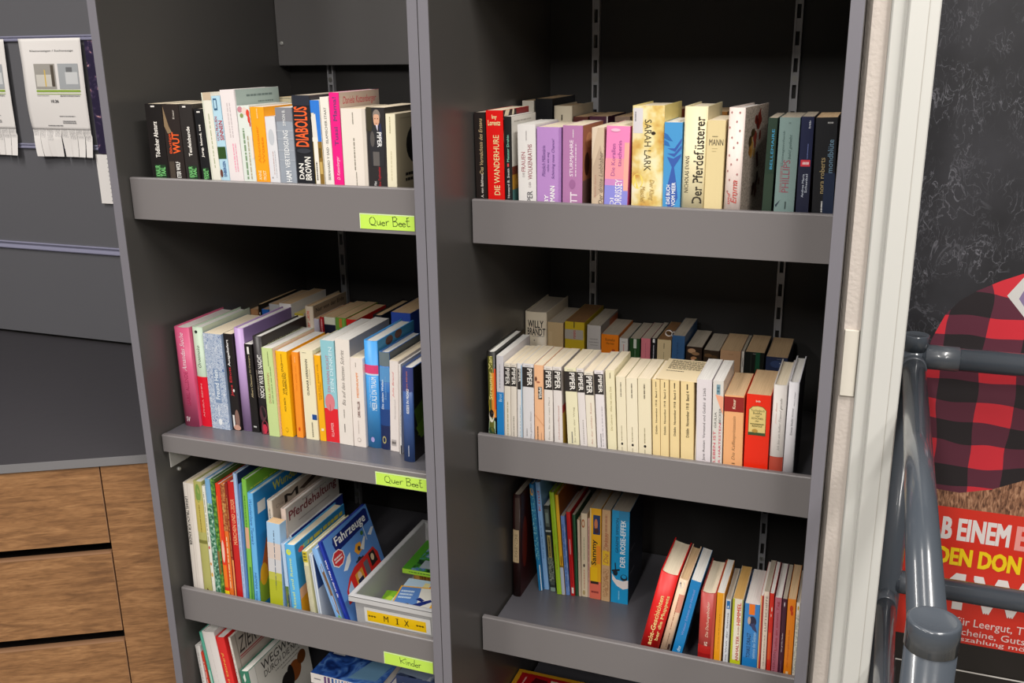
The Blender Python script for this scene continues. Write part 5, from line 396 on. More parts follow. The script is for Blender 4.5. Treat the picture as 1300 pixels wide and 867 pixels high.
('LB', 133, 'b', -0.46212, 0.046, 0.01097, 0.3165, 0.23, 0.0351, '7ec04a', 'w', 'picture_book', 'green picture book with a dotted cover edge left of the bright blue one', 'books on the lower left shelf', [('r', 'S', 0.1, 0.505, 0.9, 0.658, 'd8a888'), ('l', 'S', 0.3, 0.658, 0.7, 0.892, '4a8a2a', 'u', 1), ('r', 'S', 0.5, 0.0, 0.9, 0.37, '4a8a3a'), ('r', 'R', 0, 0.0, 1, 1.0, '2a7ab8'), ('r', 'R', 0, 0.91, 1, 1.0, '76b82a'), ('l', 'R', 0.05, 0.9145, 0.95, 0.928, 'e0e040', 'h', 1)], 0.0),
('LB', 134, 'b', -0.44768, 0.046, 0.01302, 0.287, 0.23, 0.0284, '6ab8ee', 'w', 'picture_book', 'bright blue picture book with a dark blue title running down its spine, lower left shelf', 'books on the lower left shelf', [('t', 'S', 'Wunderbare Tierwelt', 0.25, 0.595, 0.75, 0.955, '2a5aa0', 'd', 'i'), ('t', 'S', 'HEMMA Verlag', 0.2, 0.118, 0.75, 0.37, '2a5aa0', 'd', 'i'), ('r', 'R', 0, 0.0, 1, 1.0, '1f86c8'), ('t', 'R', 'Wunderbare', 0.3, 0.91, 0.95, 0.982, 'd8d83a', 'h', 'b'), ('r', 'R', 0.05, 0.82, 0.17, 0.91, 'e6e6e0'), ('p', 'R', [(0.12, 0.505), (0.2, 0.694), (0.3, 0.73), (0.4, 0.55)], '3a7a2a'), ('p', 'R', [(0, 0.28), (0.15, 0.595), (0.3, 0.55), (0.4, 0.28)], 'c8642a'), ('c', 'R', 0.25, 0.442, 0.1, 0.072, 'e8e0d0'), ('c', 'R', 0.25, 0.433, 0.05, 0.036, '2a2020'), ('p', 'R', [(0, 0.1), (1, 0.1), (1, 0.37), (0.5, 0.235), (0, 0.298)], '8aa82a'), ('c', 'R', 0.08, 0.325, 0.06, 0.09, 'f0b020')], 0.0),
('LB', 135, 'b', -0.41189, 0.07, 0.01179, 0.2644, 0.2, 0, 'd8cdbf', 'w', 'picture_book', 'beige picture book with large black letter on its cover, lower left shelf', 'books on the lower left shelf', [('l', 'S', 0.3, 0.775, 0.7, 0.9325, '8a8478', 'u', 1), ('r', 'R', 0, 0.0, 1, 1.0, 'c6b9a9'), ('t', 'R', 'M', 0.22, 0.901, 0.48, 0.9685, '1f1a18', 'h', 'b'), ('t', 'R', 'Die', 0.06, 0.91, 0.2, 0.9415, 'a09488', 'h', 'n'), ('p', 'R', [(0.5, 0.9325), (1, 1.0), (1, 0.955), (0.6, 0.91)], '4a3a30')], 0.0),
('LB', 136, 'p', -0.4, 0.046, 0.0313, 0.2286, 0.023, 0.0438, 'a8cdee', 't', 'paperback_book', 'thick paperback with sky blue upper part and lime green foot, lower left shelf', 'books on the lower left shelf', [('r', 'S', 0, 0.0, 1, 0.478, 'b4ba28'), ('r', 'S', 0, 0.478, 1, 0.64, 'd0d0d4'), ('r', 'S', 0, 0.64, 1, 0.802, 'd8c8c0'), ('r', 'S', 0, 0.424, 1, 0.505, 'c0c050'), ('l', 'S', 0.48, 0.37, 0.58, 0.928, '5a6a80', 'u', 1), ('l', 'S', 0.5, 0.325, 0.56, 0.46, '5a6018', 'u', 1)], 0.0),
('LB', 137, 'b', -0.38397, 0.075, 0.01181, 0.2479, 0.21, 0, 'dcc9c0', 'w', 'picture_book', 'white picture book with a large dark red title on its cover, lower left shelf', 'books on the lower left shelf', [('l', 'S', 0.25, 0.56, 0.6, 0.89, 'c08078', 'u', 1), ('r', 'R', 0, 0.0, 1, 1.0, 'cfc6bd'), ('t', 'R', 'Pferdehaltung', 0.04, 0.846, 0.95, 0.956, '7a1f26', 'h', 'b'), ('t', 'R', 'Ingrid Anders', 0.3, 0.956, 0.75, 0.978, '6a625a', 'h', 'n'), ('r', 'R', 0.2, 0.813, 0.8, 0.824, 'a89c94')], 0.0),
('LB', 138, 'b', -0.3751, 0.08, 0.0042, 0.1871, 0.21, 0, 'eef0f4', 'w', 'picture_book', 'white book with a dark blue upper cover behind the light blue one, lower left shelf', 'books on the lower left shelf', [('r', 'R', 0, 0.94, 1, 1.0, '2a3f98'), ('r', 'R', 0, 0.0, 1, 1.0, '2a3f98')], 0.0),
('LB', 139, 'b', -0.36908, 0.046, 0.00796, 0.1848, 0.033, -0.0131, 'b8d0ea', 'w', 'picture_book', 'thin pale blue picture book with animals low on its spine, lower left shelf', 'books on the lower left shelf', [('r', 'S', 0, 0.0, 1, 0.478, '5a7a3a'), ('c', 'S', 0.4, 0.37, 0.3, 0.072, '8a6a4a'), ('c', 'S', 0.5, 0.208, 0.3, 0.054, 'c8a080'), ('r', 'S', 0.6, 0.145, 1, 0.37, '3a4a5a')], 0.0),
('LB', 140, 'b', -0.35043, 0.046, 0.02275, 0.1856, 0.2, -0.0281, '5ab4ec', 'c', 'picture_book', 'light blue thick picture book with yellow letters across its cover, lower left shelf', 'books on the lower left shelf', [('c', 'S', 0.35, 0.91, 0.26, 0.036, 'd0e050'), ('t', 'S', 'Rätsel und Reime', 0.28, 0.208, 0.56, 0.838, 'c8e4a0', 'u', 'b'), ('r', 'R', 0, 0.0, 1, 1.0, '2a8cc8'), ('l', 'R', 0.08, 0.874, 0.95, 0.955, 'e0d050', 'h', 1), ('c', 'R', 0.1, 0.901, 0.05, 0.0315, 'e05a5a'), ('c', 'R', 0.2, 0.919, 0.04, 0.027, '70c0c0'), ('p', 'R', [(0, 0.1), (0.3, 0.1), (0.35, 0.325), (0.2, 0.442), (0, 0.415)], 'e0a020'), ('p', 'R', [(0, 0.325), (0.25, 0.37), (0.2, 0.478), (0, 0.46)], 'e0b090')], 0.0),
('LB', 141, 'b', -0.31008, 0.046, 0.01095, 0.1775, 0.17, -0.0632, 'e4dfb0', 'w', 'picture_book', 'cream picture book with ruled stripes along its spine, lower left shelf', 'books on the lower left shelf', [('n', 'S', 0, 0.0, 1, 0.82, 'ruled'), ('r', 'S', 0, 0.865, 1, 1.0, 'c8b82a'), ('l', 'S', 0.2, 0.874, 0.8, 0.991, '5a5a2a', 'h', 3), ('r', 'S', 0.3, 0.0, 1, 0.19, '8ab050')], 0.0),
('LB', 142, 'b', -0.29247, 0.046, 0.00823, 0.1726, 0.15, -0.0851, 'd8e0ea', 'w', 'picture_book', 'thin white and blue booklet behind the leaning picture books, lower left shelf', 'books on the lower left shelf', [('r', 'S', 0.4, 0.0, 0.7, 1.0, 'a8b8d0'), ('r', 'R', 0, 0.0, 1, 1.0, '34508a'), ('r', 'R', 0, 0.0, 1, 0.55, 'c0c8d4')], 0.0),
('LB', 143, 'b', -0.24091, 0.046, 0.01343, 0.193, 0.16, -0.2993, '86b6ec', 'w', 'picture_book', 'sky blue picture book with a brown animal photo leaning on its neighbour, lower left shelf', 'books on the lower left shelf', [('p', 'S', [(0.5, 0.802), (0.9, 0.838), (1, 0.37), (0.9, 0.208), (0.6, 0.28), (0.4, 0.64)], '8a6a4a'), ('p', 'S', [(0.55, 0.73), (0.8, 0.748), (0.85, 0.46), (0.6, 0.46)], '6a5038'), ('p', 'S', [(0.4, 0.1), (1, 0.1), (1, 0.208), (0.6, 0.235)], '7ab030')], 0.0),
('LB', 144, 'b', -0.22247, 0.046, 0.00725, 0.2113, 0.185, -0.3005, '1f36a0', 'w', 'picture_book', 'blue board book with a red fire engine on its cover, lower left shelf', 'books on the lower left shelf', [('t', 'S', 'Was fährt denn da', 0.3, 0.424, 0.75, 0.82, 'f2f4f8', 'd', 'b'), ('r', 'R', 0, 0.0, 1, 1.0, '5f92d8'), ('sign', 'R')], 0.0),
('LBB', 145, 'b', -0.59979, 0.046, 0.01251, 0.2509, 0.2, -0.0777, 'e6e2e0', 'w', 'picture_book', 'white picture book at the left end of the bottom row, bottom left shelf', 'books on the bottom left shelf', [('l', 'S', 0.4, 0.48, 0.6, 0.935, 'b0a8a8', 'u', 1)], 0.0),
('LBB', 146, 'b', -0.58574, 0.046, 0.00647, 0.2374, 0.17, -0.0937, 'd8402c', 'w', 'picture_book', 'low red booklet beside the white picture book, bottom left shelf', 'books on the bottom left shelf', [('l', 'S', 0.3, 0.415, 0.7, 0.9025, 'f0d8d0', 'u', 1), ('r', 'S', 0.5, 0.0, 1, 0.415, '888')], 0.0),
('LBB', 147, 'b', -0.57063, 0.046, 0.00692, 0.29, 0.22, -0.1226, '5ab09a', 'w', 'picture_book', 'thin teal picture book left of the thick white one, bottom left shelf', 'books on the bottom left shelf', [('r', 'S', 0.3, 0.0, 0.9, 0.675, 'b0d8c8')], 0.0),
('LBB', 148, 'b', -0.54764, 0.046, 0.03249, 0.2939, 0.22, -0.1318, 'e4dedc', 'w', 'picture_book', 'thick whitish book between the teal and the red ones, bottom left shelf', 'books on the bottom left shelf', [('l', 'S', 0.45, 0.415, 0.5, 0.935, 'd0c8c4', 'u', 1), ('l', 'S', 0.4, 0.35, 0.55, 0.415, '555', 'u', 1)], 0.0),
('LBB', 149, 'b', -0.51914, 0.046, 0.02316, 0.287, 0.2, -0.13, 'e02a2a', 'w', 'picture_book', 'red book with orange lettering running down its spine, bottom left shelf', 'books on the bottom left shelf', [('t', 'S', 'JUNGES MÄDCHEN', 0.3, 0.35, 0.62, 0.87, 'f0b050', 'd', 'b')], 0.0),
('LBB', 150, 'b', -0.49358, 0.046, 0.00525, 0.2932, 0.21, -0.1263, 'e2dcd4', 'c', 'picture_book', 'white book with an underlined capital title on its grey cover, bottom left shelf', 'books on the bottom left shelf', [('t', 'S', 'DER ZIERGARTEN', 0.42, 0.48, 0.68, 0.9025, '4a4640', 'd', 'n'), ('r', 'R', 0, 0.0, 1, 1.0, 'b8ada2'), ('t', 'R', 'ZIERGARTEN', 0.08, 0.8245, 1.0, 0.948, '3a3230', 'h', 'i'), ('r', 'R', 0.08, 0.7985, 1, 0.8082, 'a82a34'), ('r', 'R', 0.08, 0.7823, 1, 0.7888, 'a82a34'), ('r', 'R', 0.06, 0.0, 0.075, 1.0, '948a80')], 0.0),
('LBB', 151, 'b', -0.47666, 0.046, 0.02259, 0.2128, 0.22, -0.1212, '357a62', 'w', 'picture_book', 'nature guide with green spine and large black capitals on its white cover, bottom left shelf', 'books on the bottom left shelf', [('p', 'S', [(0.35, 0.935), (0.6, 0.9805), (0.65, 0.9025), (0.45, 0.87)], 'd8e0d8'), ('r', 'R', 0, 0.0, 1, 1.0, 'd9d6ce'), ('r', 'R', 0, 0.0, 0.1, 1.0, 'e6e4de'), ('r', 'R', 0.1, 0.0, 0.105, 1.0, 'a8a69e'), ('t', 'R', 'WEGWEISER', 0.2, 0.87, 0.98, 0.9675, '2a2624', 'h', 'n'), ('t', 'R', 'DURCH DIE NATUR', 0.22, 0.779, 1.0, 0.8505, '3a3432', 'h', 'n'), ('l', 'R', 0.4, 0.727, 0.85, 0.753, '8a8680', 'h', 1), ('l', 'R', 0.5, 0.688, 0.8, 0.7075, '8a8680', 'h', 1), ('c', 'R', 0.55, 0.5125, 0.1, 0.104, '1a1412'), ('c', 'R', 0.7, 0.545, 0.12, 0.117, '8a4a1c'), ('c', 'R', 0.62, 0.532, 0.06, 0.13, '1c1614'), ('c', 'R', 0.85, 0.623, 0.08, 0.078, '6a3a14'), ('c', 'R', 0.35, 0.4475, 0.08, 0.078, 'a01c24')], 0.0),
('RB', 152, 'h', 0.03436, 0.3128, 0.01776, 0.245, 0.16, 0.0132, '2a0e0c', 'g', 'hardcover_book', 'dark maroon hardcover with a beige label against the side panel, lower right shelf', 'books on the lower right shelf', [('r', 'S', 0.02, 0.34, 0.8, 0.66, 'c8b08a'), ('t', 'S', 'LEGENDE', 0.3, 0.36, 0.6, 0.62, '5a4630', 'u', 'n'), ('r', 'S', 0.3, 0.66, 0.85, 0.97, '4a3a34'), ('r', 'R', 0, 0.0, 1, 1, '3a100c'), ('c', 'R', 0.15, 0.5, 0.1, 0.25, '7a2a1c')], 0.0),
('RB', 153, 'b', 0.07679, 0.3524, 0.00956, 0.255, 0.15, -0.0804, '1878b0', 'w', 'picture_book', 'slim bright blue book with pale lettering in the left group, lower right shelf', 'books on the lower right shelf', [('c', 'S', 0.45, 0.93, 0.4, 0.035, 'd8a860'), ('t', 'S', 'DELFINE', 0.2, 0.42, 0.8, 0.62, 'b8e0dc', 'u', 'b'), ('n', 'S', 0, 0.3, 1, 0.9, 'mottle_blue'), ('r', 'S', 0.7, 0.0, 0.9, 0.25, 'e8f0f4')], 0.0),
('RB', 154, 'b', 0.08777, 0.361, 0.01103, 0.2578, 0.15, -0.0791, '8ab8e8', 'w', 'picture_book', 'tall light blue book with red and dark blue lettering in the left group', 'books on the lower right shelf', [('t', 'S', 'Das große Buch der', 0.35, 0.3, 0.65, 0.66, '2a5a90', 'u', 'n'), ('t', 'S', 'Kind', 0.3, 0.74, 0.75, 0.92, 'c86060', 'u', 'n')], 0.0),
('RB', 155, 'p', 0.10429, 0.3579, 0.01235, 0.2069, 0.12, -0.0754, '2a302c', 'w', 'paperback_book', 'low dark paperback with grey photo strips between light blue and lime books, lower right shelf', 'books on the lower right shelf', [('r', 'S', 0.1, 0.76, 0.85, 0.96, '56605a'), ('r', 'S', 0.2, 0.8, 0.7, 0.92, '788880'), ('r', 'S', 0, 0.7, 1, 0.72, 'b0b8b0'), ('r', 'S', 0.2, 0.4, 0.8, 0.66, 'a89858'), ('l', 'S', 0.3, 0.42, 0.7, 0.64, '302a18', 'u', 1), ('r', 'S', 0.1, 0.08, 0.9, 0.4, '4a5450'), ('r', 'S', 0.0, 0.33, 1, 0.34, 'c0c8c0'), ('r', 'S', 0.05, 0.0, 0.95, 0.05, '8aa098'), ('n', 'S', 0.0, 0.12, 1, 0.4, 'mottle_grey')], 0.0),
('RB', 156, 'b', 0.12019, 0.3516, 0.01072, 0.2435, 0.16, -0.0734, 'a4cc2a', 'g', 'picture_book', 'lime green picture book beside the yellow one in the left group, lower right shelf', 'books on the lower right shelf', [('l', 'S', 0.4, 0.25, 0.62, 0.5, 'b06a28', 'u', 1), ('l', 'S', 0.4, 0.55, 0.6, 0.85, '88b01a', 'u', 1)], 0.0),
('RB', 157, 'b', 0.12978, 0.3528, 0.00753, 0.2388, 0.16, -0.0707, 'f0bb2a', 'g', 'picture_book', 'narrow yellow picture book with an orange brown cover, lower right shelf', 'books on the lower right shelf', [('r', 'S', 0, 0.0, 1, 0.28, 'c0c8d8'), ('r', 'S', 0, 0.28, 1, 0.3, 'a07818'), ('r', 'R', 0, 0.0, 1, 1, '8a4c10'), ('c', 'S', 0.6, 0.35, 0.25, 0.05, 'a87818')], 0.0),
('RB', 158, 'p', 0.139, 0.3553, 0.00855, 0.1897, 0.13, -0.0685, '6f93d4', 'g', 'paperback_book', 'blue book with small white dots right of the yellow picture book, lower right shelf', 'books on the lower right shelf', [('l', 'S', 0.25, 0.1, 0.6, 0.9, '3a5a98', 'u', 1), ('r', 'S', 0.88, 0.05, 0.95, 0.12, 'e8f0f8'), ('r', 'S', 0.88, 0.2, 0.95, 0.27, 'e8f0f8'), ('r', 'S', 0.88, 0.35, 0.95, 0.42, 'e8f0f8'), ('r', 'S', 0.88, 0.5, 0.95, 0.57, 'e8f0f8'), ('r', 'S', 0.88, 0.65, 0.95, 0.72, 'e8f0f8'), ('r', 'S', 0.88, 0.8, 0.95, 0.87, 'e8f0f8')], 0.0),
('RB', 159, 'p', 0.15029, 0.356, 0.00906, 0.201, 0.14, -0.0602, 'c81a1e', 'g', 'paperback_book', 'red paperback with a white square at its foot in the left group, lower right shelf', 'books on the lower right shelf', [('r', 'S', 0.3, 0.03, 0.8, 0.1, 'f0e8e0'), ('l', 'S', 0.35, 0.15, 0.65, 0.5, 'a01014', 'u', 1), ('r', 'S', 0.4, 0.5, 0.65, 0.68, 'e0a8a8')], 0.0),
('RB', 160, 'p', 0.15868, 0.3586, 0.00683, 0.1953, 0.13, -0.0444, '1f4a30', 'g', 'paperback_book', 'thin dark green booklet right of the red paperback, lower right shelf', 'books on the lower right shelf', [('r', 'S', 0.7, 0.0, 0.85, 1, '3a7a50')], 0.0),
('RB', 161, 'p', 0.16535, 0.3597, 0.0056, 0.1838, 0.12, -0.0278, 'dcc8b0', 't', 'paperback_book', 'thin cream booklet left of the cream flowered paperback, lower right shelf', 'books on the lower right shelf', [('l', 'S', 0.3, 0.2, 0.6, 0.6, 'b0a088', 'u', 1)], 0.0),
('RB', 162, 'p', 0.17564, 0.3614, 0.01403, 0.2003, 0.125, -0.0167, 'e2d2b4', 'g', 'paperback_book', 'cream paperback with an orange flower at its head in the left group, lower right shelf', 'books on the lower right shelf', [('c', 'S', 0.35, 0.88, 0.26, 0.05, 'b0683a'), ('c', 'S', 0.35, 0.88, 0.14, 0.03, 'e2d2b4'), ('l', 'S', 0.4, 0.45, 0.55, 0.72, '7a9a70', 'u', 1), ('c', 'S', 0.45, 0.38, 0.14, 0.02, '4a3a30'), ('l', 'S', 0.35, 0.1, 0.6, 0.33, 'c88a70', 'u', 1), ('c', 'S', 0.4, 0.05, 0.2, 0.03, 'b8a070')], 0.0),
('RB', 163, 'p', 0.18494, 0.3618, 0.00358, 0.1904, 0.12, -0.0112, 'dcb0a4', 't', 'paperback_book', 'very thin pinkish booklet left of the yellow paperback, lower right shelf', 'books on the lower right shelf', [('l', 'S', 0.3, 0.2, 0.7, 0.9, 'b06a68', 'u', 1)], 0.0),
('RB', 164, 'p', 0.19979, 0.3599, 0.0248, 0.2166, 0.13, -0.0085, 'efb31c', 'g', 'paperback_book', 'yellow paperback with a large black name and a salmon pink foot, lower right shelf', 'books on the lower right shelf', [('r', 'S', 0.0, 0.35, 0.12, 1, 'e8d090'), ('r', 'S', 0.3, 0.72, 0.92, 0.93, '1e3a6a'), ('c', 'S', 0.55, 0.83, 0.15, 0.06, 'c87a50'), ('c', 'S', 0.6, 0.76, 0.2, 0.03, '4a2a2a'), ('t', 'S', 'Sammy', 0.14, 0.38, 0.7, 0.66, '26241e', 'u', 'b'), ('r', 'S', 0.6, 0.4, 0.95, 0.6, 'f0922a'), ('r', 'S', -0.0, 0.0, 1, 0.2, 'e4705a'), ('r', 'S', 0.08, 0.17, 0.8, 0.2, '2a2020'), ('l', 'S', 0.15, 0.06, 0.8, 0.1, '8a3030', 'h', 1), ('r', 'S', 0.1, 0.2, 0.7, 0.36, 'f4c414')], 0.0),
('RB', 165, 'p', 0.22277, 0.3589, 0.01867, 0.2176, 0.13, -0.0048, 'cba77c', 'g', 'paperback_book', 'tan paperback with a yellow patch between the yellow and the blue ones, lower right shelf', 'books on the lower right shelf', [('r', 'S', 0.1, 0.4, 0.95, 0.56, 'e4bc30'), ('l', 'S', 0.3, 0.6, 0.75, 0.95, 'b08060', 'u', 1), ('t', 'S', 'Die Zirkus', 0.25, 0.42, 0.8, 0.75, 'b0704a', 'u', 'i'), ('n', 'S', 0.2, 0.05, 0.85, 0.36, 'mottle_tan')], 0.0),
('RB', 166, 'p', 0.25309, 0.3604, 0.03792, 0.2195, 0.13, -0.0015, '1696cf', 'g', 'paperback_book', 'thick blue paperback with tall white title and a small bicycle drawing, lower right shelf', 'books on the lower right shelf', [('t', 'S', 'DER ROSIE-EFFEKT', 0.5, 0.4, 0.8, 0.95, 'e8f2f4', 'u', 'b'), ('t', 'S', 'GRAEME SIMSION', 0.24, 0.55, 0.4, 0.92, '123a58', 'u', 'n'), ('p', 'S', [(0.05, 0.32), (0.3, 0.26), (0.7, 0.25), (1, 0.27), (1, 0.18), (0.7, 0.16), (0.35, 0.19), (0.08, 0.25)], 'e6dfdc'), ('c', 'S', 0.25, 0.33, 0.14, 0.03, '14202c'), ('c', 'S', 0.75, 0.29, 0.2, 0.035, '14202c'), ('c', 'S', 0.75, 0.3, 0.14, 0.02, '1696cf'), ('p', 'S', [(0.2, 0.44), (0.26, 0.44), (0.32, 0.3), (0.26, 0.3)], '14202c'), ('p', 'S', [(0.05, 0.36), (0.5, 0.38), (0.5, 0.36), (0.05, 0.34)], '14202c'), ('l', 'S', 0.42, 0.04, 0.54, 0.14, '8acbe8', 'u', 1), ('r', 'S', 0.4, 0.9, 0.95, 1, '2a88b8'), ('r', 'R', 0, 0.0, 1, 1, '101828'), ('r', 'R', 0.1, 0.3, 0.4, 0.31, '8a929a'), ('r', 'R', 0.1, 0.55, 0.4, 0.56, '8a929a')], 0.0),
('RB', 167, 'h', 0.3536, 0.172, 0.03422, 0.2024, 0.14, 0.2041, 'dc2020', 'c', 'hardcover_book', 'bright red hardcover leaning right with yellow lettering, lower right shelf', 'books on the lower right shelf', [('t', 'S', 'acht-Geschichten', 0.3, 0.1964, 0.56, 0.754, 'f2d890', 'u', 'b'), ('t', 'S', 'ber die Muppets', 0.66, 0.262, 0.9, 0.7704, 'f2d890', 'u', 'b')], 0.0),
('RB', 168, 'h', 0.38424, 0.172, 0.01792, 0.1973, 0.14, 0.1946, 'ecc9aa', 't', 'hardcover_book', 'peach coloured hardcover leaning right behind the bright red one, lower right shelf', 'books on the lower right shelf', [('c', 'S', 0.4, 0.9426, 0.3, 0.041, 'e8e0d8'), ('p', 'S', [(0.1, 0.9344), (0.3, 0.9672), (0.4, 0.918)], '2a2020'), ('r', 'S', 0.4, 0.631, 1, 0.836, 'eda088'), ('l', 'S', 0.4, 0.426, 0.56, 0.795, 'b07a60', 'u', 1), ('l', 'S', 0.45, 0.221, 0.6, 0.385, '8a6a58', 'u', 1), ('r', 'S', 0.7, 0.1964, 0.9, 0.262, '3a2420')], 0.0),
('RB', 169, 'p', 0.408, 0.172, 0.01913, 0.1987, 0.13, 0.1882, '1b82c4', 'w', 'paperback_book', 'blue paperback leaning right with violet lettering beside a dark gap, lower right shelf', 'books on the lower right shelf', [('t', 'S', 'Weisser Schwan am Himmel', 0.42, 0.385, 0.66, 0.9016, '8aa0e0', 'u', 'n'), ('t', 'S', 'dtv', 0.4, 0.1964, 0.75, 0.262, 'c0e0f4', 'u', 'b')], 0.0),
('RB', 170, 'h', 0.46777, 0.172, 0.0286, 0.1757, 0.135, 0.0054, 'b8423c', 'c', 'hardcover_book', 'dusty red hardcover with cream sideways lettering standing right of the gap, lower right shelf', 'books on the lower right shelf', [('t', 'S', 'Die Dschungelbücher', 0.44, 0.467, 0.68, 0.9016, 'f0d8c0', 'u', 'i'), ('t', 'S', 'R KIPLING', 0.4, 0.18, 0.6, 0.4096, 'f0e0d0', 'u', 'b'), ('r', 'S', 0, 0.0, 1, 0.3604, 'c02420'), ('r', 'S', 0.0, 0.0, 1, 0.262, 'a01818'), ('r', 'S', 0.85, 0.0, 1, 1.0, 'c8584a')], 0.0),
('RB', 171, 'p', 0.49087, 0.172, 0.01348, 0.1813, 0.13, 0.0028, 'f3a51e', 'w', 'paperback_book', 'amber orange paperback without picture next to the dusty red hardcover, lower right shelf', 'books on the lower right shelf', [('l', 'S', 0.46, 0.344, 0.58, 0.754, 'b87410', 'u', 1), ('r', 'S', 0.82, 0.0, 1, 1.0, 'f6c070')], 0.0),
('RB', 172, 'p', 0.50621, 0.172, 0.0091, 0.1704, 0.12, -0.0023, 'dfe2e8', 'g', 'paperback_book', 'slim white paperback with a blue square at its head, lower right shelf', 'books on the lower right shelf', [('r', 'S', 0.2, 0.8852, 0.85, 0.9836, '1f70b8'), ('c', 'S', 0.5, 0.9098, 0.12, 0.0164, 'f0f4f8'), ('t', 'S', 'Die Welt der Sterne', 0.36, 0.2128, 0.68, 0.836, '5a5a62', 'u', 'n')], 0.0),
('RB', 173, 'p', 0.52429, 0.172, 0.01885, 0.1751, 0.125, -0.0065, 'f0e6d2', 'k2', 'paperback_book', 'white paperback with lime green edges and red capitals up its spine, lower right shelf', 'books on the lower right shelf', [('r', 'S', 0, 0.0, 0.2, 1.0, 'c0c430'), ('r', 'S', 0.9, 0.0, 1, 1.0, 'a8a850'), ('r', 'S', 0, 0.0, 1, 0.262, 'c4cc20'), ('t', 'S', 'ANHALTER', 0.5, 0.2456, 0.78, 0.5572, 'b83a3a', 'u', 'b'), ('t', 'S', 'HIMMEL', 0.46, 0.6884, 0.82, 0.959, 'd8483a', 'u', 'b'), ('t', 'S', 'IN DEN', 0.6, 0.5736, 0.74, 0.672, 'a05040', 'u', 'n')], 0.0),
('RB', 174, 'p', 0.55086, 0.172, 0.02723, 0.1695, 0.13, -0.0094, '3a86cc', 'w', 'paperback_book', 'thick blue paperback with an orange tab and a dark haired head, lower right shelf', 'books on the lower right shelf', [('r', 'S', 0.3, 0.8688, 0.68, 1.0, 'f07a1c'), ('c', 'S', 0.55, 0.7868, 0.26, 0.0656, '2a2a44'), ('c', 'S', 0.34, 0.795, 0.1, 0.0492, 'c0a8a0'), ('p', 'S', [(0.4, 0.754), (0.7, 0.7704), (0.9, 0.6556), (0.6, 0.6884)], '3a4068'), ('t', 'S', 'TONKE DRAGT', 0.24, 0.3276, 0.5, 0.6392, '16284a', 'u', 'n'), ('t', 'S', 'Das Geheimnis des Siebten', 0.62, 0.1964, 0.84, 0.6556, 'a8d0ec', 'u', 'n'), ('r', 'S', 0, 0.0, 1, 0.3276, '1c7ac0')], 0.0),
('RB', 175, 'p', 0.56788, 0.172, 0.00517, 0.1905, 0.13, -0.0117, 'c8443a', 'w', 'paperback_book', 'thin red paperback edged with orange right of the thick blue one, lower right shelf', 'books on the lower right shelf', [('r', 'S', 0, 0.0, 0.4, 1.0, 'eac088')], 0.0),
('RB', 176, 'p', 0.5761, 0.172, 0.00912, 0.2003, 0.12, -0.0152, 'efdccb', 'g', 'paperback_book', 'cream paperback with grey sideways lettering between two red ones, lower right shelf', 'books on the lower right shelf', [('t', 'S', 'LUFTSCHIFFE', 0.35, 0.59, 0.75, 0.959, '8a7468', 'u', 'n'), ('l', 'S', 0.4, 0.221, 0.65, 0.549, 'b0a090', 'u', 1)], 0.0),
('RB', 177, 'p', 0.58603, 0.172, 0.00762, 0.1987, 0.12, -0.0174, 'e03020', 'w', 'paperback_book', 'red orange paperback right of the cream one on the crowded right end, lower right shelf', 'books on the lower right shelf', [('c', 'S', 0.6, 0.836, 0.14, 0.0246, 'f0d0c0'), ('c', 'S', 0.5, 0.7704, 0.1, 0.0164, 'f0d0c0'), ('r', 'S', 0.1, 0.303, 0.7, 0.59, 'f0622a')], 0.0),
('RB', 178, 'p', 0.59688, 0.172, 0.01184, 0.1921, 0.13, -0.0146, 'bf6c7e', 'w', 'paperback_book', 'rose coloured paperback with crimson lettering left of the dark plum one, lower right shelf', 'books on the lower right shelf', [('t', 'S', 'HERZEN', 0.2, 0.1964, 0.55, 0.4096, '8a4050', 'u', 'n'), ('t', 'S', 'Liebe an einem Tag', 0.3, 0.426, 0.75, 0.959, 'a82038', 'u', 'n')], 0.0),
('RB', 179, 'p', 0.60745, 0.172, 0.00825, 0.1919, 0.13, -0.0106, '4a1f34', 'g', 'paperback_book', 'dark plum paperback with short white lettering, lower right shelf', 'books on the lower right shelf', [('t', 'S', 'Die große Nacht', 0.35, 0.426, 0.6, 0.631, 'f0e8ec', 'u', 'b'), ('c', 'S', 0.5, 0.9426, 0.12, 0.0246, 'e0d0d4'), ('l', 'S', 0.4, 0.2046, 0.55, 0.3276, 'a08090', 'u', 1)], 0.0),
('RB', 180, 'p', 0.61973, 0.172, 0.01422, 0.1937, 0.13, -0.0103, 'f28a1a', 't', 'paperback_book', 'orange paperback with red lettering near the right side panel, lower right shelf', 'books on the lower right shelf', [('t', 'S', 'Der Steppenpfad am See', 0.3, 0.262, 0.55, 0.672, 'c84a10', 'u', 'i'), ('c', 'S', 0.5, 0.9016, 0.2, 0.0328, 'c8380c'), ('c', 'S', 0.6, 0.8524, 0.14, 0.0246, 'c8380c'), ('r', 'S', 0.3, 0.0, 0.6, 0.221, 'f8d8a8')], 0.0),
('RB', 181, 'p', 0.63143, 0.172, 0.00614, 0.1888, 0.12, -0.0108, 'e6ded2', 'g', 'paperback_book', 'white paperback at the far right end of the crowded group, lower right shelf', 'books on the lower right shelf', [('c', 'S', 0.5, 0.9426, 0.2, 0.0246, 'c8a030'), ('n', 'S', 0.1, 0.221, 0.9, 0.877, 'mottle_pale')], 0.0)]
FL = {'LT': -0.017, 'RT': -0.052, 'LM': -0.4875, 'RM': -0.496, 'LB': -0.887, 'RB': -0.895, 'LBB': -1.247}
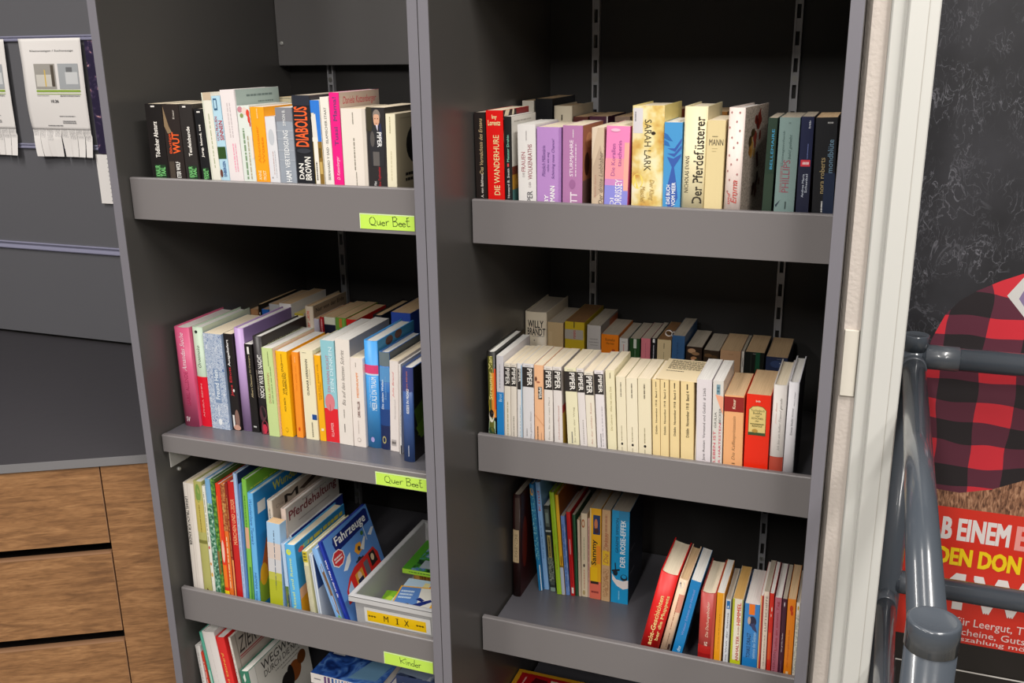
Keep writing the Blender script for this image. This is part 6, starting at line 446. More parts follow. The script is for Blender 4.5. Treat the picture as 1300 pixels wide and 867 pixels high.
# ------------------------------------------------------------------ setting
bm = bmesh.new(); box(bm, -4.5, 4.5, -6, 1.2, FLOOR-.05, FLOOR)
tag(obj('floor', bm, ramp_mat('grey_stone_tiles', 'noise', 30, [(.35, '7a766f'), (.65, '8e8a82')], .35)), kind='structure')
bm = bmesh.new(); box(bm, -4.5, 4.5, -6, 1.2, CEIL+.06, CEIL+.1)
tag(obj('ceiling', bm, mat('white_ceiling_panels', 'd8d6d0', .8)), kind='structure')
bm = bmesh.new(); box(bm, -4.5, 4.5, .72, .80, FLOOR, CEIL+.06)
tag(obj('wall_back', bm, mat('grey_shop_wall', '5a5858', .7, bump=.05, bscale=120)), kind='structure')
for (x, y, lx, ly, W) in LIGHTS:
    t = thing('ceiling_light', ('%s white ceiling strip light in the %s row before the bookcases' % ('left' if x < -.5 else 'middle' if x < 1 else 'right', 'near' if y > -2 else 'far')), 'lamp', (x, y, CEIL+.058), group='ceiling strip lights')
    b = bmesh.new(); box(b, -lx/2-.02, lx/2+.02, -ly/2-.02, ly/2+.02, -.03, 0); obj('housing', b, mat('lamp_white', 'e6e6e2', .5), t)
    L = bpy.data.lights.new('strip_lamp', 'AREA'); L.shape = 'RECTANGLE'; L.size = lx; L.size_y = ly; L.energy = W; L.color = (1, .955, .9)
    lo = bpy.data.objects.new('strip_lamp', L); COL.objects.link(lo); lo.parent = t; lo.location = (0, 0, -.035)
# ------------------------------------------------------------------ pillar right of the shelves (plaster strip and steel frame)
PILW = mat('white_frame_paint', 'cdcdc9', .45, bump=.03, bscale=60); PLAS = mat('roughcast_plaster', 'dcd2ca', .8, bump=.5, bscale=160)
bm = bmesh.new()
prism(bm, [(.6590, .30), (.6590, .050), (.6672, .036), (.6905, .036), (.6905, .30)], 'z', FLOOR, CEIL+.06)
tag(obj('trim_1', bm, PLAS), kind='structure')
bm = bmesh.new()
prism(bm, [(.6908, .30), (.6908, .022), (.6935, .019), (.7110, .019), (.7125, .004), (.7145, .001), (.7505, .001), (.7520, .003), (.7520, .30)], 'z', FLOOR, CEIL+.06)
tag(obj('trim_2', bm, PILW, bevel=.0008), kind='structure')
bm = bmesh.new(); box(bm, .7375, .7381, .0004, .0012, FLOOR, CEIL)
tag(obj('trim_3', bm, mat('frame_joint', 'b4b0a8', .6)), kind='structure')
bm = bmesh.new(); prism(bm, [(.6680, .0355), (.6690, .030), (.6895, .030), (.6903, .0355)], 'z', -.2560, -.1520)
tag(obj('corner_cover', bm, mat('ivory_plastic', 'e8e2d6', .35), bevel=.001), 'ivory plastic cover piece on the plaster strip right of the shelves', 'cover')
# ------------------------------------------------------------------ book cases
X0, X1, C0, C1, C2, R0, R1 = -.6466, -.6271, -.0186, 0., .0190, .6390, .6582
TOP = .86; BOT = FLOOR; DEP = .60
def handwriting(A, strokes, col, wdt=.012, asp=1.):
    for st in strokes:
        for (a, b) in zip(st, st[1:]):
            dx, dy = (b[0]-a[0])*asp, b[1]-a[1]; l_ = math.hypot(dx, dy) or 1; nx, ny = -dy/l_*wdt, dx/l_*wdt; ex, ey = dx/l_*wdt*.6, dy/l_*wdt*.6
            A.poly([(a[0]+(nx-ex)/asp, a[1]+ny-ey), (b[0]+(nx+ex)/asp, b[1]+ny+ey), (b[0]+(-nx+ex)/asp, b[1]-ny+ey), (a[0]-(nx+ex)/asp, a[1]-ny-ey)], col); A.k -= 1
    A.k += 1
def arc(cx, cy, rx, ry, a0, a1, n=9): return [(cx+rx*math.cos(R(a0+(a1-a0)*i/n)), cy+ry*math.sin(R(a0+(a1-a0)*i/n))) for i in range(n+1)]
def e_(x, s=1.): return [(x-.03, .38)]+arc(x, .37, .03, .12*s, 20, 330)
QUER = [arc(.235, .52, .055, .27, 100, 440), [(.21, .32), (.3, .22)], [(.32, .55), (.325, .33), (.35, .28), (.375, .35), (.38, .55)], [(.38, .55), (.385, .27)],
        e_(.435), [(.485, .55), (.49, .28)], [(.488, .42), (.51, .55), (.54, .56)]]
BEET = [[(.61, .85), (.615, .25)], [(.60, .82), (.66, .86), (.69, .75), (.66, .6), (.615, .56)], [(.615, .56), (.68, .54), (.7, .4), (.67, .26), (.61, .25)],
        e_(.745), e_(.81), [(.87, .8), (.87, .35), (.885, .27), (.92, .32)], [(.845, .62), (.91, .64)], [(.86, .82), (.9, .85)]]
KINDER = [[(.33, .8), (.35, .28)], [(.45, .78), (.35, .52), (.42, .34)], [(.455, .55), (.465, .28)], [(.452, .7), (.458, .73)], [(.49, .55), (.5, .28)], [(.498, .45), (.525, .56), (.54, .5), (.548, .28)],
          arc(.595, .4, .028, .12, 60, 400), [(.63, .85), (.622, .28)], e_(.675), [(.72, .55), (.722, .28)], [(.72, .43), (.74, .54), (.76, .55)]]
def sticker(parent, x0, x1, y, z0, z1, strokes, label):
    bm = bmesh.new(); box(bm, x0, x1, y-.0007, y-.0001, z0, z1); ms = [mat('lime_paper_tag', 'c4ec58', .6), mat('tag_film_edge', 'dcecc0', .3)]
    A = Art(bm, lambda u, v, L: (x0+(x1-x0)*u, y-.0007-L, z0+(z1-z0)*v), ms)
    A.rect(0, 0, .012, 1, ms[1]); A.rect(0, .94, 1, 1, ms[1]); handwriting(A, strokes, ink('2a3a24'), .02, 4.)
    o = obj('shelf_tag', bm, ms, parent); o['label'] = label
def shelf(parent, xa, xb, yf, zt, zb, zfl, lip=True):
    bm = bmesh.new(); box(bm, xa+.001, xb-.001, yf+(.0125 if lip else 0.), DEP-.004, zfl-.022 if lip else zfl-.022, zfl)
    s = obj('shelf', bm, BOARD, parent, bevel=.0012)
    bm = bmesh.new()
    if lip: prism(bm, [(yf, zb), (yf, zt-.002), (yf+.002, zt), (yf+.0105, zt), (yf+.0125, zt-.002), (yf+.0125, zb+.003), (yf+.002, zb)], 'x', xa, xb)
    else: prism(bm, [(yf-.012, zb), (yf-.012, zfl-.0015), (yf-.0105, zfl), (yf-.0002, zfl), (yf-.0002, zb)], 'x', xa, xb)
    obj('front_lip', bm, SHELF, s, bevel=.0006)
    return s
def upright(parent, x, z0, z1):
    """slotted steel shelf upright on the back board, slots left open"""
    bm = bmesh.new(); y0 = DEP-.012; w_ = .0058
    for s in (-1, 1): box(bm, x+s*w_-.0018, x+s*w_+.0018, y0, DEP-.0005, z0, z1)
    z = z0
    while z < z1-.05: box(bm, x-.0041, x+.0041, y0+.001, y0+.003, z, z+.024); z += .05
    o = obj('slotted_upright', bm, STEEL, parent)
    z = z0+.112
    while z < z1:
        b = bmesh.new(); tube(b, (x, y0-.0015, z), (x, y0+.002, z), 0.0052, .0046, 16); obj('screw', b, mat('screw_zinc', 'a8a8a4', .35, .8), o); z += .35
def bookcase(label, xa, xi0, xi1, xb, shelves, ups):
    t = thing('bookcase', label, 'bookcase', ((xa+xb)/2, 0, BOT), group='anthracite bookcases side by side')
    for a, b in ((xa, xi0), (xi1, xb)):
        bm = bmesh.new(); box(bm, a, b, 0, DEP+.018, BOT, TOP); sp_ = obj('side_panel', bm, GREY, t, bevel=.0012); bm = bmesh.new(); box(bm, a+.0004, b-.0004, -.0012, -.0001, BOT, TOP); obj('edge_band', bm, mat('abs_edge_band', '77757d', .36), sp_, bevel=.0004)
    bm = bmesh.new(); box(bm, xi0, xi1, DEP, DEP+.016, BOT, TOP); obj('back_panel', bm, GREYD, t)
    bm = bmesh.new(); box(bm, xi0, xi1, .02, DEP, TOP-.02, TOP-.001); obj('top_panel', bm, GREY, t)
    bm = bmesh.new(); box(bm, xi0, xi1, .03, .048, BOT+.001, BOT+.07); obj('plinth', bm, GREY, t)
    S = [shelf(t, xi0+.003, xi1-.003, *q) for q in shelves]
    for u in ups: upright(t, u, BOT+.08, TOP-.03)
    # children were built in room coordinates
    inv = Matrix.Translation(t.location).inverted()
    for c in t.children: c.matrix_parent_inverse = inv
    return t, S
tl, SL = bookcase('left anthracite bookcase with lime green handwritten tags on its shelves', X0, X1, C0, C1-.0003,
    [(.0255, .0328, -.0461, -.017), (.0366, 0, -.5242, -.4875, False), (.0255, -.8391, -.9158, -.887), (.0255, -1.199, -1.276, -1.247)], (-.512, -.134))
tr, SR = bookcase('right anthracite bookcase beside the white pillar, its shelves set further back', C1+.0003, C2, R0, R1,
    [(.1466, 0., -.0791, -.052), (.1466, -.4486, -.5249, -.496), (.1466, -.8472, -.9244, -.895), (.1466, -1.135, -1.212, -1.183), (.1466, .452, .375, .403)], (.122, .525))
sticker(SL[0], -.1375, -.0330, .0255, -.0395, -.0130, QUER+BEET, 'lime green tag reading Quer Beet on the upper left shelf')
sticker(SL[1], -.1355, -.0300, .0246, -.5228, -.4970, QUER+BEET, 'lime green tag reading Quer Beet on the middle left shelf')
sticker(SL[2], -.1405, -.0335, .0255, -.9140, -.8872, KINDER, 'lime green tag reading Kinder on the lower left shelf')
def adopt(o, t): o.parent = t; o.matrix_parent_inverse = Matrix.Translation(t.location).inverted()
bm = bmesh.new(); box(bm, X1+.001, C0-.001, .555, .573, .2245, TOP-.025); adopt(obj('fascia_board', bm, mat('fascia_lit_grey', '6a6868', .42), bevel=.001), tl)  # fascia lighter than the other boards: strong light on it put into the colour
bm = bmesh.new(); lathe(bm, (-.6135, .5555, .2734), (0, -1, 0), [(.0045, 0), (.0045, .003), (.003, .0045)], 16); adopt(obj('cap_screw', bm, mat('pin_nickel', 'd8d8d4', .3, .5), smooth=False), tl)
bm = bmesh.new(); prism(bm, [(.0415, -.5100), (.0415, -.5672), (.105, -.5672), (.30, -.5300), (.30, -.5100)], 'x', X1+.0008, X1+.0030); adopt(obj('shelf_bracket', bm, mat('bracket_white', 'c8c6c2', .5)), tl)
bm = bmesh.new(); lathe(bm, (X1, .0640, -.5795), (1, 0, 0), [(.0042, 0), (.0042, .004), (.003, .0055)], 16); adopt(obj('shelf_pin', bm, mat('pin_nickel'), smooth=False), tl)
# ------------------------------------------------------------------ books on their shelves
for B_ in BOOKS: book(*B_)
# ------------------------------------------------------------------ slipcase round the four volumes
sc = [b for b in BOOKS if 'slipcase' in b[13]]
sx0 = min(b[3]-b[5]/2 for b in sc)-.0012; sx1 = max(b[3]+b[5]/2 for b in sc)+.0012
sy = min(b[4] for b in sc)+.001; sh = max(b[6] for b in sc)+.0012; sd = .120; z0 = FL['RM']+.0001; tk = .0009
t = thing('slipcase', 'cream cardboard slipcase holding four yellow volumes, middle right shelf', 'slipcase', ((sx0+sx1)/2, sy, z0))
w2 = (sx1-sx0)/2; cb = mat('slipcase_card', 'efdcb6', .6); bm = bmesh.new()
box(bm, -w2, -w2+tk, 0, sd, 0, sh); box(bm, w2-tk, w2, 0, sd, 0, sh); box(bm, -w2+tk, w2-tk, sd-tk, sd, 0, sh)
ms = [cb]; box(bm, -w2+tk, w2-tk, 0, sd-tk, sh-tk, sh)
bmesh.ops.recalc_face_normals(bm, faces=bm.faces[:])
A = Art(bm, lambda u, v, L: (-w2+2*w2*u, sd*v, sh+L), ms)
A.dashes(.12, .5, .95, .95, ink('6a5c40'), 'h', 7); A.dashes(.12, .38, .55, .44, ink('6a5c40'), 'h', 1)
obj('case', bm, ms, t, recalc=False)
# ------------------------------------------------------------------ flat lying books
def flat_book(name, label, cx, cy, z, w, d, h, rot, col, pg, spine, art=None, group=None, edge=None):
    t = thing(name, label, 'book', (cx, cy, z), (0, 0, rot), group)
    b = .0012 if h > .006 else .0006; ms = [mat('cover_'+col, col, .32)]; bm = bmesh.new()
    prism(bm, [(-d/2, 0), (d/2, 0), (d/2, b), (-d/2+b, b), (-d/2+b, h-b), (d/2, h-b), (d/2, h), (-d/2, h)], 'x', -w/2, w/2)
    bmesh.ops.recalc_face_normals(bm, faces=bm.faces[:])
    F = Art(bm, lambda u, v, L: (-w/2+w*u, -d/2-L, h*v), ms); T = Art(bm, lambda u, v, L: (-w/2+w*u, -d/2+d*v, h+L), ms)
    if spine: spine(F)
    if art: art(T)
    obj('cover', bm, ms, t, recalc=False)
    bm = bmesh.new(); m_ = .002 if h > .006 else .0004
    box(bm, -w/2+m_, w/2-m_, -d/2+b+.0001, d/2-m_, b+.0001, h-b-.0001); obj('page_block', bm, PAGES[pg], t)
    return t
K = ink
def sp_plain(c, tx='888888'):
    def f(F): F.rect(0, 0, 1, 1, K(c)); F.dashes(.1, .3, .6, .7, K(tx), 'h')
    return f
def sp_stripes(F):
    F.rect(0, 0, 1, 1, K('e4dedc'))
    rnd = random.Random(5); u = .2
    while u < .98:
        w_ = rnd.uniform(.012, .05); F.rect(u, .08, min(.99, u+w_), .92, K(rnd.choice(['4a7ab8', '9a4a6a', '8ac0d0', '3a5a98', 'c0d4e4', '6a4a78']))); u += w_+rnd.uniform(.01, .03)
    F.dashes(.05, .4, .15, .6, K('7a7a84'), 'h')
def blue_cover(T):
    T.rect(0, 0, 1, 1, ramp_mat('blue_wave_print', 'noise', 22, [(.35, '122a66'), (.5, '2a55a4'), (.62, '5a86c4'), (.7, '2a4c98')], .3, dist=1.5))
    T.poly([(.52, .05), (.9, .1), (.98, .6), (.7, .5)], K('6a94b4')); T.poly([(.3, .45), (.62, .62), (.9, .95), (.7, .98)], K('7a94c0'))
    T.poly([(.06, .34), (.24, .34), (.24, .62), (.06, .62)], K('d4d4d4'))
    for k in range(9): T.rect(.08, .37+.022*k, .2, .37+.022*k+(.008 if k % 3 else .014), K('24242a'))
bw = ramp_mat('blue_white_print', 'noise', 30, [(.38, '14203c'), (.5, '5a6a8c'), (.62, 'c0c8d4')], .3, dist=1.)
G_ = 'books lying flat on the bottom left shelf'
z = FL['LBB']+.0002
for k, (h, col) in enumerate([(.05, 'c8b49a'), (.05, '8a4a3a'), (.045, 'd8d2c8'), (.04, '4a6a80')]):
    flat_book('picture_book', ['beige', 'brown', 'whitish', 'dull blue'][k]+' thick book low in the flat pile right of the nature guide', -.255, .18, z, .17, .22, h, 0, col, 'w', None, None, G_); z += h+.0003
flat_book('picture_book', 'white spined book just under the topmost blue one of the left flat pile', -.248, .175, z, .165, .212, .022, .01, 'e6e0de', 'w', sp_plain('e6e0de'), None, G_); z += .0223
flat_book('picture_book', 'topmost book of the left flat pile, blue cover with a barcode sticker', -.262, .178, z, .163, .222, .0245, -.02, '2a4a94', 'w', sp_stripes, blue_cover, G_)
z = FL['LBB']+.0002
for k, (h, col) in enumerate([(.05, '6a5a50'), (.05, 'b0a494'), (.05, '3a4a6a'), (.045, 'a07058')]):
    flat_book('picture_book', ['dark brown', 'sand coloured', 'dark blue', 'rust coloured'][k]+' thick book low in the right flat pile beside the divider', -.1, .23, z, .14, .2, h, 0, col, 'w', None, None, G_); z += h+.0003
flat_book('picture_book', 'topmost book of the right flat pile, blue and white streaked cover', -.1, .225, z, .14, .21, .04, .03, '34486e', 'w', sp_plain('2a3c66'), lambda T: (T.rect(0, 0, 1, 1, bw), T.poly([(.0, .05), (.5, .0), (.6, .4), (.1, .55)], K('8a9ab0'))), G_)
def red_gold(T):
    T.rect(0, 0, 1, 1, K('c8901e')); T.rect(.045, .05, .955, .95, K('a01218')); T.rect(.36, .45, .8, .9, K('d6cdb4')); T.rect(.5, .5, .62, .85, K('c8a050'))
    T.poly([(.12, .5), (.2, .9), (.33, .88), (.33, .55)], K('4a0a10')); T.poly([(.09, .6), (.1, .88), (.115, .88), (.105, .6)], K('d89a90'))
flat_book('hardcover_book', 'dark red book with gold border lying flat on the bottom right shelf', .137, .262, -1.1829+.0002, .232, .205, .066, 0, 'b07a1c', 'w', None, red_gold)
# small white paper ring on the back row
b10 = [b for b in BOOKS if 'white loop' in b[12]][0]
bm = bmesh.new(); cx, cy, cz = b10[3]+.007, .452, FL['RM']+b10[6]-.0003+.0062
def ring(bm, c, r, w_, n=28):
    for k in range(n):
        a0, a1 = 2*math.pi*k/n, 2*math.pi*(k+1)/n; q = []
        for a in (a0, a1):
            for rr in (r, r-.0005):
                q.append([bm.verts.new((c[0]+rr*math.cos(a), c[1]+s*w_/2, c[2]+rr*.85*math.sin(a))) for s in (-1, 1)])
        (o0, i0, o1, i1) = q
        for f in ((o0[0], o0[1], o1[1], o1[0]), (i0[1], i0[0], i1[0], i1[1]), (o0[0], o1[0], i1[0], i0[0]), (o0[1], i0[1], i1[1], o1[1])): bm.faces.new(f)
ring(bm, (cx-.004, cy, cz), .0072, .009); ring(bm, (cx+.0085, cy-.004, cz-.0006), .0065, .007)
bmesh.ops.remove_doubles(bm, verts=bm.verts[:], dist=1e-6)
tag(obj('paper_loop', bm, mat('white_paper_ribbon', 'e4dcd6', .6), smooth=True), 'small curled white paper loop lying on the cream book in the back row', 'paper')
# ------------------------------------------------------------------ storage bin with small books
BX0, BX1, BY0, BY1, BZ0, BZ1 = -.2160, -.0240, .0520, .3800, FL['LB']+.0003, -.7885
t = thing('storage_bin', 'light grey plastic bin with a yellow MIX sign on the lower left shelf', 'bin', ((BX0+BX1)/2, BY0, BZ0))
GP = mat('bin_grey_plastic', 'b0b0b2', .42, bump=.03, bscale=300)
bm = bmesh.new(); w_ = .0028; dr = .004   # walls lean out a little
def shell(bm, zb, zt, inset_b, inset_t, off):
    vs = []
    for z_, ins in ((zb, inset_b), (zt, inset_t)):
        vs.append([bm.verts.new(v) for v in ((BX0+ins+off, BY0+ins+off, z_), (BX1-ins-off, BY0+ins+off, z_), (BX1-ins-off, BY1-ins-off, z_), (BX0+ins+off, BY1-ins-off, z_))])
    return vs
o0, o1 = shell(bm, BZ0, BZ1, dr, 0, 0); i0, i1 = shell(bm, BZ0+w_, BZ1, dr, 0, w_)
for k in range(4):
    j = (k+1) % 4
    bm.faces.new([o0[k], o0[j], o1[j], o1[k]]); bm.faces.new([i0[j], i0[k], i1[k], i1[j]]); bm.faces.new([o1[k], o1[j], i1[j], i1[k]])
bm.faces.new(o0[::-1]); bm.faces.new(i0)
adopt(obj('body', bm, GP), t)
bm = bmesh.new(); rw = .0085; rh = .0125
for (a, b_, c, d) in ((BX0-rw, BX1+rw if BX1+rw < C0-.002 else C0-.003, BY0-rw, BY0+.0004), (BX0-rw, C0-.003, BY1-.0004, BY1+rw), (BX0-rw, BX0+.0004, BY0, BY1), (BX1-.0004, C0-.003, BY0, BY1)):
    box(bm, a, b_, c, d, BZ1-.0025, BZ1+.0002)
box(bm, BX0-rw, C0-.003, BY0-rw, BY0-rw+.002, BZ1-rh, BZ1); box(bm, BX0-rw, BX0-rw+.002, BY0-rw+.002, BY1+rw, BZ1-rh, BZ1); box(bm, BX0-rw, C0-.003, BY1+rw-.002, BY1+rw, BZ1-rh, BZ1)
adopt(obj('rim', bm, mat('bin_rim_plastic', 'c2c2c3', .38), bevel=.0006), t)
bm = bmesh.new(); lx0, lx1, lz0, lz1 = -.1945, -.0480, -.8480, -.8130; ly = BY0-.0008
prism(bm, [(ly+.0022, lz0), (ly, lz1), (ly+.0004, lz1), (ly+.0026, lz0)], 'x', lx0, lx1); bmesh.ops.recalc_face_normals(bm, faces=bm.faces[:]); ms = [mat('label_white', 'e2e2e0', .5)]
A = Art(bm, lambda u, v, L: (lx0+(lx1-lx0)*u, ly+.0022*(1-v)-L, lz0+(lz1-lz0)*v), ms)
A.rect(.04, .1, .93, .8, K('f5c80c'))
for u in (.075, .115, .155, .80, .84, .88): A.disc(u, .46, .014, .06, K('5a4a10')); A.poly([(u-.02, .44), (u+.02, .44), (u+.02, .48), (u-.02, .48)], K('5a4a10'))
for ch, u in (('M', .33), ('I', .50), ('X', .64)): A.text(ch, u-.035 if ch != 'I' else u-.008, .27, u+.035 if ch != 'I' else u+.008, .66, K('4a3c10'), 'h')
A.rect(.475, .27, .525, .3, K('4a3c10')); A.rect(.475, .63, .525, .66, K('4a3c10'))
adopt(obj('name_label', bm, ms, recalc=False), t)
G_ = 'small books inside the grey bin'
class Squeeze:
    def __init__(s, T, k): s.T = T; s.k = k
    def c(s, u): return min(1., u*s.k)
    def rect(s, a, b, c, d, m): s.T.rect(s.c(a), b, 1. if c >= 1 else s.c(c), d, m)
    def poly(s, p, m): s.T.poly([(s.c(u), v) for u, v in p], m)
    def disc(s, u, v, a, b, m): s.T.disc(s.c(u), v, a*s.k, b, m)
    def dashes(s, a, b, c, d, m, *q): s.T.dashes(s.c(a), b, s.c(c), d, m, *q)
def pic1(T0):
    T = Squeeze(T0, .76)
    T.rect(0, 0, 1, 1, K('f0b428')); T.rect(.035, .04, .965, .96, K('e4e2d8')); T.poly([(.035, .04), (.62, .04), (.5, .96), (.035, .96)], K('5a86c8'))
    T.dashes(.07, .5, .38, .86, K('c8dcf0'), 'h', 3); T.poly([(.42, .25), (.62, .42), (.85, .55), (.9, .48), (.7, .3), (.55, .15)], K('1c2e78')); T.poly([(.5, .52), (.58, .6), (.72, .5), (.66, .44)], K('1c2e78')); T.disc(.4, .26, .06, .07, K('e8c8a0')); T.disc(.36, .3, .05, .05, K('3a2a20')); T.disc(.74, .12, .09, .08, K('2a3a70'))
    T.poly([(.9, .04), (.965, .04), (.965, .5), (.92, .5)], K('f0b428'))
def pic2(T0):
    T = Squeeze(T0, .8); T.rect(0, 0, 1.3, 1, K('bcd4ea')); T.poly([(.5, .1), (1, .1), (1, .95), (.55, .95)], K('d87a2a')); T.rect(.4, .1, .52, .9, K('e8dca0'))
def pic3(T0):
    T = Squeeze(T0, .62)
    T.rect(0, 0, 1, 1, ramp_mat('green_comic_print', 'noise', 60, [(.36, '1e3a2a'), (.48, '4a9a30'), (.56, '4a7ab0'), (.68, 'a8b8c0')], .3)); T.rect(0, 0, .2, 1, K('4a9428')); T.dashes(.35, .55, .9, .8, K('1c2a4a'), 'h', 2); T.rect(.35, .1, .6, .35, K('a8b4bc')); T.rect(.65, .1, .9, .35, K('384048'))
z = BZ0+w_+.0003; zA = z
flat_book('picture_book', 'thick brown book at the bottom of the pile in the bin', -.114, .160, z, .14, .17, .030, 0, '9a7048', 'w', None, None, G_); z += .0303
flat_book('picture_book', 'tan book under the green comic book in the bin', -.112, .3130, zA, .145, .118, .062, 0, 'b88a4a', 'c', sp_plain('c8964a', '8a5a20'), lambda T: T.rect(0, 0, 1, 1, PAT['mottle_tan']), G_)
flat_book('picture_book', 'lime edged book with green and blue cover at the back of the bin', -.110, .275, zA+.0625, .158, .13, .011, .02, '5a9a2c', 'w', sp_plain('9ac83a', '4a7a1c'), pic3, G_)
flat_book('picture_book', 'yellow green low book at the left front inside the bin', -.143, .118, z, .105, .10, .014, .12, '8ab82a', 'w', None, lambda T: (T.rect(0, 0, 1, 1, K('86c030')), T.disc(.15, .6, .1, .2, K('b8dc40')), T.disc(.2, .3, .12, .15, K('a0d030'))), G_)
flat_book('picture_book', 'pale blue book with an orange half behind the yellow bordered one in the bin', -.098, .150, z+.0145, .130, .098, .016, .05, 'bcd4ea', 'w', None, pic2, G_)
flat_book('picture_book', 'yellow bordered picture book with a blue jumping figure, front of the bin', -.098, .118, z+.031, .118, .098, .004, .16, 'f0b428', 'w', None, pic1, G_)
# ------------------------------------------------------------------ notice board, counter, drawers at the left
t = thing('notice_board', 'dark grey notice board with clear holding rails behind the counter', 'notice board', (-1.6, .69, -.1))
bm = bmesh.new(); box(bm, -3.4, -.655, .682, .704, -.545, .95); adopt(obj('panel', bm, mat('board_grey', '636368', .5, bump=.03, bscale=400)), t)
RM_ = mat('clear_rail_plastic', '8e8ea6', .2, coat=.5)
for z_, h in ((.291, .014), (.004, .014), (-.288, .022)):
    bm = bmesh.new(); prism(bm, [(.6819, z_), (.6819, z_+h), (.676, z_+h), (.6745, z_+h-.003), (.679, z_+h*.55), (.6745, z_+.003), (.676, z_)], 'x', -3.3, -.66); adopt(obj('holding_rail', bm, RM_, bevel=.0005), t)
PAPER = mat('white_paper', 'eeeae8', .75)
def notice(x0, label, group):
    W, H, TH = .214, .312, .072; z1 = .2975
    t = thing('tear_off_notice', label, 'notice', (x0+W/2, .672, z1), group=group)
    def pos(u, v, L=0):   # v from foot to head
        s = 1-v; bow = -.004-.010*math.sin(math.pi*min(1, s*1.25))*(.6+.4*math.cos(3*u)) if s < .8 else -.004-.004*math.sin((s-.8)*9+u*5)
        wob = .006*math.sin(s*6.0)
        return (-W/2+W*u+wob*(1-u)+.016*s*(1-u)-.006*s*u, bow-L, -H*s)
    bm = bmesh.new(); ms = [PAPER]; nx, nz = 16, 30
    def grid(u0, u1, v0, v1, n, m, dx=0., dy=0.):
        g = [[bm.verts.new(Vector(pos(u0+(u1-u0)*i/n, v0+(v1-v0)*j/m))+Vector((dx*(m-j)/m, dy*(m-j)/m, 0))) for j in range(m+1)] for i in range(n+1)]
        for i in range(n):
            for j in range(m): bm.faces.new([g[i][j], g[i+1][j], g[i+1][j+1], g[i][j+1]]).smooth = True
    vt = TH/H; grid(0, 1, vt, 1, nx, nz)
    obj('sheet', bm, ms, t, recalc=False); sh_ = t.children[0]
    so = sh_.modifiers.new('thickness', 'SOLIDIFY'); so.thickness = .0002
    bm = bmesh.new(); ms = [PAPER]; A = Art(bm, lambda u, v, L: pos(u, v, L+.0007), ms, 8)
    def R_(u0, v0, u1, v1, c):
        for k in range(6): A.rect(u0, v0+(v1-v0)*k/6, u1, v0+(v1-v0)*(k+1)/6, K(c)); A.k -= 1
        A.k += 1
    A.text('Kleinanzeigen / Suchanzeige', .17, .885, .87, .905, K('5a5a5c'), 'h')
    R_(.2, .58, .54, .79, 'a8a49e'); R_(.59, .58, .92, .79, 'aeb2b6'); R_(.22, .6, .5, .7, 'd8d4cc'); R_(.36, .6, .38, .74, 'e0c060'); R_(.47, .6, .52, .78, '5a5248'); R_(.7, .62, .9, .72, 'd8dadc'); R_(.72, .72, .82, .76, '77797c')
    R_(.2, .555, .92, .572, '9ab84a'); R_(.2, .535, .92, .54, 'a8c060')
    A.dashes(.2, .52, .4, .527, K('8a8a8a'), 'h'); A.dashes(.58, .515, .9, .53, K('8a8a8a'), 'h', 2); A.text('10.26', .42, .465, .54, .49, K('4a4a4c'), 'h', 'b')
    A.dashes(.52, .345, .78, .355, K('77777a'), 'h'); A.dashes(.56, .285, .78, .315, K('8a8a8c'), 'h', 2); A.dashes(.3, .262, .55, .275, K('77777a'), 'h')
    rnd = random.Random(int(x0*100)); nt_ = 8; groups_ = [0, 0, 0, 0, 1, 1, 2, 3]
    for k in range(nt_):
        u0, u1 = k/nt_+.002, (k+1)/nt_-.002
        for q in range(5): A.dashes(u0+.018+q*.019, .06, u0+.026+q*.019, vt+.01, K('a0a0a2'), 'u')
    pr = obj('print', bm, ms, sh_, recalc=False)
    tabs = bmesh.new(); bm = tabs
    for k in range(nt_): grid(k/nt_+.002, (k+1)/nt_-.002, 0, vt, 2, 8, [.006, .004, .001, -.002, .004, .000, .002, .004][k], -.004-.004*rnd.random())
    o = obj('tear_off_tabs', bm, [PAPER], t, recalc=False)
    return t
G_ = 'tear off notices on the board'
notice(-1.5206, 'whole white notice with two grey photos and tear off tabs on the board', G_)
notice(-1.786, 'white notice cut by the left picture edge, its tear off tabs showing', G_)
bm = bmesh.new(); box(bm, -1.300, -1.10, .6735, .6741, -.004, .289)
ms = [ramp_mat('night_lights_print', 'noise', 55, [(.5, '2c2540'), (.62, '4a3e5c'), (.7, 'e0a8a8'), (.76, 'f2e4d0')], .35, dist=.6)]
tag(obj('flyer', bm, ms), 'dark violet flyer with small pink lights half hidden by the bookcase', 'flyer')
bm = bmesh.new(); box(bm, -1.312, -1.13, .6735, .6739, -.1405, -.0065); bmesh.ops.recalc_face_normals(bm, faces=bm.faces[:]); ms = [PAPER]
A = Art(bm, lambda u, v, L: (-1.312+.182*u, .6735-L, -.1405+.134*v), ms)
for k in range(11): A.dashes(.2, .05+k*.085, .36, .08+k*.085, K('7a7a7c'), 'h')
tag(obj('list_sheet', bm, ms, recalc=False), 'white printed list hanging below the violet flyer', 'paper')
pA = Vector((-.6500, .075)); dv = Vector((-.869, -.495)).normalized(); nv = Vector((.495, -.869)).normalized()   # along the front, outwards
def cp(s, o): q = pA+dv*s+nv*o; return (q.x, q.y)
t = thing('counter_top', 'dark packing counter top in front of the notice board', 'counter', (-1.2, .3, -.5515))
bm = bmesh.new(); prism(bm, [cp(0, 0), cp(2.3, 0), (cp(2.3, 0)[0], .6815), (-.6500, .6815)], 'z', -.5690, -.5520); adopt(obj('worktop', bm, mat('dark_worktop', '38363a', .38, bump=.12, bscale=35)), t)
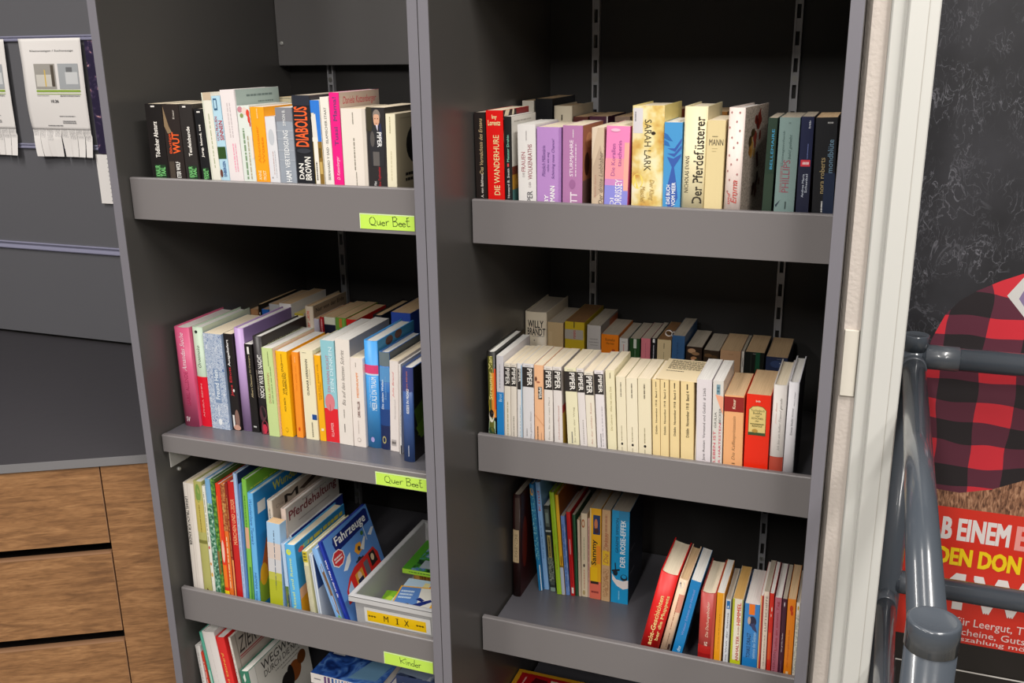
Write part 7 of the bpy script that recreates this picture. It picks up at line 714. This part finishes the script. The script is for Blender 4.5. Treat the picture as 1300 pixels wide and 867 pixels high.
bm = bmesh.new(); prism(bm, [cp(0, .0002), cp(2.3, .0002), cp(2.3, .0016), cp(0, .0016)], 'z', -.5700, -.5514); adopt(obj('edge_band', bm, mat('worktop_edge', '7c7b7e', .4)), t)
def oak():
    m = bpy.data.materials.new('brown_oak_laminate'); m.use_nodes = True; nt = m.node_tree; b = nt.nodes['Principled BSDF']; b.inputs['Roughness'].default_value = .5
    tc = nt.nodes.new('ShaderNodeTexCoord'); mp = nt.nodes.new('ShaderNodeMapping'); mp.inputs['Rotation'].default_value = (0, 0, R(-29.7)); mp.inputs['Scale'].default_value = (1.6, 6, 26)
    mp.vector_type = 'POINT'
    n1 = nt.nodes.new('ShaderNodeTexNoise'); n1.inputs['Scale'].default_value = 2.4; n1.inputs['Detail'].default_value = 7; n1.inputs['Distortion'].default_value = 1.2; n1.inputs['Roughness'].default_value = .62
    n2 = nt.nodes.new('ShaderNodeTexNoise'); n2.inputs['Scale'].default_value = 14; n2.inputs['Detail'].default_value = 4
    cr = nt.nodes.new('ShaderNodeValToRGB'); el = cr.color_ramp.elements; el[0].position = .3; el[0].color = (*lin('7a5536'), 1); el[1].position = .72; el[1].color = (*lin('b8895c'), 1)
    e2 = el.new(.5); e2.color = (*lin('9c7048'), 1)
    mx = nt.nodes.new('ShaderNodeMix'); mx.data_type = 'RGBA'; mx.blend_type = 'MULTIPLY'; mx.inputs[0].default_value = .45
    c2 = nt.nodes.new('ShaderNodeValToRGB'); c2.color_ramp.elements[0].position = .35; c2.color_ramp.elements[0].color = (.45, .42, .4, 1); c2.color_ramp.elements[1].position = .6
    nt.links.new(tc.outputs['Object'], mp.inputs['Vector']); nt.links.new(mp.outputs['Vector'], n1.inputs['Vector']); nt.links.new(mp.outputs['Vector'], n2.inputs['Vector'])
    nt.links.new(n1.outputs['Fac'], cr.inputs['Fac']); nt.links.new(n2.outputs['Fac'], c2.inputs['Fac']); nt.links.new(cr.outputs['Color'], mx.inputs[6]); nt.links.new(c2.outputs['Color'], mx.inputs[7]); nt.links.new(mx.outputs[2], b.inputs['Base Color'])
    return m
OAK = oak(); OAKE = mat('oak_edge', '9a7456', .5)
t = thing('drawer_cabinet', 'brown wood drawer cabinet under the dark counter', 'cabinet', (-1.0, .2, FLOOR))
def front(name, s0, s1, z0, z1, edges=True):
    bm = bmesh.new(); prism(bm, [cp(s0, -.005), cp(s1, -.005), cp(s1, -.023), cp(s0, -.023)], 'z', z0, z1); o = obj(name, bm, OAK); adopt(o, t)
    bm = bmesh.new()
    prism(bm, [cp(s0+.0002, -.0047), cp(s1, -.0047), cp(s1, -.0235), cp(s0+.0002, -.0235)], 'z', z1, z1+.0012)
    if edges: prism(bm, [cp(s0-.0012, -.0047), cp(s0-.0001, -.0047), cp(s0-.0001, -.0235), cp(s0-.0012, -.0235)], 'z', z0, z1)
    e = obj('edge_band', bm, OAKE, o); e.matrix_parent_inverse = (Matrix.Translation(t.location)).inverted() @ Matrix.Identity(4); e.matrix_parent_inverse = Matrix.Identity(4)
    return o
front('end_panel', .001, .1465, FLOOR, -.5722, False)
for z0, z1 in ((-.7500, -.5724), (-.9660, -.7760), (-1.1820, -.9940), (-1.385, -1.210)):
    d = front('drawer', .1505, 2.25, z0, z1)
    bm = bmesh.new(); q = [cp(.16, -.024), cp(2.24, -.024), cp(2.24, -.40), cp(.16, -.40)]
    prism(bm, q, 'z', z0+.012, z1-.03); o = obj('drawer_box', bm, mat('drawer_box_dark', '231d1a', .7), d)
bm = bmesh.new(); prism(bm, [cp(.0015, -.024), cp(2.25, -.024), cp(2.25, -.03), cp(.0015, -.03)], 'z', FLOOR, FLOOR+.01); adopt(obj('base_board', bm, mat('drawer_box_dark')), t)
bm = bmesh.new(); prism(bm, [cp(.0015, -.42), cp(2.25, -.42), cp(2.25, -.435), cp(.0015, -.435)], 'z', FLOOR, -.5722); adopt(obj('carcass_back', bm, mat('drawer_box_dark')), t)
bm = bmesh.new(); prism(bm, [cp(.1465, -.025), cp(.1500, -.025), cp(.1500, -.40), cp(.1465, -.40)], 'z', FLOOR, -.5722); adopt(obj('carcass_side', bm, mat('drawer_box_dark')), t)
# ------------------------------------------------------------------ poster wall at the right
t = thing('poster', 'large dark poster with a red checked shirt and a red text field behind the railing', 'poster', (1.2, .30, -.3))
def scratches():
    m = bpy.data.materials.new('slate_print'); m.use_nodes = True; nt = m.node_tree; b = nt.nodes['Principled BSDF']; b.inputs['Roughness'].default_value = .5
    N = nt.nodes.new; Lk = nt.links.new; tc = N('ShaderNodeTexCoord'); acc = None
    for sc_, rot, st, wd in ((16, 28, .5, .010), (34, -40, .6, .016), (60, 60, .5, .018)):
        mp = N('ShaderNodeMapping'); mp.inputs['Rotation'].default_value = (0, R(rot), 0); mp.inputs['Scale'].default_value = (1, 1, st); Lk(tc.outputs['Object'], mp.inputs['Vector'])
        n1 = N('ShaderNodeTexNoise'); n1.inputs['Scale'].default_value = sc_; n1.inputs['Detail'].default_value = 5; n1.inputs['Distortion'].default_value = 1.6; Lk(mp.outputs['Vector'], n1.inputs['Vector'])
        cr = N('ShaderNodeValToRGB'); el = cr.color_ramp.elements; el[0].position = .5-wd; el[0].color = (0, 0, 0, 1); el[1].position = .5+wd; el[1].color = (0, 0, 0, 1); a = el.new(.5); a.color = (1, 1, 1, 1); Lk(n1.outputs['Fac'], cr.inputs['Fac'])
        mk = N('ShaderNodeTexNoise'); mk.inputs['Scale'].default_value = sc_*.32; mk.inputs['Detail'].default_value = 3; Lk(tc.outputs['Object'], mk.inputs['Vector'])
        mr = N('ShaderNodeMapRange'); mr.inputs['From Min'].default_value = .46; mr.inputs['From Max'].default_value = .66; Lk(mk.outputs['Fac'], mr.inputs['Value'])
        mu = N('ShaderNodeMath'); mu.operation = 'MULTIPLY'; Lk(cr.outputs['Color'], mu.inputs[0]); Lk(mr.outputs['Result'], mu.inputs[1])
        if acc is None: acc = mu.outputs[0]
        else:
            ad = N('ShaderNodeMath'); ad.operation = 'MAXIMUM'; Lk(acc, ad.inputs[0]); Lk(mu.outputs[0], ad.inputs[1]); acc = ad.outputs[0]
    bs = N('ShaderNodeTexNoise'); bs.inputs['Scale'].default_value = 7; bs.inputs['Detail'].default_value = 8; Lk(tc.outputs['Object'], bs.inputs['Vector'])
    c0 = N('ShaderNodeValToRGB'); el = c0.color_ramp.elements; el[0].position = .3; el[0].color = (*lin('1c1c20'), 1); el[1].position = .75; el[1].color = (*lin('38383e'), 1); Lk(bs.outputs['Fac'], c0.inputs['Fac'])
    mx = N('ShaderNodeMix'); mx.data_type = 'RGBA'; mx.inputs[7].default_value = (*lin('74747c'), 1); Lk(acc, mx.inputs[0]); Lk(c0.outputs['Color'], mx.inputs[6]); Lk(mx.outputs[2], b.inputs['Base Color'])
    return m
def plaid():
    m = bpy.data.materials.new('red_checked_cloth_print'); m.use_nodes = True; nt = m.node_tree; b = nt.nodes['Principled BSDF']; b.inputs['Roughness'].default_value = .55
    N = nt.nodes.new; Lk = nt.links.new
    tc = N('ShaderNodeTexCoord'); no = N('ShaderNodeTexNoise'); no.inputs['Scale'].default_value = 9; no.inputs['Detail'].default_value = 1
    sub = N('ShaderNodeVectorMath'); sub.operation = 'SUBTRACT'; sub.inputs[1].default_value = (.5, .5, .5); Lk(tc.outputs['Object'], no.inputs['Vector']); Lk(no.outputs['Color'], sub.inputs[0])
    sc_ = N('ShaderNodeVectorMath'); sc_.operation = 'SCALE'; sc_.inputs['Scale'].default_value = .035; Lk(sub.outputs[0], sc_.inputs[0])
    ad = N('ShaderNodeVectorMath'); ad.operation = 'ADD'; Lk(tc.outputs['Object'], ad.inputs[0]); Lk(sc_.outputs[0], ad.inputs[1])
    mp = N('ShaderNodeMapping'); mp.inputs['Rotation'].default_value = (0, 0, 0); Lk(ad.outputs[0], mp.inputs['Vector']); sp = N('ShaderNodeSeparateXYZ'); Lk(mp.outputs['Vector'], sp.inputs[0])
    def stripe(o, per, ph):
        a = N('ShaderNodeMath'); a.operation = 'MULTIPLY_ADD'; a.inputs[1].default_value = 1/per; a.inputs[2].default_value = ph; Lk(o, a.inputs[0])
        f_ = N('ShaderNodeMath'); f_.operation = 'FRACT'; Lk(a.outputs[0], f_.inputs[0]); g = N('ShaderNodeMath'); g.operation = 'GREATER_THAN'; g.inputs[1].default_value = .5; Lk(f_.outputs[0], g.inputs[0]); return g.outputs[0]
    s1 = stripe(sp.outputs['X'], .118, .983); s2 = stripe(sp.outputs['Z'], .077, .383); su = N('ShaderNodeMath'); su.operation = 'ADD'; Lk(s1, su.inputs[0]); Lk(s2, su.inputs[1])
    hf = N('ShaderNodeMath'); hf.operation = 'MULTIPLY'; hf.inputs[1].default_value = .5; Lk(su.outputs[0], hf.inputs[0])
    cr = N('ShaderNodeValToRGB'); cr.color_ramp.interpolation = 'CONSTANT'; el = cr.color_ramp.elements; el[0].color = (*lin('221c20'), 1); el[1].position = .75; el[1].color = (*lin('d22c3a'), 1); a = el.new(.25); a.color = (*lin('5c2638'), 1)
    Lk(hf.outputs[0], cr.inputs['Fac']); Lk(cr.outputs['Color'], b.inputs['Base Color']); return m
bm = bmesh.new(); box(bm, .7530, 1.75, .30, .318, FLOOR+.02, .95); bmesh.ops.recalc_face_normals(bm, faces=bm.faces[:]); ms = [scratches()]
A = Art(bm, lambda x, z, L: (x, .30-L, z), ms); A.rect(.7532, FLOOR+.02, 1.7498, -.5, K('1f1a18'))
A.poly([(.8362, -.505), (.86, -.50), (.91, -.492), (.99, -.462), (1.1, -.45), (1.3, -.47), (1.4, -.545), (.83, -.545)], ramp_mat('forearm_hair_print', 'noise', 150, [(.34, '4e3022'), (.5, '8e6248'), (.68, 'c09272')], .6, (1.6, 1, .45), 6, dist=.8))
A.poly([(.7985, -.262), (.8065, -.228), (.8225, -.186), (.842, -.160), (.866, -.1415), (.90, -.122), (.932, -.1075), (.98, -.096), (1.06, -.09), (1.2, -.12), (1.33, -.25), (1.38, -.45), (1.3, -.475), (1.1, -.47), (.9766, -.470), (.93, -.494), (.88, -.508), (.838, -.506), (.829, -.47), (.818, -.41), (.806, -.33)], plaid())
A.poly([(.912, -.146), (.935, -.1105), (.985, -.140), (.962, -.205)], K('d4d2d0')); A.poly([(.93, -.150), (.94, -.125), (.97, -.145), (.955, -.185)], K('8a7aa0'))
A.rect(.80, -.8065, 1.7498, -.5375, K('d6301f'))
A.text('AB EINEM', .836, -.6005, .9695, -.5565, K('e6dedc'), 'h', 'x'); A.text('E', .978, -.6035, 1.0, -.5565, K('ec9a94'), 'h', 'x')
A.text('JEDEN DON', .829, -.6605, .993, -.6150, K('f6d21c'), 'h', 'x')
A.text('M', .842, -.7385, .9085, -.6650, K('e8e2e0'), 'h', 'x'); A.text('WE', .921, -.7385, 1.055, -.6650, K('e8e2e0'), 'h', 'x')
A.text('cht für Leergut, T', .872, -.7735, 1.013, -.7525, K('f0d8d4'), 'h'); A.text('Gutscheine, Guts', .872, -.7905, 1.018, -.7745, K('f0d8d4'), 'h'); A.text('auszahlung mög', .892, -.8045-.0015+.002, 1.030, -.7915, K('f0d8d4'), 'h')
A.rect(.80, -.865, 1.7498, -.862, K('d8d4d0'))
adopt(obj('printed_panel', bm, ms, recalc=False), t)
# ------------------------------------------------------------------ tube railing in front of the poster
t = thing('tube_railing', 'dark grey tube railing beside the white frame', 'railing', (.777, -.22, FLOOR))
TB = mat('grey_tube_coating', '444a52', .22, coat=.5, bump=.02, bscale=120); TC = mat('grey_tube_fitting', '464b52', .3, coat=.4)
XR = .7775; YF = .223; YN = -.668; ZT = -.252; ZL = -.684; r_ = .0178
def post(y, x, top, r):
    bm = bmesh.new(); tube(bm, (x, y, FLOOR), (x, y, top-.006), r, n=36); o = obj('post', bm, TB); adopt(o, t)
    bm = bmesh.new(); lathe(bm, (x, y, top-.0058), (0, 0, 1), [(r+.0006, -.020), (r+.0006, .0042), (r-.0004, .0055), (r-.0016, .0058), (r-.004, .0050), (0, .0046)], 40); c = obj('cap', bm, TB, o); c.matrix_parent_inverse = Matrix.Identity(4)
    bm = bmesh.new(); lathe(bm, (x, y, FLOOR+.0005), (0, 0, 1), [(.05, 0), (.05, .006), (.046, .008), (r+.002, .009)], 32); c = obj('foot_plate', bm, TC, o)
post(YF, XR-.0005, -.203, .0202); post(YN, .7700, -.199, .0208)
def rail(name, a, b, r, collars=()):
    bm = bmesh.new(); tube(bm, a, b, r, n=36); o = obj(name, bm, TB); adopt(o, t); a = Vector(a); b = Vector(b); d = (b-a).normalized()
    for s, ln in collars:
        p0 = a+d*s; bm = bmesh.new(); lathe(bm, p0, d, [(r+.0004, 0), (r+.0016, .0012), (r+.0016, ln-.0012), (r+.0004, ln)], 36); obj('collar', bm, TC, o)
LEN = YF-YN
rail('top_rail', (XR, YF-.012, ZT), (.7720, YN+.012, ZT), r_, ((.006, .02),))
rail('lower_rail', (XR-.003, YF-.012, ZL), (.7680, YN+.012, ZL), .0160, ((.006, .03),))
rail('cross_bar', (XR+.012, YF, -.2400), (1.70, YF, -.2400), .0188, ((.004, .052),))
rail('cross_bar', (XR+.012, YF, -.6590), (1.70, YF, -.6590), .0188, ((.004, .03),))
